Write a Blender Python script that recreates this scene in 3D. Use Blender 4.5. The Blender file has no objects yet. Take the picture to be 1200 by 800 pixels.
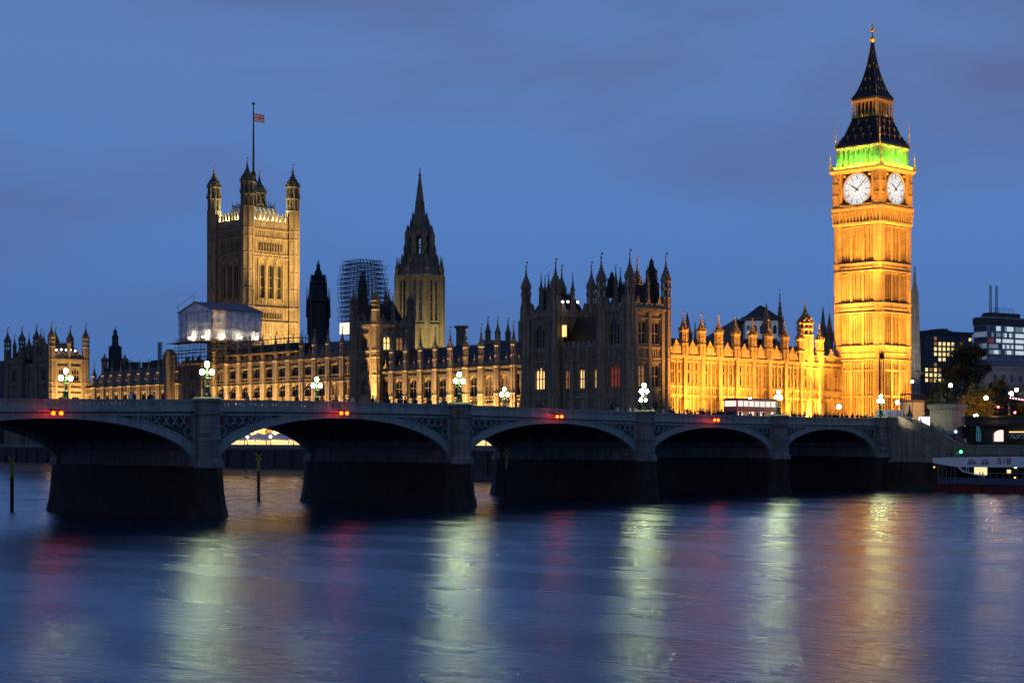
import bpy, bmesh, math, random
from mathutils import Vector, Matrix
random.seed(7)
R = math.radians
SC = bpy.context.scene
COL = SC.collection
# ---------------------------------------------------------------- camera, world, sun, exposure
# world frame: origin on the west abutment of the bridge at water level, +X west along the bridge, +Y upstream (south)
FPX, CX, HY, CAMZ = 2000.0, 600.0, 515.4, 8.3
CT, ST = 0.74624, 0.66567           # view axis
Z0, L0 = 292.5, 62.9
CAM = (-(Z0*CT + L0*ST), -(Z0*ST - L0*CT), CAMZ)
cam = bpy.data.objects.new('camera', bpy.data.cameras.new('camera'))
COL.objects.link(cam)
cam.location = CAM
cam.rotation_euler = (R(90), 0, math.atan2(ST, CT) - R(90))
cam.data.sensor_width = 36
cam.data.lens = 36*FPX/1200
cam.data.shift_y = (HY-400)/1200
cam.data.clip_start = 0.5
cam.data.clip_end = 9000
SC.camera = cam

w = bpy.data.worlds.new('World'); SC.world = w; w.use_nodes = True
nt = w.node_tree; nt.nodes.clear()
def N(t, **k):
    n = nt.nodes.new(t)
    for a, b in k.items(): setattr(n, a, b)
    return n
out = N('ShaderNodeOutputWorld'); bg = N('ShaderNodeBackground')
sky = N('ShaderNodeTexSky', sky_type='NISHITA'); sky.sun_disc = False
sky.sun_elevation = R(-4.0); sky.sun_rotation = R(100)
geo = N('ShaderNodeTexCoord'); sep = N('ShaderNodeSeparateXYZ')
nt.links.new(geo.outputs['Generated'], sep.inputs[0])
ramp = N('ShaderNodeValToRGB')
el = ramp.color_ramp.elements
el[0].position = 0.0; el[0].color = (0.066, 0.172, 0.43, 1)
el[1].position = 1.0; el[1].color = (0.03, 0.075, 0.25, 1)
for p, c in ((0.05, (0.068, 0.180, 0.47, 1)), (0.12, (0.088, 0.210, 0.54, 1)), (0.22, (0.112, 0.220, 0.50, 1)), (0.4, (0.065, 0.150, 0.40, 1))):
    e = ramp.color_ramp.elements.new(p); e.color = c
nt.links.new(sep.outputs['Z'], ramp.inputs[0])
mp = N('ShaderNodeMapping'); mp.inputs['Scale'].default_value = (2.0, 2.0, 8.5); mp.inputs['Location'].default_value = (3.1, 1.7, 0.55)
nt.links.new(geo.outputs['Generated'], mp.inputs[0])
nz = N('ShaderNodeTexNoise'); nz.inputs['Scale'].default_value = 1.15; nz.inputs['Detail'].default_value = 5; nz.inputs['Roughness'].default_value = 0.5
nz.inputs['Distortion'].default_value = 0.3
nt.links.new(mp.outputs[0], nz.inputs['Vector'])
cr = N('ShaderNodeValToRGB'); cr.color_ramp.elements[0].position = 0.42; cr.color_ramp.elements[1].position = 0.62
nt.links.new(nz.outputs[0], cr.inputs[0])
elev = N('ShaderNodeMapRange'); elev.inputs[1].default_value = 0.03; elev.inputs[2].default_value = 0.2
nt.links.new(sep.outputs['Z'], elev.inputs[0])
mul = N('ShaderNodeMath', operation='MULTIPLY'); nt.links.new(cr.outputs[0], mul.inputs[0]); nt.links.new(elev.outputs[0], mul.inputs[1])
mul2 = N('ShaderNodeMath', operation='MULTIPLY'); nt.links.new(mul.outputs[0], mul2.inputs[0]); mul2.inputs[1].default_value = 0.82
mx = N('ShaderNodeMixRGB'); nt.links.new(mul2.outputs[0], mx.inputs[0]); nt.links.new(ramp.outputs[0], mx.inputs[1]); mx.inputs[2].default_value = (0.104, 0.120, 0.255, 1)
sm = N('ShaderNodeMixRGB', blend_type='ADD'); sm.inputs[0].default_value = 0.05
nt.links.new(mx.outputs[0], sm.inputs[1]); nt.links.new(sky.outputs[0], sm.inputs[2])
nt.links.new(sm.outputs[0], bg.inputs[0]); bg.inputs[1].default_value = 0.95
nt.links.new(bg.outputs[0], out.inputs[0])

sl = bpy.data.lights.new('sun', 'SUN'); sl.energy = 0.02; sl.angle = R(20); sl.color = (1, 0.75, 0.6)
so = bpy.data.objects.new('sun', sl); so.rotation_euler = (R(80), 0, R(-60)); COL.objects.link(so)
SC.view_settings.view_transform = 'Standard'; SC.view_settings.look = 'None'
SC.view_settings.exposure = 0.0; SC.view_settings.gamma = 1
SC.cycles.max_bounces = 5; SC.cycles.diffuse_bounces = 2; SC.cycles.glossy_bounces = 3
SC.cycles.sample_clamp_indirect = 4.0
SC.cycles.sample_clamp_direct = 0.0

# ---------------------------------------------------------------- measuring helpers
def ray(px): return (px-CX)/FPX
def zl(X, Y): return Z0 + CT*X + ST*Y, L0 + ST*X - CT*Y          # depth, lateral
def wp(px, Z):
    lat = ray(px)*Z
    return Vector((CT*(Z-Z0) + ST*(lat-L0), ST*(Z-Z0) - CT*(lat-L0)))
def hz(py, Z): return CAMZ + (HY-py)*Z/FPX
def hit(px, P, d):
    """t where P + t d shows at column px"""
    r = ray(px); z, l = zl(*P); dz = CT*d[0]+ST*d[1]; dl = ST*d[0]-CT*d[1]
    return (r*z - l)/(dl - r*dz)

# ---------------------------------------------------------------- materials
MAT = {}
def mat(name, col, rough=0.8, metal=0.0, var=0.25, vscale=0.35, bump=0.15, bscale=6.0, emit=None, estr=0.0, col2=None, spec=0.3, brick=None, stretch=(1,1,1), streak=0.0):
    m = bpy.data.materials.new(name); m.use_nodes = True
    t = m.node_tree; b = t.nodes['Principled BSDF']
    b.inputs['Roughness'].default_value = rough; b.inputs['Metallic'].default_value = metal
    b.inputs['Specular IOR Level'].default_value = spec
    c2 = col2 or tuple(x*(1-var) for x in col)
    tc = t.nodes.new('ShaderNodeTexCoord'); mpn = t.nodes.new('ShaderNodeMapping'); mpn.inputs['Scale'].default_value = stretch
    t.links.new(tc.outputs['Object'], mpn.inputs[0])
    n1 = t.nodes.new('ShaderNodeTexNoise'); n1.inputs['Scale'].default_value = vscale; n1.inputs['Detail'].default_value = 8; n1.inputs['Roughness'].default_value = 0.65
    t.links.new(mpn.outputs[0], n1.inputs['Vector'])
    r1 = t.nodes.new('ShaderNodeValToRGB'); r1.color_ramp.elements[0].position = 0.35; r1.color_ramp.elements[1].position = 0.68
    r1.color_ramp.elements[0].color = (*c2, 1); r1.color_ramp.elements[1].color = (*col, 1)
    t.links.new(n1.outputs[0], r1.inputs[0]); colout = r1.outputs[0]
    if streak:
        ms = t.nodes.new('ShaderNodeMapping'); ms.inputs['Scale'].default_value = (1.6, 1.6, 0.12); t.links.new(tc.outputs['Object'], ms.inputs[0])
        n3 = t.nodes.new('ShaderNodeTexNoise'); n3.inputs['Scale'].default_value = 1.0; n3.inputs['Detail'].default_value = 6; t.links.new(ms.outputs[0], n3.inputs['Vector'])
        r3 = t.nodes.new('ShaderNodeMapRange'); r3.inputs[1].default_value = 0.35; r3.inputs[2].default_value = 0.7; r3.inputs[3].default_value = 1-streak; r3.inputs[4].default_value = 1.0
        t.links.new(n3.outputs[0], r3.inputs[0])
        mm = t.nodes.new('ShaderNodeMixRGB'); mm.blend_type = 'MULTIPLY'; mm.inputs[0].default_value = 1; t.links.new(colout, mm.inputs[1]); t.links.new(r3.outputs[0], mm.inputs[2]); colout = mm.outputs[0]
    height = None
    if brick:
        bw, bh = brick
        # masonry courses on walls of any heading: run coordinate = x + y
        sx = t.nodes.new('ShaderNodeSeparateXYZ'); t.links.new(tc.outputs['Object'], sx.inputs[0])
        ad = t.nodes.new('ShaderNodeMath'); ad.operation = 'ADD'; t.links.new(sx.outputs[0], ad.inputs[0]); t.links.new(sx.outputs[1], ad.inputs[1])
        cb = t.nodes.new('ShaderNodeCombineXYZ'); t.links.new(ad.outputs[0], cb.inputs[0]); t.links.new(sx.outputs[2], cb.inputs[1])
        bk = t.nodes.new('ShaderNodeTexBrick'); bk.inputs['Scale'].default_value = 1.0
        bk.inputs['Brick Width'].default_value = bw; bk.inputs['Row Height'].default_value = bh; bk.inputs['Mortar Size'].default_value = 0.03
        bk.inputs['Color1'].default_value = (1, 1, 1, 1); bk.inputs['Color2'].default_value = (0.72, 0.72, 0.72, 1); bk.inputs['Mortar'].default_value = (0.45, 0.45, 0.45, 1)
        t.links.new(cb.outputs[0], bk.inputs['Vector'])
        mb_ = t.nodes.new('ShaderNodeMixRGB'); mb_.blend_type = 'MULTIPLY'; mb_.inputs[0].default_value = 0.8
        t.links.new(colout, mb_.inputs[1]); t.links.new(bk.outputs['Color'], mb_.inputs[2]); colout = mb_.outputs[0]
    t.links.new(colout, b.inputs['Base Color'])
    if bump:
        n2 = t.nodes.new('ShaderNodeTexNoise'); n2.inputs['Scale'].default_value = bscale; n2.inputs['Detail'].default_value = 4
        t.links.new(mpn.outputs[0], n2.inputs['Vector'])
        bp = t.nodes.new('ShaderNodeBump'); bp.inputs['Strength'].default_value = bump; bp.inputs['Distance'].default_value = 0.1
        t.links.new(n2.outputs[0], bp.inputs['Height']); t.links.new(bp.outputs[0], b.inputs['Normal'])
    if emit:
        b.inputs['Emission Color'].default_value = (*emit, 1); b.inputs['Emission Strength'].default_value = estr
    MAT[name] = m
    return m
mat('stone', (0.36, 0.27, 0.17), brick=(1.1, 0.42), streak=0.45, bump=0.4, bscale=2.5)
mat('stone_dark', (0.44, 0.32, 0.21), brick=(1.1, 0.42), streak=0.55, bump=0.4, bscale=2.5)
mat('stone_lit', (0.48, 0.36, 0.23), brick=(1.1, 0.7), streak=0.15, bump=0.3, bscale=2.5, var=0.15)  # paler copy of stone; floodlit brightness of the buttresses put into the colour
mat('roof_zinc', (0.42, 0.43, 0.42), rough=0.5, brick=(0.8, 3))
mat('stone_pale', (0.50, 0.46, 0.38), brick=(1.2, 0.5), streak=0.3)
mat('stone_glow', (0.45, 0.31, 0.16), brick=(1.1, 0.45), streak=0.35, bump=0.4, bscale=2.5)  # warmer copy of stone; floodlit gold put into its colour
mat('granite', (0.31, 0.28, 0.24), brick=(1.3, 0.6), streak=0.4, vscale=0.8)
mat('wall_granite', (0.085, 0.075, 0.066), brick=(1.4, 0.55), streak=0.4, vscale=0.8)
mat('weed', (0.014, 0.014, 0.006), col2=(0.050, 0.040, 0.026), rough=0.7, brick=(1.5, 0.6), streak=0.5, vscale=0.5, bump=0.8, bscale=2.0, spec=0.3)
mat('slate', (0.045, 0.05, 0.062), rough=0.55, brick=(0.5, 0.3), vscale=0.7, bump=0.2)
mat('iron_roof', (0.018, 0.018, 0.022), rough=0.5, vscale=0.8, brick=(0.6, 0.5))
mat('lead', (0.13, 0.135, 0.15), rough=0.6, stretch=(3, 0.4, 1))
mat('gold_dull', (0.30, 0.20, 0.07), rough=0.5, metal=0.4)
mat('gold', (0.75, 0.48, 0.12), rough=0.35, metal=0.6, var=0.3)
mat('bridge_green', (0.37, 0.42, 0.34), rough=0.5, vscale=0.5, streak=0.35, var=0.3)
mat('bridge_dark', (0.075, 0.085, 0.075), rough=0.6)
mat('shield_red', (0.25, 0.05, 0.05), rough=0.5)
mat('asphalt', (0.05, 0.05, 0.052), rough=0.85, vscale=2)
mat('paving', (0.20, 0.19, 0.175), rough=0.85, brick=(0.9, 0.6))
mat('line_paint', (0.7, 0.7, 0.66), rough=0.7)
mat('earth', (0.06, 0.055, 0.04), vscale=0.1)
mat('mud', (0.035, 0.03, 0.022), col2=(0.06, 0.05, 0.038), rough=0.45, vscale=0.6, bump=0.8, bscale=1.5)
mat('iron_green', (0.03, 0.075, 0.05), rough=0.4)
mat('black_iron', (0.015, 0.015, 0.016), rough=0.45)
mat('steel', (0.22, 0.22, 0.22), rough=0.4, metal=0.7)
mat('scaffold', (0.10, 0.10, 0.105), rough=0.5, metal=0.3)
mat('plank', (0.17, 0.12, 0.07), rough=0.8)
mat('sheeting', (0.75, 0.75, 0.80), rough=0.5, var=0.5, vscale=0.7, bump=1.0, bscale=0.9)
mat('glass', (0.012, 0.013, 0.016), rough=0.12, bump=0.05, bscale=1.5, spec=0.6)
mat('glass_blue', (0.05, 0.07, 0.09), rough=0.1, spec=0.8, bump=0)
mat('white_paint', (0.70, 0.71, 0.72), rough=0.45, var=0.12, vscale=0.8)
mat('red_paint', (0.42, 0.02, 0.02), rough=0.3, spec=0.6)
mat('hull_red', (0.16, 0.018, 0.018), rough=0.4, vscale=0.8)
mat('hull_navy', (0.05, 0.06, 0.14), rough=0.4)
mat('hoarding', (0.62, 0.50, 0.34), rough=0.7)
mat('bronze', (0.035, 0.04, 0.038), rough=0.4, metal=0.5)
mat('leaf_dark', (0.035, 0.05, 0.02), rough=0.7, bump=0)
mat('leaf_mid', (0.06, 0.08, 0.03), rough=0.7, bump=0)
mat('leaf_autumn', (0.20, 0.14, 0.03), rough=0.7, bump=0)
mat('bark', (0.05, 0.04, 0.03))
mat('skin', (0.45, 0.30, 0.22), rough=0.6, bump=0)
mat('hair', (0.03, 0.02, 0.015), rough=0.6, bump=0)
for nm, c in (('cloth_black', (0.02, 0.02, 0.024)), ('cloth_navy', (0.03, 0.045, 0.11)), ('cloth_red', (0.35, 0.04, 0.03)), ('cloth_grey', (0.16, 0.16, 0.17)), ('cloth_pale', (0.5, 0.5, 0.52))):
    mat(nm, c, bump=0)
mat('post_yellow', (0.45, 0.40, 0.06), rough=0.6, streak=0.5)
mat('concrete', (0.45, 0.45, 0.46), vscale=0.3, streak=0.3)
mat('concrete_dark', (0.085, 0.075, 0.075), vscale=0.3)
mat('concrete_pale', (0.34, 0.34, 0.34), brick=(1.8, 0.8))
mat('flag_blue', (0.02, 0.04, 0.22)); mat('flag_red', (0.5, 0.02, 0.03)); mat('flag_white', (0.75, 0.75, 0.75))
def glow(name, c, s, var=0.0):
    m = mat(name, (0.05, 0.05, 0.05), bump=0, emit=c, estr=s)
    return m
glow('lamp_globe', (0.88, 1.0, 0.45), 145.0)
glow('lamp_white', (1.0, 0.86, 0.74), 16.0)
glow('lamp_nav', (1.0, 0.03, 0.0006), 30.0)
glow('lamp_red', (1.0, 0.05, 0.03), 45.0)
glow('lamp_green', (0.05, 1.0, 0.25), 6.0)
glow('lamp_blue', (0.25, 0.55, 1.0), 8.0)
glow('work_lamp', (1.0, 0.83, 0.55), 25.0)
glow('win_warm', (1.0, 0.62, 0.22), 1.5)
glow('win_dim', (1.0, 0.42, 0.14), 0.28)
glow('win_red', (0.8, 0.10, 0.05), 0.22)
glow('win_yellow', (1.0, 0.75, 0.30), 1.2)
glow('win_office', (1.0, 0.78, 0.34), 1.1)
glow('win_cool', (0.70, 0.84, 0.95), 0.75)
glow('win_cool_dim', (0.45, 0.62, 0.85), 0.25)
glow('tent_glow', (1.0, 0.66, 0.25), 1.3)
glow('kiosk_glow', (0.95, 0.85, 1.0), 2.2)
glow('cabin_glow', (1.0, 0.86, 0.45), 1.0)
glow('bus_glow', (1.0, 0.82, 0.72), 1.1)
glow('door_glow', (0.10, 0.33, 0.50), 0.35)
glow('pink_glow', (1.0, 0.3, 0.5), 12.0)
glow('dial_glow', (1.0, 1.0, 0.98), 0.88)
glow('tv_screen', (0.6, 0.75, 1.0), 1.2)

# ---------------------------------------------------------------- mesh builder
OFF = {}
class MB:
    def __init__(s): s.v = []; s.f = []; s.m = []; s.fr = None; s.mi = 0
    def face_frame(s, ox, oy, ang):
        a = R(ang); s.fr = (ox, oy, math.cos(a), math.sin(a), math.sin(a), -math.cos(a)); return s
    def T(s, p):
        if not s.fr: return tuple(p)
        ox, oy, ux, uy, nx, ny = s.fr
        return (ox + p[0]*ux + p[1]*nx, oy + p[0]*uy + p[1]*ny, p[2])
    def add(s, vs, fs, mi=None):
        b = len(s.v); s.v += [s.T(p) for p in vs]
        mi = s.mi if mi is None else mi
        for f in fs:
            f = [b+i for i in f]
            if s.fr: f = f[::-1]
            s.f.append(f); s.m.append(mi)
    def box(s, x0, x1, y0, y1, z0, z1, mi=None):
        s.add([(x0,y0,z0),(x1,y0,z0),(x1,y1,z0),(x0,y1,z0),(x0,y0,z1),(x1,y0,z1),(x1,y1,z1),(x0,y1,z1)],
              [(0,3,2,1),(4,5,6,7),(0,1,5,4),(1,2,6,5),(2,3,7,6),(3,0,4,7)], mi)
    def lathe(s, cx, cy, prof, n=8, rot=None, mi=None):
        rot = math.pi/n if rot is None else rot
        vs = []
        for r, z in prof:
            for i in range(n):
                a = rot + 2*math.pi*i/n; vs.append((cx+r*math.cos(a), cy+r*math.sin(a), z))
        fs = []
        for k in range(len(prof)-1):
            for i in range(n):
                j = (i+1) % n; fs.append((k*n+i, k*n+j, (k+1)*n+j, (k+1)*n+i))
        fs.append(tuple(range(n-1, -1, -1))); fs.append(tuple((len(prof)-1)*n+i for i in range(n)))
        s.add(vs, fs, mi)
    def sq(s, cx, cy, prof, mi=None):     # square-plan profile, half widths
        s.lathe(cx, cy, [(r*math.sqrt(2), z) for r, z in prof], 4, math.pi/4, mi)
    def ext(s, poly, d0, d1, mi=None):    # polygon in (u, z) extruded over d
        n = len(poly)
        vs = [(p[0], d0, p[1]) for p in poly] + [(p[0], d1, p[1]) for p in poly]
        fs = [tuple(range(n)), tuple(range(2*n-1, n-1, -1))]
        for i in range(n):
            j = (i+1) % n; fs.append((j, i, n+i, n+j))
        s.add(vs, fs, mi)
    def tube(s, a, b, r, n=6, r2=None, mi=None):
        a = Vector(a); b = Vector(b); d = (b-a)
        if d.length < 1e-6: return
        d.normalize(); x = d.orthogonal().normalized(); y = d.cross(x); r2 = r if r2 is None else r2
        vs = [tuple(a + (x*math.cos(2*math.pi*i/n)+y*math.sin(2*math.pi*i/n))*r) for i in range(n)]
        vs += [tuple(b + (x*math.cos(2*math.pi*i/n)+y*math.sin(2*math.pi*i/n))*r2) for i in range(n)]
        s.add(vs, [(i, (i+1) % n, n+(i+1) % n, n+i) for i in range(n)] + [tuple(range(n-1,-1,-1)), tuple(range(n, 2*n))], mi)
    def ball(s, c, r, n=10, k=6, mi=None, sx=1, sy=1, sz=1):
        vs = [(c[0], c[1], c[2]-r*sz)]
        for j in range(1, k):
            t = math.pi*j/k
            for i in range(n):
                a = 2*math.pi*i/n; vs.append((c[0]+r*sx*math.sin(t)*math.cos(a), c[1]+r*sy*math.sin(t)*math.sin(a), c[2]-r*sz*math.cos(t)))
        vs.append((c[0], c[1], c[2]+r*sz)); fs = []
        for i in range(n): fs.append((0, 1+(i+1) % n, 1+i))
        for j in range(k-2):
            for i in range(n):
                a = 1+j*n; fs.append((a+i, a+(i+1) % n, a+n+(i+1) % n, a+n+i))
        a = 1+(k-2)*n
        for i in range(n): fs.append((a+i, a+(i+1) % n, len(vs)-1))
        s.add(vs, fs, mi)
    # wall in the current face frame, with rectangular openings and reveals
    def wall(s, u0, u1, z0, z1, holes=(), d=0.0, dep=0.6, mi=None):
        hs = [h for h in holes if h[0] < u1 and h[1] > u0 and h[2] < z1 and h[3] > z0]
        us = sorted({u0, u1, *[min(max(x, u0), u1) for h in hs for x in h[:2]]}); zs = sorted({z0, z1, *[min(max(x, z0), z1) for h in hs for x in h[2:]]})
        for i in range(len(us)-1):
            for j in range(len(zs)-1):
                um = (us[i]+us[i+1])/2; zm = (zs[j]+zs[j+1])/2
                if any(h[0] < um < h[1] and h[2] < zm < h[3] for h in hs): continue
                s.add([(us[i], d, zs[j]), (us[i+1], d, zs[j]), (us[i+1], d, zs[j+1]), (us[i], d, zs[j+1])], [(3, 2, 1, 0)], mi)
        for h in hs:
            a, b, c, e = h
            s.add([(a,d,c),(b,d,c),(b,d,e),(a,d,e),(a,d-dep,c),(b,d-dep,c),(b,d-dep,e),(a,d-dep,e)], [(0,1,5,4),(1,2,6,5),(2,3,7,6),(3,0,4,7)], mi)
    def spandrel(s, u0, u1, zs, zt, d0, d1, mi=None, n=5, za=None):   # stone round a pointed arch
        um = (u0+u1)/2; za = zt-0.08*(u1-u0) if za is None else za
        h = za-zs; L = []; Rr = []
        for i in range(n+1):
            t = i/n; a = t*math.pi/2*0.92
            x = (um-u0)*(1-math.cos(a)**1.0)/(1-math.cos(math.pi/2*0.92)); z = zs + h*math.sin(a)/math.sin(math.pi/2*0.92)
            L.append((u0+x, z)); Rr.append((u1-x, z))
        s.ext([(u0, zt)] + L + [(um, zt)], d0, d1, mi)
        s.ext([(u1, zt), (um, zt)] + Rr[::-1], d0, d1, mi)
    def crenel(s, u0, u1, z0, h, step, d0, d1, mi=None, duty=0.55):
        s.box(u0, u1, d0, d1, z0, z0+h*0.5, mi)
        n = max(1, round((u1-u0)/step)); st = (u1-u0)/n
        for i in range(n):
            a = u0+i*st+st*(1-duty)/2; s.box(a, a+st*duty, d0+0.02, d1-0.02, z0+h*0.5, z0+h, mi)
    def ribs(s, u0, u1, z0, z1, step, w, d0, d1, mi=None, heads=True):
        n = max(1, round((u1-u0)/step)); st = (u1-u0)/n
        for i in range(n+1):
            a = u0+i*st; s.box(a-w/2, a+w/2, d0, d1, z0, z1, mi)
        if heads:
            for i in range(n):
                s.spandrel(u0+i*st+w/2, u0+(i+1)*st-w/2, z1-st*0.8, z1, d0, d1-0.03, mi, n=3)
    def build(s, name, mats, parent=None, smooth=False, kind=None):
        me = bpy.data.meshes.new(name)
        off = OFF.get(parent.name, (0,0,0)) if parent else (0,0,0)
        me.from_pydata([(p[0]-off[0], p[1]-off[1], p[2]-off[2]) for p in s.v], [], s.f)
        if isinstance(mats, str): mats = [mats]
        for m_ in mats: me.materials.append(MAT[m_])
        me.polygons.foreach_set('material_index', [min(i, len(mats)-1) for i in s.m])
        if smooth: me.polygons.foreach_set('use_smooth', [True]*len(me.polygons))
        me.update()
        o = bpy.data.objects.new(name, me); COL.objects.link(o)
        if parent: o.parent = parent; OFF[o.name] = off
        if kind: o['kind'] = kind
        return o
def tag(o, label, cat, group=None, kind=None):
    if label: o['label'] = label
    if cat: o['category'] = cat
    if group: o['group'] = group
    if kind: o['kind'] = kind
    return o
def root(name, loc, rz, label, cat, group=None, off=(0,0,0)):
    o = bpy.data.objects.new(name, None); COL.objects.link(o); o.empty_display_size = 0.5
    o.location = loc; o.rotation_euler = (0, 0, rz); OFF[o.name] = off
    return tag(o, label, cat, group)
def inst(src, parent, x, y, z, rz=0, name=None, sc=None):
    off = OFF.get(parent.name, (0,0,0)) if parent else (0,0,0)
    data = src.data if hasattr(src, 'data') and not isinstance(src, bpy.types.Mesh) else src
    o = bpy.data.objects.new(name or data.name.split('.')[0], data); COL.objects.link(o)
    o.parent = parent; o.location = (x-off[0], y-off[1], z-off[2]); o.rotation_euler = (0, 0, rz)
    if sc: o.scale = sc
    return o
def proto(mb, name, mats, smooth=False):
    me = bpy.data.meshes.new(name); me.from_pydata(mb.v, [], mb.f)
    for m_ in ([mats] if isinstance(mats, str) else mats): me.materials.append(MAT[m_])
    me.polygons.foreach_set('material_index', mb.m)
    if smooth: me.polygons.foreach_set('use_smooth', [True]*len(me.polygons))
    me.update(); return me
def copy_tree(o, parent=None):
    c = o.copy(); COL.objects.link(c); c.parent = parent
    OFF[c.name] = OFF.get(o.name, (0,0,0))
    for ch in list(o.children):
        copy_tree(ch, c)
    return c
def light(kind, loc, power, color, target=None, size=0.5, spot=None, blend=0.6, name='floodlight', sy=None, parent=None):
    l = bpy.data.lights.new(name, kind); l.energy = power; l.color = color
    if kind == 'SPOT': l.spot_size = R(spot); l.spot_blend = blend; l.shadow_soft_size = size
    elif kind == 'AREA':
        l.size = size
        if sy: l.shape = 'RECTANGLE'; l.size_y = sy
    else: l.shadow_soft_size = size
    o = bpy.data.objects.new(name, l); COL.objects.link(o); o.location = loc
    if target is not None:
        o.rotation_euler = (Vector(target)-Vector(loc)).to_track_quat('-Z', 'Y').to_euler()
    return o

# palace frame: origin at the near corner of the river pavilion, x west, y south
DEL = R(8.0)
KP = wp(738, 341.0)
PU = Vector((math.sin(DEL), math.cos(DEL))); PW = Vector((math.cos(DEL), -math.sin(DEL)))
def pw(x, y): return KP + PW*x + PU*y
def pl(v): d = Vector((v[0], v[1]))-KP; return d.dot(PW), d.dot(PU)
def py_at(px, x):    # palace y on the line x=const seen at column px
    return hit(px, pw(x, 0), PU)
def px_at(px, y):    # palace x on the line y=const
    return hit(px, pw(0, y), PW)
def pdepth(x, y): return zl(*pw(x, y))[0]
def proot(name, x, y, z, label, cat, group=None):
    p = pw(x, y); return root(name, (p.x, p.y, z), -DEL, label, cat, group, off=(x, y, z))
# light strengths
BUT_N, BUT_C, BUT_S = 72000, 90000, 80000
TOW_B = 330000; WASH = 900; TERR = 18000; PAVS = 95000
RNG = 7800; CT_E = 360000; CT_N = 310000; GRN = 4200
VT_N = 210000; VT_E = 16000; VROOF = 6000; SPIRE = 38000; WORK = 420
# ---------------------------------------------------------------- setting: water, land, banks
def quadsheet(name, pts, z, m, kind='structure'):
    b = MB(); b.add([(x, y, z) for x, y in pts], [tuple(range(len(pts)))]); o = b.build(name, m); o['kind'] = kind; return o
def water():
    m = bpy.data.materials.new('river_water'); m.use_nodes = True; t = m.node_tree; t.nodes.clear()
    def nn(ty, **k):
        n = t.nodes.new(ty)
        for a, v in k.items(): setattr(n, a, v)
        return n
    out_ = nn('ShaderNodeOutputMaterial'); mixs = nn('ShaderNodeMixShader'); df = nn('ShaderNodeBsdfDiffuse'); gl = nn('ShaderNodeBsdfGlossy', distribution='BECKMANN'); fr = nn('ShaderNodeFresnel')
    df.inputs['Color'].default_value = (0.010, 0.026, 0.060, 1); fr.inputs['IOR'].default_value = 1.5; gl.inputs['Color'].default_value = (0.86, 0.93, 1.0, 1)
    tc = nn('ShaderNodeTexCoord'); hs = None
    for sc, st, rot, ht in WAVES:
        mp_ = nn('ShaderNodeMapping'); mp_.inputs['Rotation'].default_value = (0, 0, R(rot)); mp_.inputs['Scale'].default_value = (st, 1, 1)
        t.links.new(tc.outputs['Object'], mp_.inputs[0])
        n = nn('ShaderNodeTexNoise'); n.inputs['Scale'].default_value = sc; n.inputs['Detail'].default_value = 3; n.inputs['Roughness'].default_value = 0.5
        t.links.new(mp_.outputs[0], n.inputs['Vector'])
        ml = nn('ShaderNodeMath', operation='MULTIPLY'); ml.inputs[1].default_value = ht; t.links.new(n.outputs[0], ml.inputs[0])
        if hs is None: hs = ml.outputs[0]
        else:
            ad = nn('ShaderNodeMath', operation='ADD'); t.links.new(hs, ad.inputs[0]); t.links.new(ml.outputs[0], ad.inputs[1]); hs = ad.outputs[0]
    bp = nn('ShaderNodeBump'); bp.inputs['Strength'].default_value = 1.0; bp.inputs['Distance'].default_value = WATER_BUMP
    t.links.new(hs, bp.inputs['Height']); t.links.new(bp.outputs[0], gl.inputs['Normal']); t.links.new(bp.outputs[0], fr.inputs['Normal'])
    # smoother and rougher drifts of the current
    mp_ = nn('ShaderNodeMapping'); mp_.inputs['Rotation'].default_value = (0, 0, R(45)); mp_.inputs['Scale'].default_value = (3, 1, 1); t.links.new(tc.outputs['Object'], mp_.inputs[0])
    n = nn('ShaderNodeTexNoise'); n.inputs['Scale'].default_value = 0.05; n.inputs['Detail'].default_value = 6; t.links.new(mp_.outputs[0], n.inputs['Vector'])
    mr = nn('ShaderNodeMapRange'); mr.inputs[1].default_value = 0.3; mr.inputs[2].default_value = 0.7; mr.inputs[3].default_value = WATER_ROUGH*0.85; mr.inputs[4].default_value = WATER_ROUGH*1.15
    t.links.new(n.outputs[0], mr.inputs[0]); t.links.new(mr.outputs[0], gl.inputs['Roughness'])
    fm_ = nn('ShaderNodeMath', operation='MULTIPLY'); fm_.inputs[1].default_value = 1.0; t.links.new(fr.outputs[0], fm_.inputs[0])
    t.links.new(fm_.outputs[0], mixs.inputs[0]); t.links.new(df.outputs[0], mixs.inputs[1]); t.links.new(gl.outputs[0], mixs.inputs[2]); t.links.new(mixs.outputs[0], out_.inputs[0])
    MAT['river_water'] = m
WATER_ROUGH = 0.27; WATER_BUMP = 0.46; WAVES = ((0.17, 2.2, 42, 0.12), (0.6, 2.0, 46, 0.17), (1.6, 2.4, 40, 0.12), (4.0, 2.0, 48, 0.05))
water()
quadsheet('water', [(-700, -900), (400, -900), (400, 2500), (-700, 2500)], 0.0, 'river_water')
rw = [pw(-10, py_at(p, -10)) for p in (640, 400, 100)]     # river wall line of the palace terrace
RWX = -10.0
far = pw(RWX, 900)
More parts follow.
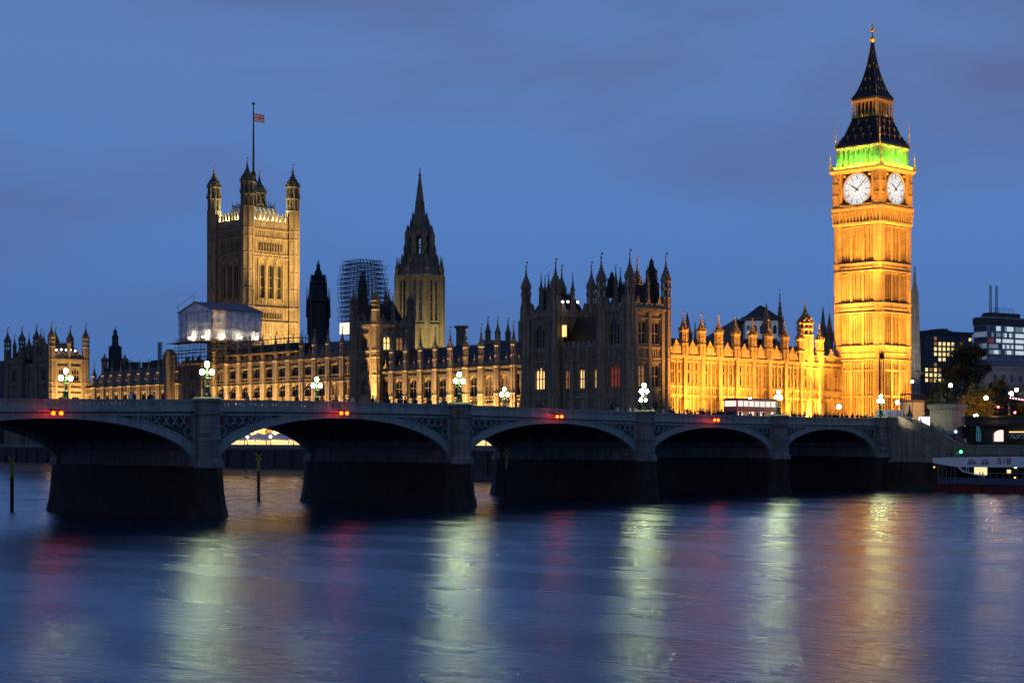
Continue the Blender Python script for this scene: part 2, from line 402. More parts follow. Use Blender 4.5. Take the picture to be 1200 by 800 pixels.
# land: one sheet west of the river
b = MB(); pts = [(6.2, -900), (3000, -900), (3000, 3000), tuple(pw(14, 900)), tuple(pw(14, 60)), tuple(pw(14, -4)), (14, 40), (6.2, 30)]
b.add([(x, y, 10.6) for x, y in pts], [tuple(range(len(pts)))]); o = b.build('ground', 'earth'); o['kind'] = 'structure'
b = MB(); b.add([(x, y, z) for x, y, z in ((-262, -900, 5.2), (-262, 3000, 5.2), (-2500, 3000, 5.2), (-2500, -900, 5.2))], [(0, 1, 2, 3)])
b.add([(-262, -900, 5.2), (-262, 3000, 5.2), (-262, 3000, -1), (-262, -900, -1)], [(0, 1, 2, 3)])
o = b.build('east_bank_ground', 'paving'); o['kind'] = 'structure'
b = MB()
for (xa, ya), (xb, yb) in (((14, -4), (14, 900)),):
    p0, p1 = pw(xa, ya), pw(xb, yb); b.add([(p0.x, p0.y, 6.0), (p1.x, p1.y, 6.0), (p1.x, p1.y, 10.59), (p0.x, p0.y, 10.59)], [(0, 1, 2, 3)])
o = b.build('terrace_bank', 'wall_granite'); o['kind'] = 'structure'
# terrace platform and river wall
tr = MB(); a0 = pw(RWX, -6); 
W_ = [(RWX, -8), (RWX, 900), (30, 900), (30, -8)]
tr.add([(*pw(x, y), 6.1) for x, y in W_], [(0, 3, 2, 1)]); o = tr.build('terrace', 'paving'); o['kind'] = 'structure'
rwall = proot('river_wall', RWX, 0, 0, 'long dark granite river wall below the palace terrace', 'river wall')
m1 = MB(); m1.box(RWX-1.2, RWX, -8, 900, -1, 6.1); m1.box(RWX-1.45, RWX+0.1, -8, 900, 5.5, 5.9)
for i in range(0, 90):
    y = -6+i*7.5
    m1.box(RWX-1.75, RWX-1.2, y-0.8, y+0.8, -1, 5.5)
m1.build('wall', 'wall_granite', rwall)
m2 = MB(); m2.box(RWX-1.1, RWX-0.6, -8, 900, 6.1, 7.0); m2.box(RWX-1.2, RWX-0.5, -8, 900, 7.0, 7.15)
m2.build('parapet', 'granite', rwall)
# foreshore of mud at low tide
fs = MB(); sh = [(2, 60), (2, 93), (-2, 162), (-7.7, 250), (-14, 420), (-20, 900)]
V = []; F = []
for i, (x, y) in enumerate(sh):
    t = (Vector((x, y))-KP).dot(PU); wl = pw(RWX-1.0, t)
    V += [(x-0.6, y, -0.15), (x*0.5+wl.x*0.5, y, 0.7), (wl.x, wl.y, 1.6)]
    if i: a = 3*(i-1); F += [(a, a+3, a+4, a+1), (a+1, a+4, a+5, a+2)]
fs.add(V, F); o = fs.build('foreshore', 'mud'); o['kind'] = 'structure'

# ---------------------------------------------------------------- the bridge
def zt(s): return 12.0 + 0.8*math.exp(-((s-122)/52.0)**2)       # parapet top
SP = [0, 31.9, 66.7, 104.8, 144.4, 182.5, 217.3, 249.2]
BW = 26.0; PHW = 1.45
bridge = root('road_bridge', (-124, 13, 0), 0, 'long iron arch bridge painted green on granite piers across the river', 'bridge', off=(-124, 13, 0))
def arcpt(s0, s1, a_in, b_in, zsp, t, extra=0.0):
    sc = (s0+s1)/2; a = (s1-s0)/2 + a_in; return sc - a*math.cos(t), zsp + b_in*math.sin(t)
ZSP = 5.35
soff = MB()
for k in range(7):
    s0, s1 = SP[k]+PHW, SP[k+1]-PHW; sm_ = (s0+s1)/2
    zc = min(zt(sm_), zt(s0)+0.35, zt(s1)+0.35)-1.95; rise = zc-ZSP
    n = 40
    inn = [arcpt(s0, s1, 0, rise, ZSP, math.pi*i/n) for i in range(n+1)]
    def outr(i):
        t = math.pi*i/n; th = 0.62+0.55*abs(math.cos(t))**1.5
        x, z = inn[i]; nx = -math.cos(t)/( (s1-s0)/2); nz = math.sin(t)/rise; L = math.hypot(nx, nz)
        xo = x+nx/L*th; zo = z+nz/L*th
        return min(max(xo, s0), s1), zo
    ou = [outr(i) for i in range(n+1)]
    for yy, nm in ((-0.1, 'arch_face'), (BW-0.5, 'arch_face')):
        mb = MB()
        for i in range(n):
            for lo, hi, y0, y1 in (((inn[i], inn[i+1]), (ou[i], ou[i+1]), yy, yy+0.6),):
                p = [(-lo[0][0], lo[0][1]), (-lo[1][0], lo[1][1]), (-hi[1][0], hi[1][1]), (-hi[0][0], hi[0][1])]
                vs = [(q[0], y0, q[1]) for q in p]+[(q[0], y1, q[1]) for q in p]
                mb.add(vs, [(0,3,2,1),(4,5,6,7),(0,1,5,4),(2,3,7,6)])
            # raised bead along the intrados
            p0, p1 = inn[i], inn[i+1]
            def up(p, q, f): return (p[0]+(q[0]-p[0])*f, p[1]+(q[1]-p[1])*f)
            a, c = up(p0, ou[i], 0.16), up(p1, ou[i+1], 0.16); sg = yy-0.08 if yy < 1 else yy+0.6
            vs = [(-q[0], sg, q[1]) for q in (p0, p1, c, a)]+[(-q[0], sg+0.08, q[1]) for q in (p0, p1, c, a)]
            mb.add(vs, [(0,3,2,1),(4,5,6,7),(0,1,5,4),(2,3,7,6)])
            a2, c2, a3, c3 = up(p0, ou[i], 0.86), up(p1, ou[i+1], 0.86), ou[i], ou[i+1]
            vs = [(-q[0], sg, q[1]) for q in (a2, c2, c3, a3)]+[(-q[0], sg+0.08, q[1]) for q in (a2, c2, c3, a3)]
            mb.add(vs, [(0,3,2,1),(4,5,6,7),(0,1,5,4),(2,3,7,6)])
        mb.build(nm, 'bridge_green', bridge)
    # inner ribs
    for r_ in range(1, 8):
        y = r_*BW/8; mb = MB()
        for i in range(n):
            if min(inn[i][1], inn[i+1][1]) < 7.5: continue
            p = [(-inn[i][0], inn[i][1]+0.1), (-inn[i+1][0], inn[i+1][1]+0.1), (-ou[i+1][0], ou[i+1][1]+0.15), (-ou[i][0], ou[i][1]+0.15)]
            vs = [(q[0], y-0.12, q[1]) for q in p]+[(q[0], y+0.12, q[1]) for q in p]
            mb.add(vs, [(0,3,2,1),(4,5,6,7),(0,1,5,4),(2,3,7,6)])
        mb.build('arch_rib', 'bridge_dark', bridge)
    mb = MB()                       # cross ties and buckle plates above the ribs
    for i in range(3, n-2, 2):
        x, z = ou[i]; mb.box(-x-0.08, -x+0.08, 0.5, BW-0.5, z-0.15, z+0.2)
    for i in range(n):
        if min(inn[i][1], inn[i+1][1]) < 7.5: continue
        p = [(-ou[i][0], ou[i][1]+0.2), (-ou[i+1][0], ou[i+1][1]+0.2)]
        mb.add([(p[0][0], 0.5, p[0][1]), (p[1][0], 0.5, p[1][1]), (p[1][0], BW-0.5, p[1][1]), (p[0][0], BW-0.5, p[0][1])], [(0,1,2,3)])
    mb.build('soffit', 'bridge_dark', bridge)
    # spandrels: recessed dark plate, frame and quatrefoil rings
    for side, yf in ((-1, 0.0), (1, BW)):
        for half in (0, 1):
            idx = [i for i in (range(0, n//2+1) if half == 0 else range(n, n//2-1, -1))]
            ztop = lambda s: zt(s)-1.72
            pts_ = []
            for i in idx:
                x, z = ou[i]
                if z < ztop(x)-0.12: pts_.append((x, z))
                else: break
            xs = SP[k]+PHW-0.05 if half == 0 else SP[k+1]-PHW+0.05
            sp = MB(); y0 = yf+0.28*(-side); 
            for i in range(len(pts_)-1):
                (xa, za), (xb, zb) = pts_[i], pts_[i+1]
                sp.add([(-xa, y0, za-0.1), (-xb, y0, zb-0.1), (-xb, y0, ztop(xb)), (-xa, y0, ztop(xa))], [(0,1,2,3)], 1)
            xe = pts_[-1][0]; yb = yf+0.02*side
            def seg(p, q, r=0.07): sp.tube((-p[0], yf-0.0*side, p[1]), (-q[0], yf, q[1]), r, 5, mi=0)
            # frame
            w_ = 0.34 if half == 0 else -0.34
            sp.box(min(-xs, -xs-w_), max(-xs, -xs-w_), min(yf-0.12*(-side), yf+0.25*(-side)), max(yf-0.12*(-side), yf+0.25*(-side)), pts_[0][1]-0.2, ztop(xs), 0)
            # rings
            x = xs+(0.34+0.55)*(1 if half == 0 else -1)
            first = True
            while abs(x-xs) < abs(xe-xs):
                za = None
                for i in range(len(pts_)-1):
                    if min(pts_[i][0], pts_[i+1][0]) <= x <= max(pts_[i][0], pts_[i+1][0]):
                        f = (x-pts_[i][0])/(pts_[i+1][0]-pts_[i][0]+1e-9); za = pts_[i][1]*(1-f)+pts_[i+1][1]*f
                if za is None: za = pts_[0][1]
                hgt = ztop(x)-za
                if hgt < 0.3: break
                r0 = min(0.55, hgt/2-0.02); stepx = 0
                zc_ = ztop(x)-r0
                while zc_-r0 > za-0.1:
                    for q in range(8):
                        a, c = 2*math.pi*q/8, 2*math.pi*(q+1)/8
                        seg((x+r0*math.cos(a), zc_+r0*math.sin(a)), (x+r0*math.cos(c), zc_+r0*math.sin(c)), 0.075)
                    for q in range(4):
                        a = math.pi/4+math.pi/2*q
                        seg((x+r0*math.cos(a), zc_+r0*math.sin(a)), (x+r0*0.45*math.cos(a), zc_+r0*0.45*math.sin(a)), 0.06)
                    if first:
                        ys = yf+0.2*side
                        sp.box(-x-0.22, -x+0.22, min(ys, yf), max(ys, yf), zc_-0.3, zc_+0.28, 2)
                        first = False
                    zc_ -= 2*r0+0.05
                x += (2*r0+0.05)*(1 if half == 0 else -1)
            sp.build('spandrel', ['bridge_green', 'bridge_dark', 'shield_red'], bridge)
# piers
for k in range(8):
    s = SP[k]; x = -s
    if k in (0, 7): pass
    base = MB()
    def plan(hw, y0, y1, nose):
        return [(x-hw, y0), (x-hw*0.62, y0-nose*0.62), (x, y0-nose), (x+hw*0.62, y0-nose*0.62), (x+hw, y0), (x+hw, y1), (x+hw*0.62, y1+nose*0.62), (x, y1+nose), (x-hw*0.62, y1+nose*0.62), (x-hw, y1)]
    prof = [(-1.2, 3.1, 3.2), (0.35, 2.75, 2.9), (1.5, 2.45, 2.6), (3.2, 2.2, 2.4), (5.1, 2.05, 2.25), (5.45, 2.0, 2.2)]
    V = []; F = []
    for z, hw, nose in prof: V += [(a, b_, z) for a, b_ in plan(hw, 0, BW, nose)]
    for j in range(len(prof)-1):
        for i in range(10): F.append((j*10+i, j*10+(i+1) % 10, (j+1)*10+(i+1) % 10, (j+1)*10+i))
    F.append(tuple((len(prof)-1)*10+i for i in range(10)))
    base.add(V, F); base.build('pier_base', 'weed', bridge)
    sh_ = MB(); sh_.box(x-PHW, x+PHW, 0.6, BW-0.6, 5.4, zt(s)-1.9)
    sh_.build('pier_shaft', 'granite', bridge)
    for yc in (-0.35, BW+0.35):
        pm = MB(); H = zt(s)
        def octp(r, z0, z1): pm.lathe(x, yc, [(r, z0), (r, z1)], 8)
        pm.lathe(x, yc, [(1.95, 5.3), (1.95, 5.9), (1.62, 6.3), (1.62, 8.1), (1.78, 8.2), (1.78, 8.45), (1.52, 8.6), (1.45, H-1.75), (1.7, H-1.6), (1.75, H-1.35), (1.5, H-1.25), (1.5, H-0.3), (1.72, H-0.2), (1.72, H+0.08), (1.3, H+0.3)], 8)
        pm.build('pilaster', 'granite', bridge)
# cornice, parapet, deck, per span
for k in range(7):
    for side, yf in ((-1, 0.0), (1, BW)):
        co = MB(); pa = MB(); a = SP[k]+1.35; e = SP[k+1]-1.35; n = 12
        o_ = lambda d: yf+side*d
        def strip(mb, s0, s1, d0, d1, h0, h1, mi=0):
            y0, y1 = sorted((o_(d0), o_(d1))); vs = []
            for q in (s0, s1):
                vs += [(-q, y0, zt(q)+h0), (-q, y1, zt(q)+h0), (-q, y1, zt(q)+h1), (-q, y0, zt(q)+h1)]
            mb.add(vs, [(0,1,2,3),(7,6,5,4),(0,4,5,1),(1,5,6,2),(2,6,7,3),(3,7,4,0)], mi)
        for i in range(n):
            s0, s1 = a+(e-a)*i/n, a+(e-a)*(i+1)/n
            strip(co, s0, s1, -0.3, 0.16, -1.74, -1.46); strip(co, s0, s1, -0.3, 0.42, -1.30, -1.12); strip(co, s0, s1, -0.3, 0.2, -1.46, -1.30, 1)
            strip(pa, s0, s1, -0.15, 0.12, -1.12, -0.72); strip(pa, s0, s1, -0.15, 0.16, -0.34, -0.12); strip(pa, s0, s1, -0.22, 0.26, -0.12, 0.0)
        nn = int((e-a)/0.52)
        for i in range(nn+1):
            q = a+(e-a)*i/nn; h = zt(q); y0, y1 = sorted((o_(-0.13), o_(0.1))); ww = 0.15
            q0 = min(max(q, a+ww), e-ww)
            pa.box(-q0-ww, -q0+ww, y0, y1, h-0.73, h-0.33)
        co.build('cornice', ['bridge_green', 'bridge_dark'], bridge); pa.build('parapet', 'bridge_green', bridge)
dk = MB(); n = 100
def deckstrip(mb, y0, y1, h0, h1, s0=-60, s1=262, n=100):
    for i in range(n):
        a, c = s0+(s1-s0)*i/n, s0+(s1-s0)*(i+1)/n
        vs = []
        for q in (a, c): vs += [(-q, y0, zt(q)+h0), (-q, y1, zt(q)+h0), (-q, y1, zt(q)+h1), (-q, y0, zt(q)+h1)]
        mb.add(vs, [(0,4,5,1),(1,5,6,2),(2,6,7,3),(3,7,4,0)])
deckstrip(dk, 0.15, BW-0.15, -1.75, -1.32, -2, 251); dk.build('deck', 'bridge_dark', bridge)
rd = MB(); deckstrip(rd, 3.6, BW-3.6, -1.31, -1.25, -400, 300); o = rd.build('road', 'asphalt'); o['kind'] = 'structure'
pv = MB(); deckstrip(pv, 0.2, 3.6, -1.31, -1.04, -400, 300); deckstrip(pv, BW-3.6, BW-0.2, -1.31, -1.04, -400, 300); o = pv.build('pavement', 'paving'); o['kind'] = 'structure'
ln = MB()
for i in range(-30, 60):
    s = i*5.0; h = zt(s)-1.246
    ln.add([(-s, 12.93, h), (-s-2, 12.93, zt(s+2)-1.246), (-s-2, 13.07, zt(s+2)-1.246), (-s, 13.07, h)], [(0,1,2,3)])
o = ln.build('road_marking', 'line_paint'); o['kind'] = 'structure'

# lamp standards on the piers
def lamp_proto():
    r = root('bridge_lamp', (0, 0, 0), 0, 'x', 'street lamp')
    mb = MB(); mb.lathe(0, 0, [(0.46, 0), (0.46, 0.25), (0.34, 0.4), (0.30, 1.0), (0.36, 1.08), (0.16, 1.25), (0.12, 1.9), (0.2, 2.0), (0.12, 2.1), (0.09, 3.05), (0.16, 3.12), (0.16, 3.2)], 8)
    mb.build('post', 'iron_green', r)
    mb = MB()
    for sx in (-1, 1):
        pts = [(0, 2.1), (0.35*sx, 2.02), (0.62*sx, 2.12), (0.66*sx, 2.38)]
        for i in range(3): mb.tube((pts[i][0], 0, pts[i][1]), (pts[i+1][0], 0, pts[i+1][1]), 0.045)
    mb.build('arm', 'iron_green', r)
    for x, z in ((0, 3.52), (-0.66, 2.68), (0.66, 2.68)):
        g = MB(); g.ball((x, 0, z), 0.26, 10, 7, sz=1.15); gl = g.build('lantern', 'lamp_globe', r, smooth=True)
        c = MB(); c.lathe(x, 0, [(0.16, z+0.27), (0.1, z+0.36), (0.03, z+0.42), (0.02, z+0.55)], 8); c.lathe(x, 0, [(0.05, z-0.36), (0.13, z-0.26)], 8)
        cc = c.build('cap', 'iron_green', gl)
    return r
lp = lamp_proto(); first = True
ordn = {0: 'at the far abutment by the stairs', 1: 'on the pier in front of the lit bus', 2: 'on the pier before the dark corner pavilion', 3: 'on the tall pier near the middle of the bridge', 4: 'on the nearest big pier at the left', 5: 'on a pier left of the picture', 6: 'on the pier beyond the left edge', 7: 'at the near end of the bridge'}
for k in range(8):
    for side in (0, 1):
        o = lp if first else copy_tree(lp); first = False
        o.location = (-SP[k], -0.35 if side == 0 else BW+0.35, zt(SP[k])+0.28)
        tag(o, 'three-globe iron lamp '+ordn[k]+(', near parapet' if side == 0 else ', far parapet'), 'street lamp', 'three-globe lamps along the bridge')
# navigation lights under the crowns
first = None
spn = {2: 'third span from the abutment', 1: 'second span from the abutment', 3: 'middle span between the two nearest piers', 4: 'span at the left edge', 0: 'span', 5: 'span', 6: 'span'}
navpx = {4: (63.5, 484), 3: (399.5, 484), 2: (652, 488), 1: (836, 492)}
for k in (4, 3, 2, 1):
    s = -(hit(navpx[k][0], (0, -0.8), (1, 0))); Z = zl(-s, -0.8)[0]; z = hz(navpx[k][1], Z)
    if first is None:
        r = root('navigation_light', (0, 0, 0), 0, 'x', 'signal lamp')
        mb = MB(); mb.box(-0.55, 0.55, 0.1, 0.25, 0.25, 0.35); mb.box(-0.05, 0.05, 0.1, 0.9, 0.3, 0.42); mb.box(-0.5, -0.4, -0.05, 0.2, 0.2, 0.3); mb.box(0.4, 0.5, -0.05, 0.2, 0.2, 0.3)
        mb.build('bracket', 'black_iron', r)
        for sx in (-0.45, 0.45):
            g = MB(); g.ball((sx, -0.25, 0), 0.20, 10, 7); g.build('lamp', 'lamp_nav', r, smooth=True)
        first = r; o = r
    else: o = copy_tree(first)
    o.location = (-s, -1.1, z)
    tag(o, 'pair of orange signal lamps over the '+spn[k], 'signal lamp', 'orange navigation lights on the arches')

# yellow marker posts in the river
def post(px, ytop, ybot, lab, first=[None]):
    Z = FPX*CAMZ/(ybot-HY); p = wp(px, Z); H = hz(ytop, Z)
    r = root('marker_post', (p.x, p.y, 0), math.atan2(ST, CT)-R(90), lab, 'marker post', 'yellow posts standing in the river')
    mb = MB(); mb.lathe(0, 0, [(0.22, -1), (0.22, H*0.62), (0.2, H*0.62)], 8); mb.build('pile', 'weed', r)
    mb = MB(); mb.lathe(0, 0, [(0.2, H*0.5), (0.2, H-0.9), (0.1, H-0.85)], 8); mb.build('post', 'post_yellow', r)
    mb = MB(); mb.tube((-0.42, 0, H-0.9), (0.42, 0, H), 0.09); mb.tube((0.42, 0, H-0.9), (-0.42, 0, H), 0.09); mb.build('topmark', 'post_yellow', r)
post(14, 535, 598, 'leftmost yellow topped post in the water left of the first pier')
post(303, 531, 586, 'yellow green post seen through the arch between the two nearest piers')
post(593, 524, 588, 'tall slender post in front of the third pier')
# small yellow buoy beyond the arch
Z = 370; p = wp(289.5, Z)
r = root('buoy', (p.x, p.y, 0), 0, 'small yellow buoy floating beyond the arch near the river wall', 'buoy')
mb = MB(); mb.lathe(0, 0, [(0.5, -0.3), (0.75, 0), (0.7, 0.3), (0.3, 0.45)], 12); mb.build('float', 'post_yellow', r)
mb = MB(); mb.tube((0, 0, 0.4), (0, 0, 1.5), 0.06); mb.ball((0, 0, 1.7), 0.35, sx=1.3, sz=0.7); mb.build('topmark', 'post_yellow', r)
# ---------------------------------------------------------------- gothic kit
_wcache = {}
def window(parent, x, y, z, ang, W, H, lights=2, transom=1, style='glass', arched=True, name='window', dep=0.45):
    key = (round(W, 2), round(H, 2), lights, transom, style, arched)
    if key not in _wcache:
        mb = MB(); mb.face_frame(0, 0, 0)
        tr = 0.09 if H > 2 else 0.06
        mb.add([(-W/2, -dep, 0), (W/2, -dep, 0), (W/2, -dep, H), (-W/2, -dep, H)], [(3,2,1,0)], 1)
        lw = W/lights
        for i in range(lights+1):
            u = -W/2+i*lw; mb.box(u-tr, u+tr, -dep, -dep+0.22, 0, H, 0)
        for i in range(transom):
            z_ = H*(i+1)/(transom+1)*0.9; mb.box(-W/2, W/2, -dep, -dep+0.2, z_-tr, z_+tr, 0)
        hh = min(lw*0.9, H*0.3)
        for i in range(lights): mb.spandrel(-W/2+i*lw+tr, -W/2+(i+1)*lw-tr, H-hh-(0.2*W if arched else 0), H-(0.15*W if arched else 0), -dep, -dep+0.16, 0, n=3)
        if arched: mb.spandrel(-W/2, W/2, H-W*0.55, H+0.01, -dep, -0.04, 0, n=5)
        mb.box(-W/2-0.05, W/2+0.05, -dep, 0.08, -0.14, 0.0, 0)
        _wcache[key] = proto(mb, name, ['stone_dark' if style.startswith('D') else 'stone', style.lstrip('D')])
    return inst(_wcache[key], parent, x, y, z, R(ang), name)
def pinn_mesh(r, h, tip, name='pinnacle', mats=('stone', 'gold'), open_=False):
    """octagonal shaft height h with a crocketed spirelet up to h+tip"""
    mb = MB()
    mb.lathe(0, 0, [(r, 0), (r, h*0.42), (r*1.15, h*0.44), (r*1.15, h*0.5), (r*0.9, h*0.53), (r*0.9, h*0.9), (r*1.2, h*0.94), (r*1.2, h)], 8)
    for i in range(8):
        a = 2*math.pi*i/8+math.pi/8; c, s = math.cos(a), math.sin(a)
        mb.tube((r*c*1.02, r*s*1.02, h*0.05), (r*c*1.02, r*s*1.02, h*0.41), r*0.1, 4); mb.tube((r*c*0.95, r*s*0.95, h*0.53), (r*c*0.95, r*s*0.95, h*0.92), r*0.1, 4)
        mb.tube((r*c*1.15, r*s*1.15, h*0.98), (r*c*1.1, r*s*1.1, h+tip*0.16), r*0.12, 4, r*0.02)
    pr = []; n = 5
    for i in range(n):
        t = i/n; rr = r*0.95*(1-t)**1.25+0.04; z = h+tip*0.72*t
        pr += [(rr, z), (rr*0.82+0.02, z+tip*0.09), (rr*1.02+0.03, z+tip*0.115)]
    pr += [(0.07, h+tip*0.74), (0.16, h+tip*0.77), (0.16, h+tip*0.80), (0.04, h+tip*0.84)]
    mb.lathe(0, 0, pr, 8)
    mb.lathe(0, 0, [(0.03, h+tip*0.84), (0.03, h+tip)], 4, mi=1); mb.ball((0, 0, h+tip*0.93), r*0.14+0.05, 6, 4, mi=1)
    mb.add([(0, 0, h+tip*0.9), (r*0.55, 0, h+tip*0.9), (r*0.5, 0, h+tip*0.99), (0, 0, h+tip*0.99)], [(0,1,2,3),(3,2,1,0)], 1)
    return proto(mb, name, list(mats))
def turret_mesh(r, h0, h1, tip, mats=('stone_dark', 'gold'), bands=(), name='turret'):
    """solid octagonal shaft to h0, open lantern to h1, ogee crocketed cap to tip"""
    mb = MB(); pr = [(r, 0)]
    for b_ in bands: pr += [(r, b_-0.12), (r*1.12, b_), (r*1.12, b_+0.25), (r, b_+0.4)]
    pr += [(r, h0-0.4), (r*1.18, h0-0.2), (r*1.18, h0)]
    mb.lathe(0, 0, pr, 8)
    for i in range(8):
        a = 2*math.pi*i/8+math.pi/8; c, s = math.cos(a), math.sin(a)
        mb.tube((r*c, r*s, 0), (r*c, r*s, h0), r*0.12, 4)
        mid = h0+(h1-h0)*0.52
        mb.tube((r*0.86*c, r*0.86*s, h0), (r*0.86*c, r*0.86*s, h1), r*0.2, 5)
        mb.tube((r*1.12*c, r*1.12*s, h1), (r*1.12*c, r*1.12*s, h1+(tip-h1)*0.18), r*0.12, 4, 0.02)
        mb.tube((r*1.12*c, r*1.12*s, mid), (r*1.12*c, r*1.12*s, mid+(h1-h0)*0.25), r*0.12, 4, 0.02)
    mid = h0+(h1-h0)*0.5
    mb.lathe(0, 0, [(r*0.9, mid-0.3), (r*1.12, mid-0.15), (r*1.12, mid+0.2), (r*0.9, mid+0.4)], 8)
    mb.lathe(0, 0, [(r*0.16, h0), (r*0.16, h1)], 6)
    mb.lathe(0, 0, [(r*0.95, h1-0.35), (r*1.15, h1-0.1), (r*1.15, h1+0.1), (r*0.95, h1+0.15)], 8)
    H = tip-h1; pr = [(r*0.95, h1+0.1)]
    og = [(0.95, 0.0), (1.06, 0.07), (1.02, 0.15), (0.78, 0.25), (0.50, 0.35), (0.32, 0.46), (0.20, 0.58), (0.12, 0.70)]
    for i, (a, t) in enumerate(og[1:]):
        pr += [(r*a, h1+H*t), (r*a*0.86, h1+H*(t+0.045)), (r*a*1.0+0.02, h1+H*(t+0.06))]
    pr = sorted(pr, key=lambda q: q[1])
    pr += [(0.07, h1+H*0.77), (0.2, h1+H*0.80), (0.2, h1+H*0.83), (0.04, h1+H*0.86)]
    mb.lathe(0, 0, pr, 8)
    mb.lathe(0, 0, [(0.035, h1+H*0.86), (0.035, tip)], 4, mi=1); mb.ball((0, 0, h1+H*0.88), 0.13, 6, 4, mi=1)
    mb.add([(0, 0, h1+H*0.93), (0.55, 0, h1+H*0.93), (0.5, 0, tip), (0, 0, tip)], [(0,1,2,3),(3,2,1,0)], 1)
    return proto(mb, name, list(mats))
def band(mb, u0, u1, z, h=0.3, d=0.22, mi=None):
    mb.box(u0-d*0, u1+d*0, -0.1, d, z-h/2, z+h/2, mi); mb.box(u0, u1, -0.1, d*0.55, z-h, z-h/2, mi)

# wing heights measured against the photograph
GZ = 6.1
def wing(name, label, x0, ypx, floors, zpar, ztip, zroof, n_roof=7.5, base=GZ, y_ends=None, stone='stone', lit=None, roofmat='slate', rdepth=13):
    """east-facing range; ypx = columns of the buttresses in the photograph"""
    ys = sorted(py_at(p, x0-0.8) for p in ypx)
    ya, yb = y_ends if y_ends else (ys[0]-3.3, ys[-1]+3.3)
    r = proot(name, x0, (ya+yb)/2, base, label, 'palace')
    mb = MB(); mb.face_frame(x0, 0, -90)          # u = -y
    edges = [ya]+[y for y in ys if ya+1 < y < yb-1]+[yb]
    holes = []; wins = []
    for i in range(len(edges)-1):
        a, c = edges[i], edges[i+1]; m_ = (a+c)/2; B = c-a
        if B < 2.5: continue
        for (zb, zt_, kind) in floors:
            W = round(min(B*0.6, 4.2), 1); holes.append((-m_-W/2, -m_+W/2, zb, zt_)); wins.append((m_, zb, W, zt_-zb, kind))
    mb.wall(-yb, -ya, base, zpar, holes)
    for i in range(len(edges)-1):
        a, c = edges[i], edges[i+1]; m_ = (a+c)/2; B = c-a
        if B < 2.5: continue
        W = round(min(B*0.6, 4.2), 1)
        for sgn in (-1, 1):                       # panelling ribs each side of the windows
            for f in (0.1, 0.75):
                u = -m_+sgn*(W/2+ (B/2-W/2-0.8)*f+0.12)
                mb.box(u-0.09, u+0.09, 0, 0.16, base, zpar-0.5)
        for (zb, zt_, kind) in floors:
            mb.box(-m_-W/2-0.25, -m_+W/2+0.25, 0, 0.25, zt_+0.05, zt_+0.3)
            n = 4
            for j in range(n):                    # blind panels under the sill
                u = -m_-W/2+W*(j+0.5)/n; mb.box(u-0.28, u-0.18, 0, 0.14, zb-1.7, zb-0.2); mb.ball((u, 0.0, zb-0.9), 0.27, 8, 4)
    for z in sorted({f[0]-0.25 for f in floors} | {f[0]-1.9 for f in floors} | {zpar-1.5}): band(mb, -yb, -ya, z)
    band(mb, -yb, -ya, zpar, 0.4, 0.4)
    # back, ends
    mb.fr = None; mb.box(x0+rdepth-0.3, x0+rdepth, ya, yb, base, zpar-0.5); mb.box(x0+0.1, x0+rdepth-0.3, ya, ya+0.3, base, zpar-0.5); mb.box(x0+0.1, x0+rdepth-0.3, yb-0.3, yb, base, zpar-0.5)
    mb.build('wall', stone, r)
    cp = MB(); cp.face_frame(x0, 0, -90)
    for i in range(len(edges)-1):
        a, c = edges[i]+0.6, edges[i+1]-0.6
        if c-a < 1: continue
        cp.crenel(-c, -a, zpar+0.2, 1.3, 1.25, -0.2, 0.15); m_ = -(a+c)/2
        cp.ext([(m_-0.7, zpar+0.8), (m_+0.7, zpar+0.8), (m_+0.35, zpar+1.9), (m_, zpar+2.6), (m_-0.35, zpar+1.9)], -0.15, 0.1); cp.tube((m_, 0, zpar+2.5), (m_, 0, zpar+3.2), 0.06)
    cp.build('battlement', stone, r)
    rf = MB(); xa, xb = x0+1.2, x0+rdepth; xm = (xa+xb)/2
    rf.add([(xa, ya, zpar-0.2), (xa, yb, zpar-0.2), (xm-1, yb, zroof), (xm-1, ya, zroof), (xm+1, yb, zroof), (xm+1, ya, zroof), (xb, yb, zpar-0.2), (xb, ya, zpar-0.2)],
           [(0,1,2,3),(3,2,4,5),(5,4,6,7),(0,3,5,7),(1,6,4,2)])
    for y in ys:
        rf.box(xa+0.8, xa+0.8+0.3, y-0.15+3, y+0.15+3, zpar-0.1, zpar+1.4)
    ro = rf.build('roof', roofmat, r)
    cr_ = MB(); cr_.box(xm-0.06, xm+0.06, ya, yb, zroof, zroof+0.25)
    for i in range(int((yb-ya)/0.6)): cr_.box(xm-0.05, xm+0.05, ya+i*0.6, ya+i*0.6+0.18, zroof+0.25, zroof+0.55)
    cr_.build('ridge_crest', 'iron_roof', ro)
    for (m_, zb, W, H, kind) in wins:
        k2 = kind
        if lit:
            for (p0, p1, z0_, z1_, st) in lit:
                p = pxof(x0, m_)
                if p0 <= p <= p1 and z0_ <= zb <= z1_: k2 = st
        window(r, x0, m_, zb, -90, W, H, 3 if W > 2.4 else 2, 1 if H < 5.5 else 2, k2, arched=H < 99)
    # buttresses
    bm_ = MB(); bm_.face_frame(0, 0, 0); hgt = zpar+0.3-base; rb = 0.78
    bm_.fr = None
    bm_.lathe(0, 0, [(rb*1.25, 0), (rb*1.25, 1.0), (rb*1.1, 1.3), (rb*1.1, 5), (rb*1.2, 5.15), (rb*1.2, 5.45), (rb, 5.7), (rb, hgt-6.6), (rb*1.15, hgt-6.5), (rb*1.15, hgt-6.2), (rb, hgt-6.0), (rb, hgt-0.4), (rb*1.2, hgt-0.2), (rb*1.2, hgt)], 8)
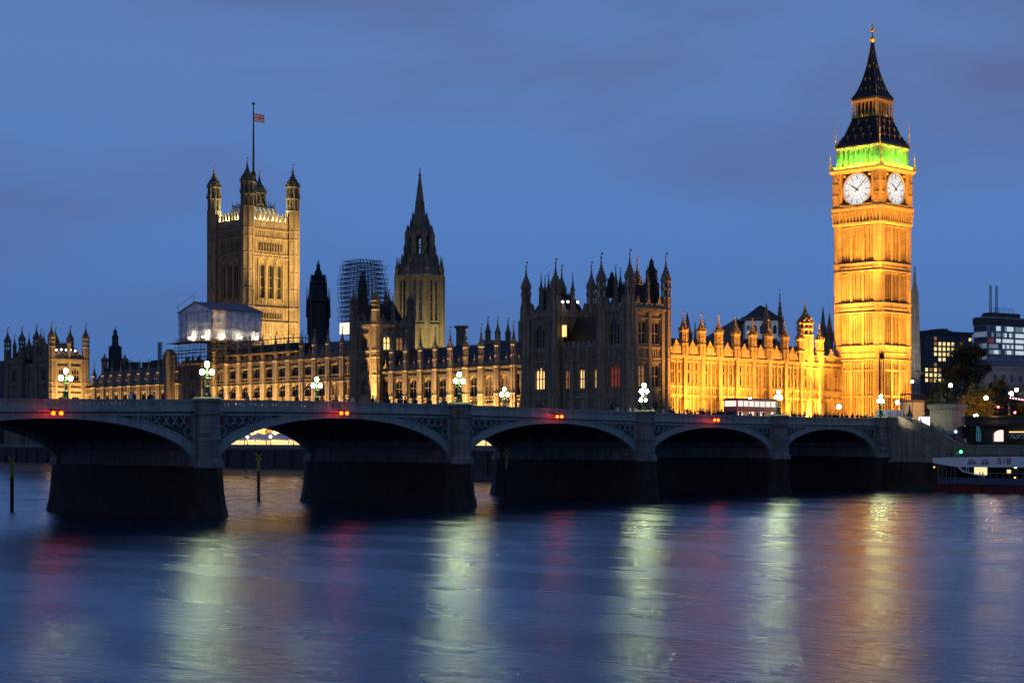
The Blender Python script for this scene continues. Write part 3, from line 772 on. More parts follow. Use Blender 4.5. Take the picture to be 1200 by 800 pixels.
    for i in range(8):
        a = 2*math.pi*i/8+math.pi/8; bm_.tube((rb*math.cos(a), rb*math.sin(a), 1), (rb*math.cos(a), rb*math.sin(a), hgt-0.3), 0.09, 4)
    bmesh_ = proto(bm_, 'buttress', 'stone_lit')
    pm = pinn_mesh(0.66, (ztip-zpar)*0.55, (ztip-zpar)*0.45+1.2, mats=('stone_lit', 'gold'))
    for y in ys:
        if y > yb or y < ya: continue
        inst(bmesh_, r, x0-0.35, y, base); inst(pm, r, x0-0.35, y, zpar+0.3)
    return r, ys
def pxof(x, y):
    Z, l = zl(*pw(x, y)); return CX+FPX*l/Z

WX = 10.0
zA = lambda py, px: hz(py, pdepth(WX, py_at(px, WX)))
zpar_n = zA(429, 598)
print('wing heights', zpar_n, zA(385, 598), zA(400, 598), zA(453, 150), zA(428, 150), zA(422, 350), zA(395, 350), zA(442, 350))
y612 = py_at(612, 0.0)
PAV_D = 13.0
# river-front low floors are lit below the bridge arches
LOWF = (7.6, 11.2, 'win_warm')
wN, ysN = wing('river_range', 'low floodlit river range with slate roof between dark corner pavilion and turreted tower', WX, [457.4, 473.8, 491, 508.3, 525.8, 544, 562.2, 580.9, 600.2],
     [LOWF, (zA(464, 598)+0.3, zA(436, 598), 'glass')], zpar_n, zA(384, 598), zA(400, 598), y_ends=(py_at(613, WX), py_at(444, WX)), lit=[(560, 600, 13, 30, 'win_dim')])
zparC = zA(422, 350); 
wC, ysC = wing('river_range', 'taller three-storey floodlit river range with scaffolded roof in the middle', WX, [250, 264.3, 278.3, 292, 306.5, 321.5, 336.3, 352, 367, 383, 399.5],
     [LOWF, (zA(464, 350), zA(446, 350), 'glass'), (zA(440, 350), zA(425, 350), 'glass')], zparC, zA(394, 350), zA(402, 350), y_ends=(py_at(412, WX), py_at(244, WX)), lit=[(257, 262, 20, 40, 'win_dim'), (398, 412, 13, 40, 'win_dim'), (383, 395, 13, 22, 'win_dim')])
wS, ysS = wing('river_range', 'far low floodlit river range beside the left corner pavilion', WX, [109, 119.4, 129.6, 140, 150.6, 161.6, 172.8, 184.2, 195.4, 207],
     [LOWF, (zA(470, 150), zA(457, 150), 'glass')], zA(453, 150), zA(428, 150), zA(431, 150), y_ends=(py_at(224, WX), py_at(100, WX)))

def pav_tower(r, x0, y0, x1, y1, base, lv, stone, wstyles, faces=(0, -90, 90, 180), win_n=2):
    """rectangular tower body in palace coordinates with four corner turrets; lv: dict of levels"""
    mb = MB(); cb = MB(); wl = []
    for ang in faces:
        if ang == 0: o = (x0, y0); L = x1-x0
        elif ang == -90: o = (x0, y1); L = y1-y0
        elif ang == 90: o = (x1, y0); L = y1-y0
        else: o = (x1, y1); L = x1-x0
        mb.face_frame(o[0], o[1], ang); cb.face_frame(o[0], o[1], ang)
        nb = win_n if ang in (0, 180) else 1
        holes = []; q0 = 1.6
        for i in range(nb):
            uc = q0+(L-2*q0)*(i+0.5)/nb
            for fi, (zb, zt_, kinds) in enumerate(lv['floors']):
                W = round(min((L-2*q0)/nb*0.55, 3.0), 1)
                if zt_-zb < 1: continue
                holes.append((uc-W/2, uc+W/2, zb, zt_))
                kk = wstyles.get((ang, fi, i), 'Dglass' if stone == 'stone_dark' else 'glass')
                wl.append((o, ang, uc, zb, W, zt_-zb, kk))
                for s_ in (-1, 1): mb.box(uc+s_*(W/2+0.3)-0.12, uc+s_*(W/2+0.3)+0.12, 0, 0.2, zb-0.8, zt_+0.6)
                mb.box(uc-W/2-0.4, uc+W/2+0.4, 0, 0.28, zt_+0.15, zt_+0.45)
        mb.wall(0, L, base, lv['cor'], holes)
        for i in range(nb+1):
            u = q0+(L-2*q0)*i/nb
            mb.box(u-0.4, u+0.4, 0, 0.45, base, lv['cor'])
        mb.ribs(q0, L-q0, lv['str'][0], lv['str'][1], 0.7, 0.14, 0, 0.16)
        for z in lv['bands']: band(mb, 0, L, z, 0.35, 0.3)
        band(mb, 0, L, lv['cor'], 0.6, 0.55)
        cb.crenel(0.8, L-0.8, lv['cor']+0.3, lv['bat']-lv['cor']-0.3, 1.5, -0.25, 0.2)
        n = 3
        for i in range(n):
            u = L*(i+0.75)/(n+0.5); cb.ext([(u-0.8, lv['bat']-0.6), (u+0.8, lv['bat']-0.6), (u+0.3, lv['bat']+0.8), (u, lv['bat']+1.6), (u-0.3, lv['bat']+0.8)], -0.15, 0.1)
    wo = mb.build('wall', stone, r); cb.build('battlement', stone, r)
    for o, ang, uc, zb, W, H, kk in wl:
        a = R(ang); window(r, o[0]+uc*math.cos(a), o[1]+uc*math.sin(a), zb, ang, W, H, 3 if W > 2.2 else 2, 1, kk)
    return wo
def iron_roof(r, x0, y0, x1, y1, z0, z1, m='iron_roof', crest=True):
    mb = MB(); i_ = min(x1-x0, y1-y0)*0.26
    mb.add([(x0,y0,z0),(x1,y0,z0),(x1,y1,z0),(x0,y1,z0),(x0+i_,y0+i_,z1),(x1-i_,y0+i_,z1),(x1-i_,y1-i_,z1),(x0+i_,y1-i_,z1)], [(0,1,5,4),(1,2,6,5),(2,3,7,6),(3,0,4,7),(4,5,6,7)])
    ro = mb.build('roof', m, r); c = MB()
    X0, X1, Y0, Y1 = x0+i_, x1-i_, y0+i_, y1-i_
    for (a, b_) in (((X0,Y0),(X1,Y0)),((X1,Y0),(X1,Y1)),((X1,Y1),(X0,Y1)),((X0,Y1),(X0,Y0))):
        L = math.hypot(b_[0]-a[0], b_[1]-a[1]); n = max(2, int(L/0.6))
        c.tube((*a, z1+0.3), (*b_, z1+0.3), 0.05, 4)
        for i in range(n+1):
            t = i/n; p = (a[0]+(b_[0]-a[0])*t, a[1]+(b_[1]-a[1])*t); c.tube((*p, z1), (*p, z1+0.75+0.35*(i % 3 == 0)), 0.05, 4, 0.01)
    c.build('ridge_crest', 'iron_roof', ro)
    return ro

# ---- Speaker's end pavilion (dark, right of centre)
zK = lambda py: hz(py, 341.0+1.0)
W1 = px_at(782, 0.0)
yR = py_at(703, 0.0); yL0 = py_at(651, 0.0); yL1 = py_at(615, 0.0)
lvK = dict(cor=zK(362), bat=zK(354), str=(zK(417), zK(408)), bands=[zK(406), zK(419), zK(455), zK(464)],
           floors=[(zK(479), zK(468), ''), (zK(452.5), zK(425), ''), (zK(402), zK(374), '')])
pv_ = proot('corner_pavilion', W1/2, yL1/2, GZ, 'large dark unlit stone pavilion with many turrets between the two floodlit ranges', 'palace')
pav_tower(pv_, 0, 0, W1, yR, GZ, lvK, 'stone_dark', {(-90, 1, 0): 'Dwin_red', (0, 1, 0): 'Dwin_dim', (0, 0, 1): 'Dglass'})
lvL = dict(lvK); dz = (pdepth(0, yL1)-341)/2000*0
zLc = hz(369, pdepth(0, yL0)); lvL['cor'] = lvK['cor']
pav_tower(pv_, 0, yL0, W1, yL1, GZ, lvK, 'stone_dark', {(-90, 1, 0): 'Dwin_warm', (-90, 0, 0): 'Dglass'})
# recessed middle with lower parapet
mb = MB(); mb.face_frame(1.2, yL0, -90); L = yL0-yR
zmid = zK(404)
holes = []; wm = []
for i in range(3):
    uc = L*(i+0.5)/3; holes.append((uc-0.8, uc+0.8, zK(452.5), zK(428))); wm.append((uc, zK(452.5), zK(428)-zK(452.5), ['Dwin_dim', 'Dwin_warm', 'Dwin_warm'][i]))
    mb.box(L*i/3-0.35, L*i/3+0.35, 0, 0.5, GZ, zmid)
    mb.ribs(L*i/3+0.4, L*(i+1)/3-0.4, zK(420), zK(409), 0.7, 0.14, 0, 0.16)
mb.wall(0, L, GZ, zmid, holes)
for z in (zK(406), zK(419), zK(455), zK(464)): band(mb, 0, L, z, 0.35, 0.3)
mb.build('wall', 'stone_dark', pv_)
cb = MB(); cb.face_frame(1.2, yL0, -90); cb.crenel(0.5, L-0.5, zmid, 1.5, 1.5, -0.2, 0.2); cb.build('battlement', 'stone_dark', pv_)
for uc, zb, H, st in wm: window(pv_, 1.2, yL0-uc, zb, -90, 1.6, H, 2, 1, st)
mb = MB(); mb.box(W1-0.3, W1, yR, yL0, GZ, zmid); mb.build('rear_wall', 'stone_dark', pv_)
iron_roof(pv_, 1.0, 1.0, W1-1.0, yR-1.0, zK(360), zK(331))
iron_roof(pv_, 1.0, yL0+1, W1-1.0, yL1-1, zK(360), zK(334))
iron_roof(pv_, 2.5, yR-0.5, W1-0.5, yL0+0.5, zmid, zK(368))
rT = 0.98; zb_ = zK(362)
tm = turret_mesh(rT, zK(345)-GZ, zK(326)-GZ, zK(292)-GZ, bands=[zK(p)-GZ for p in (464, 455, 419, 406, 362)])
for x, y in ((0.2, 0.2), (W1-0.2, 0.2), (0.2, yR-0.2), (W1-0.2, yR-0.2), (0.2, yL0+0.2), (0.2, yL1-0.2), (W1-0.2, yL0+0.2), (W1-0.2, yL1-0.2)): inst(tm, pv_, x, y, GZ)
# slender pinnacles and an iron ventilator on the roof
sp_ = pinn_mesh(0.42, 4.5, 3.8, mats=('stone_dark', 'gold'))
for x, y in ((W1/2, 0.3), (0.3, yR/2), (W1/2, yR-0.5), (0.3, (yL0+yL1)/2), (W1/2, yL0+0.5), (W1/2, yL1-0.5), (0.3, yL0+2.5)): inst(sp_, pv_, x, y, zK(356))
def vent(r, x, y, z0, z1, rad, m='iron_roof', tip=0.16):
    mb = MB(); H = z1-z0
    mb.lathe(x, y, [(rad, z0), (rad, z0+H*0.34), (rad*1.12, z0+H*0.35), (rad*1.12, z0+H*0.38), (rad*0.72, z0+H*0.46), (rad*0.72, z0+H*0.62), (rad*0.85, z0+H*0.63), (rad*0.85, z0+H*0.66), (rad*0.42, z0+H*0.76), (rad*0.3, z0+H*0.86), (rad*0.36, z0+H*0.87), (0.05, z0+H*0.96), (0.04, z1)], 8)
    for i in range(8):
        a = 2*math.pi*i/8+math.pi/8; c, s = math.cos(a), math.sin(a)
        mb.tube((x+rad*1.05*c, y+rad*1.05*s, z0), (x+rad*1.05*c, y+rad*1.05*s, z0+H*0.5), rad*0.09, 4, 0.03)
        mb.tube((x+rad*0.8*c, y+rad*0.8*s, z0+H*0.46), (x+rad*0.8*c, y+rad*0.8*s, z0+H*0.76), rad*0.07, 4, 0.02)
    return mb.build('ventilator', m, r)
vx = px_at(760, W1*0.45)
vent(pv_, vx, yR*0.45, zK(350), zK(295), 1.55)
vx2 = yR*0.6
vent(pv_, W1*0.35, py_at(717, W1*0.35), zK(345), zK(312), 1.2); vent(pv_, W1*0.4, py_at(636, W1*0.4), zK(345), zK(322), 0.8)
# roof lamps and the lit oriel
lb = MB()
for px, py in ((659.5, 353.5), (665.5, 353.5), (677, 354)): 
    y = py_at(px, 1.8); lb.ball((1.8, y, hz(py, pdepth(1.8, y))), 0.22, 8, 6)
lb.build('roof_lamp', 'lamp_white', pv_)
y = py_at(657.5, -0.1); z = hz(387.5, pdepth(0, y)); mb = MB(); mb.face_frame(-0.02+1.0, y, -90); mb.box(-0.55, 0.55, 0, 0.3, z-1.2, z+1.2); mb.build('lit_window', 'win_warm', pv_)

# ---- far left pavilion
WXs = WX
zS_d = pdepth(0, py_at(60, 0)); yS0 = py_at(60, 0); yS1 = py_at(8, 0); zS = lambda py: hz(py, zS_d)
WS = px_at(101.5, yS0)
ps = proot('corner_pavilion', WS/2, (yS0+yS1)/2, GZ, 'turreted stone pavilion at the left end with one face floodlit gold', 'palace')
lvS = dict(cor=zS(421), bat=zS(415), str=(zS(453), zS(449)), bands=[zS(448), zS(454.5), zS(461)], floors=[(zS(467), zS(462), ''), (zS(445), zS(430), '')])
d3 = (yS1-yS0)*0.34
pav_tower(ps, 0, yS0, WS, yS0+d3, GZ, lvS, 'stone', {})
pav_tower(ps, 0, yS1-d3, WS, yS1, GZ, lvS, 'stone', {})
mb = MB(); mb.face_frame(0.8, yS1-d3, -90); L = yS1-yS0-2*d3; mb.wall(0, L, GZ, zS(424)); 
for i in range(4): mb.box(L*i/3-0.3, L*i/3+0.3, 0, 0.4, GZ, zS(424))
for z in lvS['bands']: band(mb, 0, L, z, 0.35, 0.3)
mb.ribs(0, L, zS(446), zS(428), 1.2, 0.16, 0, 0.2); mb.build('wall', 'stone', ps)
iron_roof(ps, 0.8, yS0+0.8, WS-0.8, yS1-0.8, zS(419), zS(401), 'slate')
tm2 = turret_mesh(1.05, zS(405)-GZ, zS(395)-GZ, zS(377)-GZ, mats=('stone', 'gold'), bands=[zS(p)-GZ for p in (461, 454.5, 448, 421)])
for x, y in ((0.2, yS0+0.2), (WS-0.2, yS0+0.2), (0.2, yS0+d3-0.2), (0.2, yS1-d3), (0.2, yS1-0.2), (WS-0.2, yS1-0.2), (WS-0.2, yS0+d3), (WS-0.2, yS1-d3)): inst(tm2, ps, x, y, GZ)
sp2 = pinn_mesh(0.6, 4.5, 4.0, mats=('stone', 'gold'))
for x, y in ((WS/2, yS0+0.2), (0.2, yS0+d3/2), (0.2, (yS0+yS1)/2), (0.2, yS1-d3/2)): inst(sp2, ps, x, y, zS(418))
lb = MB()
for px, py in ((66, 410), (72, 409.5), (77.5, 410), (82.5, 410), (88, 411)):
    x = px_at(px, yS0+1.0); lb.ball((x, yS0+1.0, hz(py, pdepth(x, yS0+1))), 0.28, 8, 6)
lb.build('roof_lamp', 'lamp_white', ps)

# ---- turreted tower in the middle of the river front
xT = WX-2.0; yT0 = py_at(440, xT); yT1 = py_at(414, xT); WT = px_at(482, yT0)-xT
dT = pdepth(xT, yT0); zT = lambda py: hz(py, dT)
pt = proot('river_tower', xT+WT/2, (yT0+yT1)/2, GZ, 'square turreted tower with one bright buttress and lit window in front of the spire', 'tower')
lvT = dict(cor=zT(381), bat=zT(374), str=(zT(417), zT(412)), bands=[zT(411), zT(419), zT(440)], floors=[(zT(462), zT(441), ''), (zT(434), zT(421), ''), (zT(409), zT(392), '')])
pav_tower(pt, xT, yT0, xT+WT, yT1, GZ, lvT, 'stone', {(0, 2, 0): 'win_warm', (0, 2, 1): 'win_dim'})
iron_roof(pt, xT+1, yT0+1, xT+WT-1, yT1-1, zT(380), zT(354))
tm3 = turret_mesh(1.0, zT(362)-GZ, zT(352)-GZ, zT(333)-GZ, mats=('stone', 'gold'), bands=[zT(p)-GZ for p in (440, 419, 411, 381)])
for x, y in ((xT+.1, yT0+.1), (xT+WT-.1, yT0+.1), (xT+.1, yT1-.1), (xT+WT-.1, yT1-.1)): inst(tm3, pt, x, y, GZ)
inst(pinn_mesh(0.5, 3, 4, mats=('stone_dark', 'gold')), pt, xT+WT*0.5, yT0+0.3, zT(376)); inst(pinn_mesh(0.5, 4, 4, mats=('stone_dark', 'gold')), pt, xT+WT*0.6, (yT0+yT1)/2, zT(365))

# ---- matching tower under scaffold and white sheeting
xq = WX-2.0; yq0 = py_at(240, xq); yq1 = py_at(212, xq); Wq = WT; dq = pdepth(xq, yq0); zq = lambda py: hz(py, dq)
pq = proot('river_tower', xq+Wq/2, (yq0+yq1)/2, GZ, 'stone tower under repair below the white sheeted box', 'tower')
pav_tower(pq, xq, yq0, xq+Wq, yq1, GZ, dict(cor=zq(425), bat=zq(421), str=(zq(452), zq(447)), bands=[zq(446), zq(454)], floors=[(zq(467), zq(456), ''), (zq(444), zq(432), '')]), 'stone', {})
# the sheeted box
xb0 = xq-3.5; yb0 = py_at(249, xb0); yb1 = py_at(210, xb0); xb1 = px_at(306, yb0); db = pdepth(xb0, yb0); zb = lambda py: hz(py, db)
bx_ = proot('sheeted_shelter', (xb0+xb1)/2, (yb0+yb1)/2, zb(398), 'white plastic sheeted scaffold shelter lit by work lamps along its foot', 'scaffold shelter')
def wrinkled(mb, p0, p1, z0, z1, n=26, k=12):
    p0 = Vector(p0); p1 = Vector(p1); d = p1-p0; nn = Vector((-d.y, d.x)).normalized(); V = []
    for j in range(k+1):
        for i in range(n+1):
            p = p0+d*i/n+nn*(0.30*math.sin(i*1.9+j*0.7)*math.sin(j*1.1+i*0.2)+random.uniform(-.16, .16)+0.18*(j % 3 == 0)); V.append((p.x, p.y, z0+(z1-z0)*j/k))
    mb.add(V, [(j*(n+1)+i, j*(n+1)+i+1, (j+1)*(n+1)+i+1, (j+1)*(n+1)+i) for j in range(k) for i in range(n)])
mb = MB(); zt0, zt1, ze = zb(398), zb(363), zb(353)
c4 = [(xb0, yb0), (xb1, yb0), (xb1, yb1), (xb0, yb1)]
for i in range(4): wrinkled(mb, c4[i], c4[(i+1) % 4], zt0, zt1)
ym = (yb0+yb1)/2
mb.add([(xb0, yb0, zt1), (xb0, yb1, zt1), (xb0, ym, ze+0.2)], [(0,1,2)]); mb.add([(xb1, yb0, zt1), (xb1, yb1, zt1), (xb1, ym, ze)], [(0,1,2)])
mb.build('sheeting', 'sheeting', bx_, smooth=True)
mb = MB()
for s_ in (0, 1):
    ya_ = yb0-0.5 if s_ == 0 else yb1+0.5
    mb.add([(xb0-0.5, ya_, zt1), (xb1+0.5, ya_, zt1), (xb1+0.5, ym, ze+0.3), (xb0-0.5, ym, ze+0.3), (xb0-0.5, ya_, zt1+0.15), (xb1+0.5, ya_, zt1+0.15), (xb1+0.5, ym, ze+0.5), (xb0-0.5, ym, ze+0.5)], [(0,1,2,3),(7,6,5,4),(0,4,5,1),(0,3,7,4),(1,5,6,2)])
mb.build('roof', 'lead', bx_)
mb = MB()
for i in range(9):
    x = xb0+(xb1-xb0)*i/8; mb.tube((x, yb0-0.35, zt0-1), (x, yb0-0.35, zt1+0.3), 0.05, 4)
    y = yb0+(yb1-yb0)*i/8; mb.tube((xb0-0.35, y, zt0-1), (xb0-0.35, y, zt1+0.6+ (1 if i in (0, 4, 8) else 0)*2.5), 0.05, 4)
for z in (zt0+1, zt0+3, zt0+5): mb.tube((xb0-0.35, yb0, z), (xb0-0.35, yb1, z), 0.05, 4); mb.tube((xb0, yb0-0.35, z), (xb1, yb0-0.35, z), 0.05, 4)
mb.tube((xb0-0.5, yb1+1, zt1+1.6), (xb0-0.5, ym, ze+2.4), 0.06, 4); mb.tube((xb0-0.5, ym, ze+0.5), (xb0-0.5, ym, ze+3.4), 0.06, 4)
mb.build('frame', 'scaffold', bx_)
wl_pts = []
for px, py in ((223, 394), (239, 393)): y = py_at(px, xb0-0.9); wl_pts.append((xb0-0.9, y, zt0+0.9))
for px, py in ((261, 392), (281, 394), (300, 394)): x = px_at(px, yb0-0.9); wl_pts.append((x, yb0-0.9, zt0+0.9))
for p in wl_pts:
    g = MB(); g.box(p[0]-0.4, p[0]+0.4, p[1]-0.4, p[1]+0.4, p[2]-0.25, p[2]+0.25); g.build('work_lamp', 'work_lamp', bx_)
# scaffold decks under the box and along the central roof
sc_ = proot('scaffold', (xb0+xb1)/2, yb0, zb(430), 'dark tube scaffold and plank decks under the white shelter and along the roof', 'scaffold')
mb = MB(); pk = MB()
def scaf(x0, x1, y0, y1, z0, z1, st=2.1, lift=1.9, deck=True, dr=0.05):
    nx = max(1, round((x1-x0)/st)); ny = max(1, round((y1-y0)/st)); nz = max(1, round((z1-z0)/lift))
    for i in range(nx+1):
        for j in range(ny+1):
            if 0 < i < nx and 0 < j < ny: continue
            x = x0+(x1-x0)*i/nx; y = y0+(y1-y0)*j/ny; mb.tube((x, y, z0-0.3), (x, y, z1+random.uniform(0, 1.2)), dr, 4)
    for k in range(nz+1):
        z = z0+(z1-z0)*k/nz
        for dz_ in (0, 0.55, 1.0):
            for y in (y0, y1): mb.tube((x0-0.3, y, z+dz_), (x1+0.3, y, z+dz_), dr, 4)
            for x in (x0, x1): mb.tube((x, y0-0.3, z+dz_), (x, y1+0.3, z+dz_), dr, 4)
        if deck:
            pk.box(x0-0.2, x0+1.2, y0, y1, z-0.12, z-0.05); pk.box(x0+1.2, x1, y0-0.2, y0+1.2, z-0.12, z-0.05)
        for i in range(nx):
            if random.random() < .5: mb.tube((x0+(x1-x0)*i/nx, y0, z), (x0+(x1-x0)*(i+1)/nx, y0, z+lift), dr, 4)
        for j in range(ny):
            if random.random() < .5: mb.tube((x0, y0+(y1-y0)*j/ny, z), (x0, y0+(y1-y0)*(j+1)/ny, z+lift), dr, 4)
scaf(xb0-0.5, xb1+0.5, yb0-0.5, yb1+1.5, zq(427), zq(402))
yE = py_at(346, WX); zdk = hz(411, pdepth(WX, yE))
scaf(WX-0.6, WX+9, yE, yb0-1, zdk-0.3, zdk+3.6)
pk.box(WX-1.6, WX+1.5, yE-2, yb0-1, zdk-0.2, zdk+0.05)
for k in range(3): pk.box(xb0-3.0+k*0.6, xb0, yb0-1, yb1+3, zq(402)+k*-3.0, zq(402)+0.08+k*-3.0)
mb.build('tubes', 'scaffold', sc_); pk.build('planks', 'plank', sc_)
tarp = MB(); tarp.box(WX+2, WX+8.5, yE+2, yb0-2, zdk+0.1, zdk+2.4); tarp.build('roof_cover', 'slate', sc_)

# ---- floodlit range between the dark pavilion and the clock tower
pA = pw(px_at(783.5, 3.0), 3.0)
EC = Vector((94.5, 55.4)); EDEL = R(4.0)
eW = Vector((math.cos(EDEL), -math.sin(EDEL))); eU = Vector((math.sin(EDEL), math.cos(EDEL)))
pB = EC-eW*5.6+eU*4.6
dAB = (pB-pA); LAB = dAB.length; dAB.normalize(); angAB = math.atan2(dAB.y, dAB.x)
zN = lambda py, px: hz(py, zl(*(pA+dAB*hit(px, pA, dAB)))[0])
rn = root('floodlit_range', (pA.x, pA.y, 10.6), angAB, 'long golden floodlit range with a row of pinnacles joining the clock tower', 'palace', off=(0, 0, 10.6))
zc_n = (zN(419, 790)+zN(425, 970))/2; zf1 = zN(454, 850); zf0 = zN(464, 850)
print('north range', zc_n, zf1, zf0, LAB)
pxs = [800.6, 821.4, 841.6, 861.6, 881.4, 900, 918.8, 937.2, 960]
us = [hit(p, pA, dAB) for p in pxs]; print(us)
mb = MB(); mb.face_frame(0, 0, 0); holes = []; wl = []
eds = [0]+us+[LAB]
for i in range(len(eds)-1):
    a, c = eds[i], eds[i+1]; B = c-a
    nW = 2
    for j in range(nW):
        uc = a+B*(0.27+0.46*j) ; W = 0.7 if j else 1.15
        if B < 5: W = 0.9
        for z0_, z1_ in ((zf1+0.6, zf1+2.9), (zf1+3.3, zf1+5.7), (zf0-3.6, zf0-0.6)):
            holes.append((uc-W/2, uc+W/2, z0_, z1_)); wl.append((uc, z0_, W, z1_-z0_))
mb.wall(0, LAB, 10.6, zc_n, holes)
for i in range(len(eds)-1):
    a, c = eds[i], eds[i+1]
    mb.ribs(a, c, zf1+0.2, zc_n-0.6, (c-a)/9.0, 0.13, 0, 0.17); mb.ribs(a, c, zf0+0.2, zf1-0.3, (c-a)/9.0, 0.13, 0, 0.17); mb.ribs(a, c, 10.6, zf0-0.3, (c-a)/9.0, 0.13, 0, 0.17)
    mb.box(c-0.55, c+0.55, 0, 0.7, 10.6, zc_n); mb.box(c-0.75, c+0.75, 0, 0.95, 10.6, zf0-1)
    mb.box((a+c)/2-0.22, (a+c)/2+0.22, 0, 0.4, 10.6, zc_n)
holes2 = holes
for z in (zf1, zf0, zc_n-1.0): band(mb, 0, LAB, z, 0.3, 0.3)
band(mb, 0, LAB, zc_n, 0.5, 0.6)
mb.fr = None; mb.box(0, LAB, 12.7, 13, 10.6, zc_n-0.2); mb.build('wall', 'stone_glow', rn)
for uc, z0_, W, H in wl: window(rn, uc, 0, z0_, 0, W, H, 2, 0, 'glass', arched=False, dep=0.3)
cb = MB(); cb.face_frame(0, 0, 0); cb.crenel(0, LAB, zc_n+0.25, 1.7, 1.4, -0.2, 0.2)
for i in range(len(eds)-1):
    m_ = (eds[i]+eds[i+1])/2; cb.box(m_-1.2, m_+1.2, -0.25, 0.3, zc_n+0.3, zc_n+2.2)
    cb.ext([(m_-1.1, zc_n+2.2), (m_+1.1, zc_n+2.2), (m_+0.4, zc_n+3.0), (m_, zc_n+3.6), (m_-0.4, zc_n+3.0)], -0.2, 0.2)
cb.build('battlement', 'stone_glow', rn)
rf = MB(); zr = zc_n+4.2
rf.add([(0, 1.2, zc_n), (LAB, 1.2, zc_n), (LAB, 6, zr), (0, 6, zr), (LAB, 13, zc_n), (0, 13, zc_n)], [(0,1,2,3),(3,2,4,5),(0,3,5),(1,4,2)]); rf.build('roof', 'slate', rn)
pmn = pinn_mesh(0.95, zN(392, 880)-zc_n, zN(372, 880)-zN(392, 880), mats=('stone_glow', 'gold'))
for u in us: inst(pmn, rn, u, -0.1, zc_n)
ub = hit(947, pA, dAB); inst(turret_mesh(1.7, zN(392, 947)-zc_n, zN(379, 947)-zc_n, zN(352, 947)-zc_n, mats=('stone_glow', 'gold')), rn, ub, 0.8, zc_n)
inst(pinn_mesh(0.5, 1.6, 1.8, mats=('stone_glow', 'gold'), name='finial'), rn, us[5]+1.2, -0.1, zc_n+1)
# ---------------------------------------------------------------- the clock tower
ZT_ = 395.0; ze_ = lambda py: hz(py, ZT_)
GE = 10.6
ct = root('clock_tower', (EC.x, EC.y, GE), -EDEL, 'tall floodlit golden clock tower with white dials, green-lit belfry and dark spire', 'clock tower', off=(0, 0, GE))
hw = 6.35; rec = 0.42
bands_ = [(ze_(422), ze_(406)), (ze_(367), ze_(356)), (ze_(318), ze_(309))]
z_sh = ze_(262); z_c1 = ze_(243); z_c2 = ze_(200)
stages = [(GE, bands_[0][0]), (bands_[0][1], bands_[1][0]), (bands_[1][1], bands_[2][0]), (bands_[2][1], z_sh-0.2)]
mb = MB(); slit = {}
for ang in (0, 90, 180, -90):
    a = R(ang); ox, oy = -hw*math.cos(a)+hw*math.sin(a), -hw*math.sin(a)-hw*math.cos(a)
    mb.face_frame(ox, oy, ang); L = 2*hw
    holes = []
    for si, (za, zb2) in enumerate(stages):
        for i in range(3):
            for j in (-1, 0, 1):
                uc = 1.6+(L-3.2)*(i+0.5)/3+j*1.02
                if si == 0: 
                    if j == 0: holes.append((uc-0.16, uc+0.16, za+8.5, za+12.5))
                    continue
                holes.append((uc-0.15, uc+0.15, za+1.0, zb2-2.2)) if si == 3 else None
    mb.wall(1.5, L-1.5, GE, z_sh, holes, d=-rec, dep=0.4)
    for h in holes:
        mb.box(h[0], h[1], -rec-0.4, -rec-0.38, h[2], h[3], 1)
    for si, (za, zb2) in enumerate(stages):
        for i in range(4):
            u = 1.6+(L-3.2)*i/3; mb.box(u-0.32, u+0.32, -rec, 0.0, za, zb2)
        for i in range(3):
            u0 = 1.6+(L-3.2)*i/3+0.3; u1 = 1.6+(L-3.2)*(i+1)/3-0.3
            mb.ribs(u0, u1, za, zb2-0.4, (u1-u0)/4, 0.16, -rec, -0.12)
            if si == 0:
                for zz in (za+7.5, za+13.5): mb.box(u0, u1, -rec, -0.1, zz, zz+0.5)
    for lo, hi in bands_:
        mb.box(1.0, L-1.0, -rec, 0.02, lo, hi); mb.box(0.2, L-0.2, -0.1, 0.32, lo-0.2, lo+0.2); mb.box(0.2, L-0.2, -0.1, 0.32, hi-0.2, hi+0.2)
        n = 16
        for i in range(n):
            u = 1.5+(L-3)*(i+0.5)/n; mb.ball((u, 0.02, (lo+hi)/2), 0.3, 6, 4)
    mb.box(0.8, L-0.8, -rec, 0.1, GE, GE+1.6)
for sx in (-1, 1):
    for sy in (-1, 1):
        pr = [(1.12, GE), (1.12, GE+2), (1.0, GE+2.3)]
        for lo, hi in bands_: pr += [(1.0, lo-0.3), (1.18, lo-0.1), (1.18, lo+0.2), (1.0, lo+0.35), (1.0, hi-0.3), (1.18, hi-0.1), (1.18, hi+0.2), (1.0, hi+0.35)]
        pr += [(1.0, z_sh)]
        mb.fr = None; mb.lathe(sx*(hw-0.75), sy*(hw-0.75), pr, 8)
        for i in range(8):
            a = 2*math.pi*i/8+math.pi/8; mb.tube((sx*(hw-0.75)+math.cos(a), sy*(hw-0.75)+math.sin(a), GE), (sx*(hw-0.75)+math.cos(a), sy*(hw-0.75)+math.sin(a), z_sh), 0.1, 4)
mb.build('shaft', ['stone_glow', 'glass'], ct)
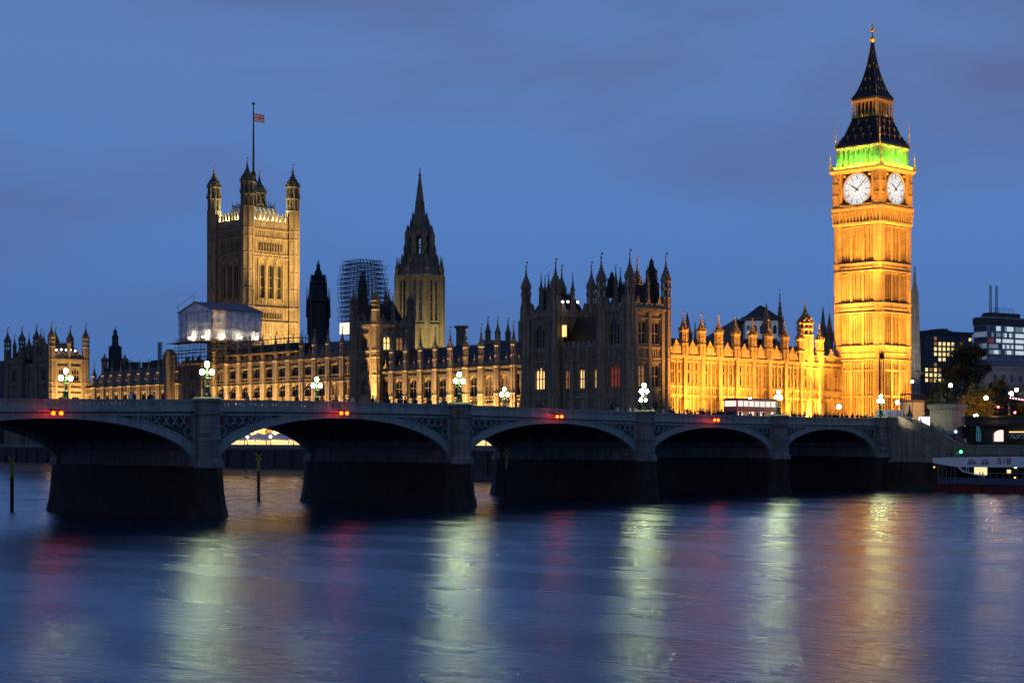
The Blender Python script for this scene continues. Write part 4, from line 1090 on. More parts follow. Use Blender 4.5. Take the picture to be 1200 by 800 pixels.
# corbel stage
mb = MB(); mb.sq(0, 0, [(hw+0.1, z_sh-0.3), (hw+0.35, z_sh), (hw+0.35, z_sh+0.4), (hw-0.1, z_sh+0.5), (hw-0.1, z_c1-1.2), (hw+0.4, z_c1-0.7), (hw+0.55, z_c1-0.2), (hw+0.55, z_c1+0.2)])
for ang in (0, 90, 180, -90):
    a = R(ang); h_ = hw+0.1; mb.face_frame(-h_*math.cos(a)+h_*math.sin(a), -h_*math.sin(a)-h_*math.cos(a), ang)
    n = 14
    for i in range(n+1):
        u = 2*h_*i/n; mb.box(u-0.14, u+0.14, -0.3, 0.25, z_sh+0.5, z_c1-1.0); mb.box(u-0.2, u+0.2, -0.3, 0.5, z_c1-1.6, z_c1-0.9)
    for i in range(n): mb.spandrel(2*h_*i/n+0.14, 2*h_*(i+1)/n-0.14, z_c1-2.1, z_c1-1.0, -0.2, 0.18, n=3)
mb.build('corbel_stage', 'stone_glow', ct)
# clock stage
hc = 6.62; zc = ze_(221.5); rd_ = 3.72
mb = MB()
for ang in (0, 90, 180, -90):
    a = R(ang); mb.face_frame(-hc*math.cos(a)+hc*math.sin(a), -hc*math.sin(a)-hc*math.cos(a), ang); L = 2*hc
    mb.wall(0, L, z_c1+0.2, z_c2, [(hc-4.45, hc+4.45, z_c1+0.75, z_c2-0.35)], dep=0.55)
    mb.ribs(0.3, 1.7, z_c1+0.4, z_c2-0.4, 0.5, 0.12, 0, 0.14); mb.ribs(L-1.7, L-0.3, z_c1+0.4, z_c2-0.4, 0.5, 0.12, 0, 0.14)
    for z in (z_c1+3, z_c1+5.6): mb.box(0.2, 1.8, 0, 0.2, z, z+0.25); mb.box(L-1.8, L-0.2, 0, 0.2, z, z+0.25)
    mb.box(hc-4.7, hc+4.7, 0, 0.18, z_c1+0.45, z_c1+0.75)
mb.fr = None; mb.sq(0, 0, [(hc+0.1, z_c2-0.3), (hc+0.35, z_c2), (hc+0.62, z_c2+0.3), (hc+0.62, z_c2+0.65), (hc-0.8, z_c2+0.7)])
mb.build('clock_stage', 'stone_glow', ct)
fm = MB(); fm.face_frame(0, 0, 0)
fm.box(-4.45, 4.45, -0.55, -0.5, -4.3, 4.3, 0)
for s_ in (-1, 1): fm.box(s_*4.25-0.2, s_*4.25+0.2, -0.5, -0.1, -4.3, 4.3, 1); fm.box(-4.45, 4.45, -0.5, -0.1, s_*4.1-0.2, s_*4.1+0.2, 1)
for sx in (-1, 1):
    for sz in (-1, 1):
        for q in range(10):
            t = q/9*math.pi/2; fm.ball((sx*(3.7-0.9*math.sin(t)*0.9), -0.45, sz*(3.55-0.9*(1-math.cos(t)))), 0.17, 6, 4, mi=1)
        fm.ball((sx*3.45, -0.45, sz*3.35), 0.42, 8, 5, mi=1)
n = 48                                       # gilded ring
for i in range(n):
    a, c = 2*math.pi*i/n, 2*math.pi*(i+1)/n; P_ = []
    for rr in (rd_, rd_+0.26):
        for t in (a, c): P_.append((rr*math.cos(t), rr*math.sin(t)))
    fm.ext([P_[0], P_[1], P_[3], P_[2]], -0.5, -0.15, 1)
frame_me = proto(fm, 'dial_frame', ['black_iron', 'gold'])
dm = MB(); dm.face_frame(0, 0, 0); dm.ext([(rd_*math.cos(2*math.pi*i/48), rd_*math.sin(2*math.pi*i/48)) for i in range(48)], -0.48, -0.36)
dial_me = proto(dm, 'dial', 'dial_glow')
nm_ = MB(); nm_.face_frame(0, 0, 0)
def ring(mb, r0, r1, n=60, d0=-0.36, d1=-0.33):
    for i in range(n):
        a, c = 2*math.pi*i/n, 2*math.pi*(i+1)/n
        mb.ext([(r0*math.cos(a), r0*math.sin(a)), (r1*math.cos(a), r1*math.sin(a)), (r1*math.cos(c), r1*math.sin(c)), (r0*math.cos(c), r0*math.sin(c))], d0, d1)
def bar(mb, ang, r0, r1, off0, off1, wd, d0=-0.36, d1=-0.32):
    # ang clockwise from 12
    er = (math.sin(ang), math.cos(ang)); et = (math.cos(ang), -math.sin(ang))
    P_ = [(r0, off0-wd/2), (r0, off0+wd/2), (r1, off1+wd/2), (r1, off1-wd/2)]
    mb.ext([(q[0]*er[0]+q[1]*et[0], q[0]*er[1]+q[1]*et[1]) for q in P_], d0, d1)
ring(nm_, 3.60, 3.66); ring(nm_, 3.28, 3.33); ring(nm_, 2.32, 2.37); ring(nm_, 1.55, 1.585, 40)
for i in range(60): bar(nm_, 2*math.pi*i/60, 3.3, 3.62, 0, 0, 0.045 if i % 5 else 0.13)
for i in range(12): bar(nm_, 2*math.pi*(i+0.5)/12, 2.36, 3.3, 0, 0, 0.04); bar(nm_, 2*math.pi*i/12, 1.56, 2.34, 0, 0, 0.03)
ROM = ['XII', 'I', 'II', 'III', 'IIII', 'V', 'VI', 'VII', 'VIII', 'IX', 'X', 'XI']
for i, t in enumerate(ROM):
    wd = {'I': 0.16, 'V': 0.34, 'X': 0.34}; tot = sum(wd[c] for c in t); o_ = -tot/2; ang = 2*math.pi*i/12
    for c in t:
        m_ = o_+wd[c]/2; r0, r1 = 2.50, 3.18
        if c == 'I': bar(nm_, ang, r0, r1, m_, m_, 0.075)
        elif c == 'V': bar(nm_, ang, r0, r1, m_, m_-0.11, 0.07); bar(nm_, ang, r0, r1, m_, m_+0.11, 0.045)
        else: bar(nm_, ang, r0, r1, m_-0.11, m_+0.11, 0.07); bar(nm_, ang, r0, r1, m_+0.11, m_-0.11, 0.045)
        o_ += wd[c]
num_me = proto(nm_, 'dial_numerals', 'black_iron')
hd = MB(); hd.face_frame(0, 0, 0)
mh, hh_ = 2*math.pi*8/60, 2*math.pi*(10+8/60)/12
bar(hd, mh, -0.9, 3.25, 0, 0, 0.16, -0.28, -0.22)
er = hh_; bar(hd, hh_, -0.6, 1.6, 0, 0, 0.30, -0.22, -0.15); bar(hd, hh_, 1.6, 2.25, 0, 0, 0.12, -0.22, -0.15)
hd.ext([(0.28*math.cos(i*math.pi/6), 0.28*math.sin(i*math.pi/6)) for i in range(12)], -0.3, -0.12)
hand_me = proto(hd, 'clock_hands', 'black_iron')
for ang in (0, 90, 180, -90):
    a = R(ang); x, y = hc*math.sin(a), -hc*math.cos(a)
    f = inst(frame_me, ct, x, y, zc, a); 
    for me_ in (dial_me, num_me, hand_me):
        o = bpy.data.objects.new(me_.name, me_); COL.objects.link(o); o.parent = f
# belfry
z_b0 = z_c2+0.7; z_b1 = ze_(170.5); hb = 5.95
mb = MB(); mb.sq(0, 0, [(4.3, z_b0), (4.3, z_b1)]); mb.build('belfry_core', 'stone_dark', ct)  # darker than the arcade; recess shade put into the stone colour
mb = MB(); mb.sq(0, 0, [(hb-0.1, z_b0-0.1), (hb-0.1, z_b0+0.5), (hb-0.3, z_b0+0.55)])
for ang in (0, 90, 180, -90):
    a = R(ang); mb.face_frame(-hb*math.cos(a)+hb*math.sin(a), -hb*math.sin(a)-hb*math.cos(a), ang); L = 2*hb; n = 7
    mb.box(0, 1.2, -0.9, 0, z_b0, z_b1); mb.box(L-1.2, L, -0.9, 0, z_b0, z_b1)
    for i in range(n+1):
        u = 1.2+(L-2.4)*i/n; mb.box(u-0.2, u+0.2, -0.55, 0.0, z_b0+0.4, z_b1-0.5); mb.tube((u, 0.05, z_b0+0.4), (u, 0.05, z_b1-0.6), 0.11, 5)
    for i in range(n): mb.spandrel(1.2+(L-2.4)*i/n+0.2, 1.2+(L-2.4)*(i+1)/n-0.2, z_b1-2.0, z_b1-0.4, -0.5, -0.1)
    mb.box(0, L, -0.7, 0.12, z_b1-0.5, z_b1); 
    for i in range(18): mb.ball((L*(i+0.5)/18, 0.2, z_b1-0.1), 0.22, 6, 4)
mb.build('belfry', 'stone_pale', ct)
mb = MB()      # gallery parapet with gilded pinnacles
for ang in (0, 90, 180, -90):
    a = R(ang); h_ = hc+0.5; mb.face_frame(-h_*math.cos(a)+h_*math.sin(a), -h_*math.sin(a)-h_*math.cos(a), ang); L = 2*h_
    mb.box(0, L, -0.14, 0, z_c2+0.65, z_c2+0.8); mb.box(0, L, -0.14, 0, z_c2+1.35, z_c2+1.5)
    for i in range(36): mb.box(L*i/36, L*i/36+0.13, -0.12, -0.02, z_c2+0.8, z_c2+1.35)
mb.build('gallery_parapet', 'stone_glow', ct)
gp = MB(); gp.lathe(0, 0, [(0.32, 0), (0.32, 1.6), (0.42, 1.7), (0.3, 1.9), (0.12, 3.2), (0.28, 3.4), (0.08, 3.7), (0.03, 5.2)], 6); gpm = proto(gp, 'pinnacle', 'gold')
for sx in (-1, 1):
    for sy in (-1, 1): inst(gpm, ct, sx*(hc+0.35), sy*(hc+0.35), z_c2+0.5, sc=(0.8, 0.8, 0.85))
for u in (-3.0, 3.0):
    for q in ((u, -hc-0.6), (-hc-0.6, u), (u, hc+0.6), (hc+0.6, u)): inst(gpm, ct, q[0], q[1], z_c2+0.4, sc=(0.6, 0.6, 0.55))
# lower roof, lantern, spire
z_r1 = ze_(136.5); z_l1 = ze_(112); z_tip = ze_(41); z_fin = ze_(19)
mb = MB(); mb.sq(0, 0, [(hb+0.25, z_b1), (hb+0.35, z_b1+0.25), (hb-0.3, z_b1+1.0), (hb-1.35, z_b1+3.0), (hb-2.1, z_b1+5), (3.35, z_r1-0.2), (3.3, z_r1)])
rl = mb.build('lower_roof', 'iron_roof', ct)
for ang in (0, 90, 180, -90):
    for row, (zz, dd, n) in enumerate(((z_b1+1.6, hb-0.75, 4), (z_b1+3.4, hb-1.5, 3), (z_b1+5.2, hb-2.1, 2))):
        for i in range(n):
            mb = MB(); mb.face_frame(0, 0, ang)
            u = (i-(n-1)/2)*2.1; mb.box(u-0.3, u+0.3, dd-0.5, dd+0.15, zz, zz+0.7, 0); mb.ext([(u-0.42, zz+0.7), (u+0.42, zz+0.7), (u, zz+1.35)], dd-0.5, dd+0.2, 1)
            mb.box(u-0.16, u+0.16, dd+0.15, dd+0.18, zz+0.1, zz+0.6, 1); mb.build('dormer', ['iron_roof', 'gold_dull'], rl)
mb = MB()
mb.fr = None
for sx in (-1, 1):
    for sy in (-1, 1):
        for (r0, z0_), (r1, z1_) in (((hb+0.35, z_b1+0.25), (hb-1.35, z_b1+3)), ((hb-1.35, z_b1+3), (3.35, z_r1))):
            mb.tube((sx*r0, sy*r0, z0_), (sx*r1, sy*r1, z1_), 0.13, 5, mi=1)
            for t in (0.2, 0.5, 0.8): mb.ball((sx*(r0+(r1-r0)*t), sy*(r0+(r1-r0)*t), z0_+(z1_-z0_)*t+0.12), 0.22, 6, 4, mi=1)
mb.build('hip_crockets', ['iron_roof', 'gold_dull'], rl)
mb = MB(); mb.sq(0, 0, [(3.45, z_r1), (3.5, z_r1+0.35), (2.3, z_r1+0.4), (2.3, z_l1-0.8), (3.2, z_l1-0.6), (3.35, z_l1)], 0)
for ang in (0, 90, 180, -90):
    h_ = 3.15; a = R(ang); mb.face_frame(-h_*math.cos(a)+h_*math.sin(a), -h_*math.sin(a)-h_*math.cos(a), ang); L = 2*h_; n = 6
    for i in range(n+1):
        u = L*i/n; mb.box(u-0.12, u+0.12, -0.3, 0.0, z_r1+0.3, z_l1-0.4, 1)
    for i in range(n): mb.spandrel(L*i/n+0.12, L*(i+1)/n-0.12, z_l1-1.9, z_l1-0.7, -0.25, -0.05, 1, n=3)
    mb.box(-0.1, L+0.1, -0.2, 0.12, z_l1-0.7, z_l1-0.3, 1); mb.box(-0.2, L+0.2, -0.2, 0.25, z_r1+0.1, z_r1+0.45, 1)
    for i in range(13): mb.box(L*i/12-0.05, L*i/12+0.05, 0.1, 0.2, z_r1+0.45, z_r1+1.1, 1)
mb.build('lantern', ['iron_roof', 'gold'], ct)
mb = MB(); H = z_tip-z_l1
mb.sq(0, 0, [(3.6, z_l1), (3.5, z_l1+0.3), (2.75, z_l1+H*0.11), (2.05, z_l1+H*0.25), (1.4, z_l1+H*0.42), (0.9, z_l1+H*0.6), (0.5, z_l1+H*0.8), (0.2, z_tip)])
spr = mb.build('spire', 'iron_roof', ct)
for ang in (0, 90, 180, -90):
    for t, dd, n in ((0.13, 2.6, 3), (0.3, 1.85, 2), (0.52, 1.1, 1)):
        for i in range(n):
            mb = MB(); mb.face_frame(0, 0, ang)
            u = (i-(n-1)/2)*1.25; zz = z_l1+H*t; mb.box(u-0.2, u+0.2, dd-0.4, dd+0.12, zz, zz+0.35); mb.ext([(u-0.3, zz+0.35), (u+0.3, zz+0.35), (u, zz+0.85)], dd-0.4, dd+0.16); mb.build('dormer', 'gold_dull', spr)
mb = MB()
mb.fr = None
for sx in (-1, 1):
    for sy in (-1, 1):
        P_ = [(3.5, z_l1+0.3), (2.75, z_l1+H*0.11), (2.05, z_l1+H*0.25), (1.4, z_l1+H*0.42), (0.9, z_l1+H*0.6), (0.5, z_l1+H*0.8), (0.2, z_tip)]
        for (r0, a0), (r1, a1) in zip(P_, P_[1:]): mb.ball((sx*r1, sy*r1, a1), 0.15, 6, 4)
mb.build('hip_crockets', 'gold_dull', spr)
mb = MB(); mb.lathe(0, 0, [(0.3, z_tip-0.6), (0.55, z_tip-0.3), (0.75, z_tip+0.1), (0.45, z_tip+0.5), (0.14, z_tip+0.7), (0.1, z_fin)], 8)
zf_ = z_tip+2.2
for i in range(4):
    a = math.pi/4+math.pi/2*i; c, s = math.cos(a), math.sin(a); mb.tube((0, 0, zf_), (1.0*c, 1.0*s, zf_), 0.07, 4); mb.ball((1.0*c, 1.0*s, zf_), 0.17, 6, 4)
    mb.tube((0, 0, zf_-0.6), (0.7*c, 0.7*s, zf_+0.5), 0.05, 4); mb.tube((0, 0, zf_+0.6), (0.7*c, 0.7*s, zf_-0.5), 0.05, 4)
mb.ball((0, 0, zf_), 0.4, 8, 6); mb.box(-0.5, 0.5, -0.05, 0.05, z_fin-0.9, z_fin-0.7); mb.build('finial', 'gold', ct)
sv = MB(); sv.lathe(0, 0, [(0.2, 0), (0.12, 1.5), (0.26, 1.7), (0.1, 2.1), (0.2, 3.4), (0.07, 3.7), (0.03, 6.0)], 6); svm = proto(sv, 'corner_finial', 'gold')
for sx in (-1, 1):
    for sy in (-1, 1): inst(svm, ct, sx*(hb+0.1), sy*(hb+0.1), z_b1+0.2); inst(svm, ct, sx*3.35, sy*3.35, z_r1+0.2, sc=(0.8, 0.8, 1.25))

# ---------------------------------------------------------------- big square tower with flag
VZ = 626.0; VC = wp(297, VZ); VD = R(3.4); zv = lambda py: hz(py, VZ-6)
vt = root('great_tower', (VC.x, VC.y, GE), -VD, 'massive square stone tower with four domed corner turrets and a flagpole on top', 'tower', off=(0, 0, GE))
hv = 10.2; Lv = 2*hv
z_p = zv(262); z_cn = zv(270)
flo = [(zv(390), zv(366)-2.5+0, 3, 0.0), (zv(373.5), zv(366), 9, 0.6), (zv(350), zv(309), 3, 2.3), (zv(295), zv(284), 9, 0.75)]
mb = MB(); vw = []
for ang in (0, 90, 180, -90):
    a = R(ang); mb.face_frame(-hv*math.cos(a)+hv*math.sin(a), -hv*math.sin(a)-hv*math.cos(a), ang); holes = []
    for zb2, zt2, n, W in flo[1:]:
        for i in range(n):
            uc = hv+((i-(n-1)/2)*(3.85 if n == 3 else 1.22)); Wd = 2.5 if n == 3 else 0.75
            holes.append((uc-Wd/2, uc+Wd/2, zb2, zt2)); vw.append((ang, uc, zb2, Wd, zt2-zb2, n))
            if n == 3:
                for s_ in (-1, 1): mb.box(uc+s_*1.62-0.22, uc+s_*1.62+0.22, 0, 0.5, zb2-1, zt2+1.5)
                mb.spandrel(uc-1.45, uc+1.45, zt2-1.2, zt2+2.2, 0, 0.45)
                mb.ext([(uc-1.5, zt2+1.2), (uc, zt2+3.9), (uc+1.5, zt2+1.2), (uc+1.1, zt2+1.2), (uc, zt2+3.1), (uc-1.1, zt2+1.2)], 0, 0.6)
                mb.ribs(uc-1.2, uc+1.2, zb2-2.2, zb2-0.3, 0.6, 0.12, 0, 0.2)
    mb.wall(0, Lv, GE, z_p, holes, dep=1.1)
    for z in (z_cn, zv(280), zv(299), zv(361), zv(378), zv(300)-0.8): band(mb, 0, Lv, z, 0.5, 0.5)
    mb.ribs(2.2, Lv-2.2, zv(279), z_cn-0.3, 0.9, 0.16, 0, 0.25); mb.ribs(2.2, Lv-2.2, zv(376), zv(362), 1.22, 0.2, 0, 0.2, heads=False); mb.ribs(2.2, Lv-2.2, zv(391), zv(379), 1.22, 0.2, 0, 0.2)
    mb.ribs(2.2, Lv-2.2, zv(297), zv(281), 1.22, 0.2, 0, 0.2, heads=False); mb.ribs(2.4, 4.2, zv(358), zv(302), 0.6, 0.14, 0, 0.2); mb.ribs(Lv-4.2, Lv-2.4, zv(358), zv(302), 0.6, 0.14, 0, 0.2)
    mb.box(2.2, Lv-2.2, -0.6, -0.1, z_p, z_p+0.9)
    n = 9
    for i in range(n):
        u = 2.8+(Lv-5.6)*i/(n-1); mb.box(u-0.4, u+0.4, -0.6, 0.05, z_p+0.9, z_p+2.4); mb.ext([(u-0.5, z_p+2.4), (u+0.5, z_p+2.4), (u, z_p+3.8)], -0.5, 0)
mb.fr = None; mb.box(-hv+0.5, hv-0.5, -hv+0.5, hv-0.5, z_p-1.5, z_p-0.5)
mb.build('wall', 'stone', vt)
for ang, uc, zb2, Wd, H2, n in vw:
    a = R(ang); x = -hv*math.cos(a)+hv*math.sin(a)+uc*math.cos(a); y = -hv*math.sin(a)-hv*math.cos(a)+uc*math.sin(a)
    window(vt, x, y, zb2, ang, Wd, H2, 2 if n == 3 else 1, 2 if n == 3 else 0, 'glass', dep=0.9 if n == 3 else 0.4, arched=True)
tmv = turret_mesh(2.35, zv(245)-GE, zv(217)-GE, zv(189)-GE, mats=('stone', 'gold'), bands=[zv(p)-GE for p in (378, 361, 340, 320, 299, 280, 270)])
for sx in (-1, 1):
    for sy in (-1, 1): inst(tmv, vt, sx*hv, sy*hv, GE)
mb = MB(); zr0, zr1 = z_p-0.5, zv(243)
mb.sq(0, 0, [(hv-2.2, zr0), (hv-2.4, zr0+2.2), (hv-4.6, zr1), (hv-4.7, zr1+0.2)])
vr = mb.build('roof', 'roof_zinc', vt); mb = MB()
for ang in (0, 90, 180, -90):
    h_ = hv-4.7; a = R(ang); mb.face_frame(-h_*math.cos(a)+h_*math.sin(a), -h_*math.sin(a)-h_*math.cos(a), ang)
    for i in range(13): mb.box(2*h_*i/12-0.08, 2*h_*i/12+0.08, -0.1, 0.1, zr1, zr1+1.6+(i % 3 == 0)*1.0)
    mb.box(0, 2*h_, -0.08, 0.08, zr1+0.9, zr1+1.1)
mb.fr = None
for i in range(4):
    a = R(45+90*i); mb.tube((5.0*math.cos(a), 5.0*math.sin(a), zr1), (0.5*math.cos(a), 0.5*math.sin(a), zv(205)), 0.28, 5)
mb.lathe(0, 0, [(0.9, zr1), (0.8, zv(205)), (1.1, zv(203)), (0.7, zv(198))], 8); mb.build('flag_base', 'black_iron', vr)
zft = zv(119); mb = MB(); mb.lathe(0, 0, [(0.42, zr1), (0.4, zv(190)), (0.2, zft)], 8); mb.ball((0, 0, zft+0.35), 0.55, 8, 6); 
vf = mb.build('flagpole', 'black_iron', vt)
# flag blowing to the right of the picture
fw, fh = 3.9, 3.1; nx, nz = 36, 24; fb = MB(); zf0 = zv(131)-fh+0.6; hdg = Vector((ST, -CT)).normalized(); hl = Matrix.Rotation(VD, 2) @ hdg
V = []
for j in range(nz+1):
    for i in range(nx+1):
        u, v = i/nx, j/nz; sag = -0.9*u*u; sw = 0.35*math.sin(u*7+v*1.5)*u
        p = hl*(fw*u*0.93+0.3) + Vector((-hl.y, hl.x))*sw; V.append((p.x, p.y, zf0+fh*v+sag-0.3*math.sin(u*5)*u))
fb.add(V, [])
for j in range(nz):
    for i in range(nx):
        u, v = (i+.5)/nx*2-1, (j+.5)/nz*2-1; k = 0
        if abs(u-v) < 0.36 or abs(u+v) < 0.36: k = 2
        if abs(u-v) < 0.13 or abs(u+v) < 0.13: k = 1
        if abs(u) < 0.22 or abs(v) < 0.33: k = 2
        if abs(u) < 0.13 or abs(v) < 0.2: k = 1
        a = j*(nx+1)+i; fb.f.append([a, a+1, a+nx+2, a+nx+1]); fb.m.append(k)
fl = fb.build('flag', ['flag_blue', 'flag_red', 'flag_white'], vf)

# ---------------------------------------------------------------- central octagonal spire
OZ = 540.0; OC = wp(492, OZ); zo = lambda py: hz(py, OZ-4)
so_ = root('octagonal_spire', (OC.x, OC.y, GE), -R(6), 'octagonal stone lantern tower with a slender spire left of centre, yellowish at its foot', 'tower', off=(0, 0, GE))
ra = 7.6
def octwall(r0, z0, z1, lights, wz0, wz1, W, name, m='stone', core=0.0):
    mb = MB(); ws = []
    ap = r0*math.cos(math.pi/8); half = r0*math.sin(math.pi/8)
    for i in range(8):
        ang = 45*i; a = R(ang); nx_, ny_ = math.sin(a), -math.cos(a); ux, uy = math.cos(a), math.sin(a)
        mb.face_frame(nx_*ap-ux*half, ny_*ap-uy*half, ang)
        hs = [(half*(0.5+1.0*(k+0.5)/lights*1.0)-W/2 if False else half*2*(k+1)/(lights+1)-W/2, half*2*(k+1)/(lights+1)+W/2, wz0, wz1) for k in range(lights)]
        mb.wall(0, 2*half, z0, z1, hs, dep=0.6)
        for h in hs: ws.append((nx_*ap-ux*half+ux*(h[0]+h[1])/2, ny_*ap-uy*half+uy*(h[0]+h[1])/2, ang, h))
        for z in (z0+0.3, wz0-1.2, wz1+1.0, z1-0.3): band(mb, 0, 2*half, z, 0.35, 0.3)
        mb.ribs(0.4, 2*half-0.4, wz1+1.1, z1-0.5, 0.7, 0.13, 0, 0.18)
        mb.fr = None
        c, s = math.cos(a+math.pi/8-math.pi/2), math.sin(a+math.pi/8-math.pi/2)
        mb.lathe(c*r0, s*r0, [(0.75, z0), (0.75, z1-0.2), (0.85, z1)], 6)
    mb.build('wall', m, so_)
    return ws
ws = octwall(ra, GE, zo(322), 2, zo(376), zo(328), 1.05, 'wall')
for x, y, ang, h in ws: window(so_, x, y, h[2], ang, 1.05, h[3]-h[2], 1, 3, 'glass', arched=False)
mb = MB(); r2 = 4.0
for i in range(8):                        # open upper lantern: eight piers with arches
    a = 2*math.pi*i/8+math.pi/8; c, s = math.cos(a), math.sin(a)
    mb.lathe(c*r2, s*r2, [(0.95, zo(320)), (0.95, zo(272)), (0.7, zo(270)), (0.5, zo(268)), (0.1, zo(262))], 6)
    ang = 45*i+45; aa = R(ang); ap = r2*math.cos(math.pi/8); hf = r2*math.sin(math.pi/8)
    mb.face_frame(math.sin(aa)*ap-math.cos(aa)*hf, -math.cos(aa)*ap-math.sin(aa)*hf, ang); mb.box(0, 2*hf, -0.3, 0.1, zo(276), zo(269)); mb.spandrel(0.4, 2*hf-0.4, zo(282), zo(275), -0.3, 0); mb.box(0, 2*hf, -0.3, 0.1, zo(318), zo(297)); mb.box(0, 2*hf, -0.2, 0.0, zo(287.5), zo(286)); mb.fr = None
    r3 = ra*0.98; mb.lathe(c*r3, s*r3, [(0.7, zo(322)), (0.6, zo(316)), (0.75, zo(315)), (0.3, zo(308)), (0.05, zo(299))], 6)
    mb.lathe(c*r3*0.78, s*r3*0.78, [(0.5, zo(316)), (0.5, zo(306)), (0.62, zo(305)), (0.05, zo(296))], 6); mb.lathe(c*(r2+1.0), s*(r2+1.0), [(0.45, zo(308)), (0.4, zo(292)), (0.5, zo(291)), (0.04, zo(284))], 5)
    mb.tube((c*r3, s*r3, zo(314)), (c*r2, s*r2, zo(300)), 0.3, 5)
mb.lathe(0, 0, [(ra, zo(323)), (ra*0.95, zo(321)), (r2+1.4, zo(311)), (r2+0.2, zo(300)), (r2-0.3, zo(299))], 8)
mb.build('upper_lantern', 'stone', so_)
mb = MB(); zs0 = zo(270)
mb.lathe(0, 0, [(r2, zs0-0.3), (r2, zs0), (2.7, zo(266)), (2.5, zo(251)), (1.85, zo(249)), (1.45, zo(236)), (1.6, zo(235)), (1.35, zo(234)), (0.85, zo(219)), (1.0, zo(218.3)), (0.75, zo(217)), (0.3, zo(204)), (0.55, zo(203)), (0.2, zo(201)), (0.1, zo(194))], 8)
for i in range(8):
    a = 2*math.pi*i/8+math.pi/8; c, s = math.cos(a), math.sin(a)
    mb.lathe(c*3.0, s*3.0, [(0.4, zs0), (0.4, zo(262)), (0.1, zo(256)), (0.03, zo(254))], 5); mb.lathe(c*2.4, s*2.4, [(0.3, zo(262)), (0.3, zo(252)), (0.08, zo(247))], 5)
mb.build('spire', 'stone', so_)

# ---------------------------------------------------------------- smaller roof-top towers
def small(name, px, Z, label, cat, fn, base=GE, rz=-R(6)):
    c = wp(px, Z); r = root(name, (c.x, c.y, base), rz, label, cat, off=(0, 0, base)); fn(r, lambda py: hz(py, Z), Z/FPX); return r
def f_dark(r, z, k):
    mb = MB(); s = 12.5*k
    mb.lathe(0, 0, [(s, GE), (s*0.97, z(356)), (s*1.1, z(354)), (s*1.1, z(352)), (s*0.76, z(343)), (s*0.72, z(334)), (s*0.82, z(332.5)), (s*0.5, z(325))], 8)
    for i in range(8):
        a = 2*math.pi*i/8+math.pi/8; c, q = math.cos(a), math.sin(a)
        mb.tube((s*1.1*c, s*1.1*q, z(372)), (s*1.1*c, s*1.1*q, z(337)), 0.3, 4, 0.05); mb.tube((s*0.62*c, s*0.62*q, z(330)), (s*0.62*c, s*0.62*q, z(322)), 0.3, 4)
        mb.tube((s*0.8*c, s*0.8*q, z(345)), (s*0.8*c, s*0.8*q, z(324)), 0.25, 4, 0.05)
        mb.box(s*c-0.15, s*c+0.15, s*q-0.15, s*q+0.15, z(392), z(352))
    mb.build('shaft', 'iron_roof', r)
    mb = MB(); mb.lathe(0, 0, [(s*0.5, z(326)), (s*0.42, z(324)), (s*0.36, z(319)), (s*0.22, z(316)), (s*0.16, z(312)), (s*0.2, z(311.5)), (s*0.07, z(308)), (0.06, z(304))], 8); mb.build('spire', 'iron_roof', r)
small('ventilation_turret', 373, 490, 'dark unlit iron turret with tiers of pinnacles beside the great tower', 'turret', f_dark)
def f_scaf(r, z, k):
    global mb, pk
    core = MB(); core.lathe(0, 0, [(2.4, GE), (2.4, z(370)), (1.5, z(350)), (1.3, z(332)), (0.3, z(318))], 8); core.build('shaft', 'stone_dark', r)
    mb = MB(); pk = MB(); nl = 16; za, zb2 = z(392), z(310)
    for q in range(nl):
        zz = za+(zb2-za)*q/(nl-1); wd = 17.5*k*(0.93 if q < 3 else 1.12 if q < 11 else 1.18-0.04*(q-11)); 
        hwid = wd+random.uniform(-0.3, 0.5)
        for s_ in (-1, 1):
            for w2 in (hwid, hwid*0.72):
                mb.tube((-hwid, s_*w2, zz), (hwid, s_*w2, zz), 0.06, 4); mb.tube((s_*w2, -hwid, zz), (s_*w2, hwid, zz), 0.06, 4)
                mb.tube((-hwid, s_*w2, zz+0.9), (hwid, s_*w2, zz+0.9), 0.05, 4); mb.tube((s_*w2, -hwid, zz+0.9), (s_*w2, hwid, zz+0.9), 0.05, 4)
            pk.box(-hwid, hwid, s_*hwid*0.86-0.5, s_*hwid*0.86+0.5, zz-0.06, zz+0.03); pk.box(s_*hwid*0.86-0.5, s_*hwid*0.86+0.5, -hwid*0.7, hwid*0.7, zz-0.06, zz+0.03)
        for i in range(8):
            u = -hwid+2*hwid*i/7
            for w2 in (-hwid, hwid, -hwid*0.72, hwid*0.72):
                mb.tube((u, w2, zz), (u, w2, zz+(zb2-za)/(nl-1)), 0.06, 4); mb.tube((w2, u, zz), (w2, u, zz+(zb2-za)/(nl-1)), 0.06, 4)
            if random.random() < 0.4: mb.tube((u, -hwid, zz), (u+2*hwid/7, -hwid, zz+(zb2-za)/(nl-1)), 0.05, 4)
    mb.build('scaffold', 'scaffold', r); pk.build('planks', 'plank', r)
    t = MB(); t.box(-18*k-1.2, -18*k+0.3, -2.6, 3.6, z(392), z(379)); t.box(-2.0, 2.0, -20*k-1.0, -20*k, z(392), z(380)); t.build('glow_sheeting', 'sheet_glow', r)
glow('sheet_glow', (1.0, 0.9, 0.7), 1.2)  # sheeting emits; work light falling on it is put into the material
small('scaffolded_turret', 425, 500, 'turret wrapped in an open cage of scaffolding left of the stone spire', 'turret', f_scaf)
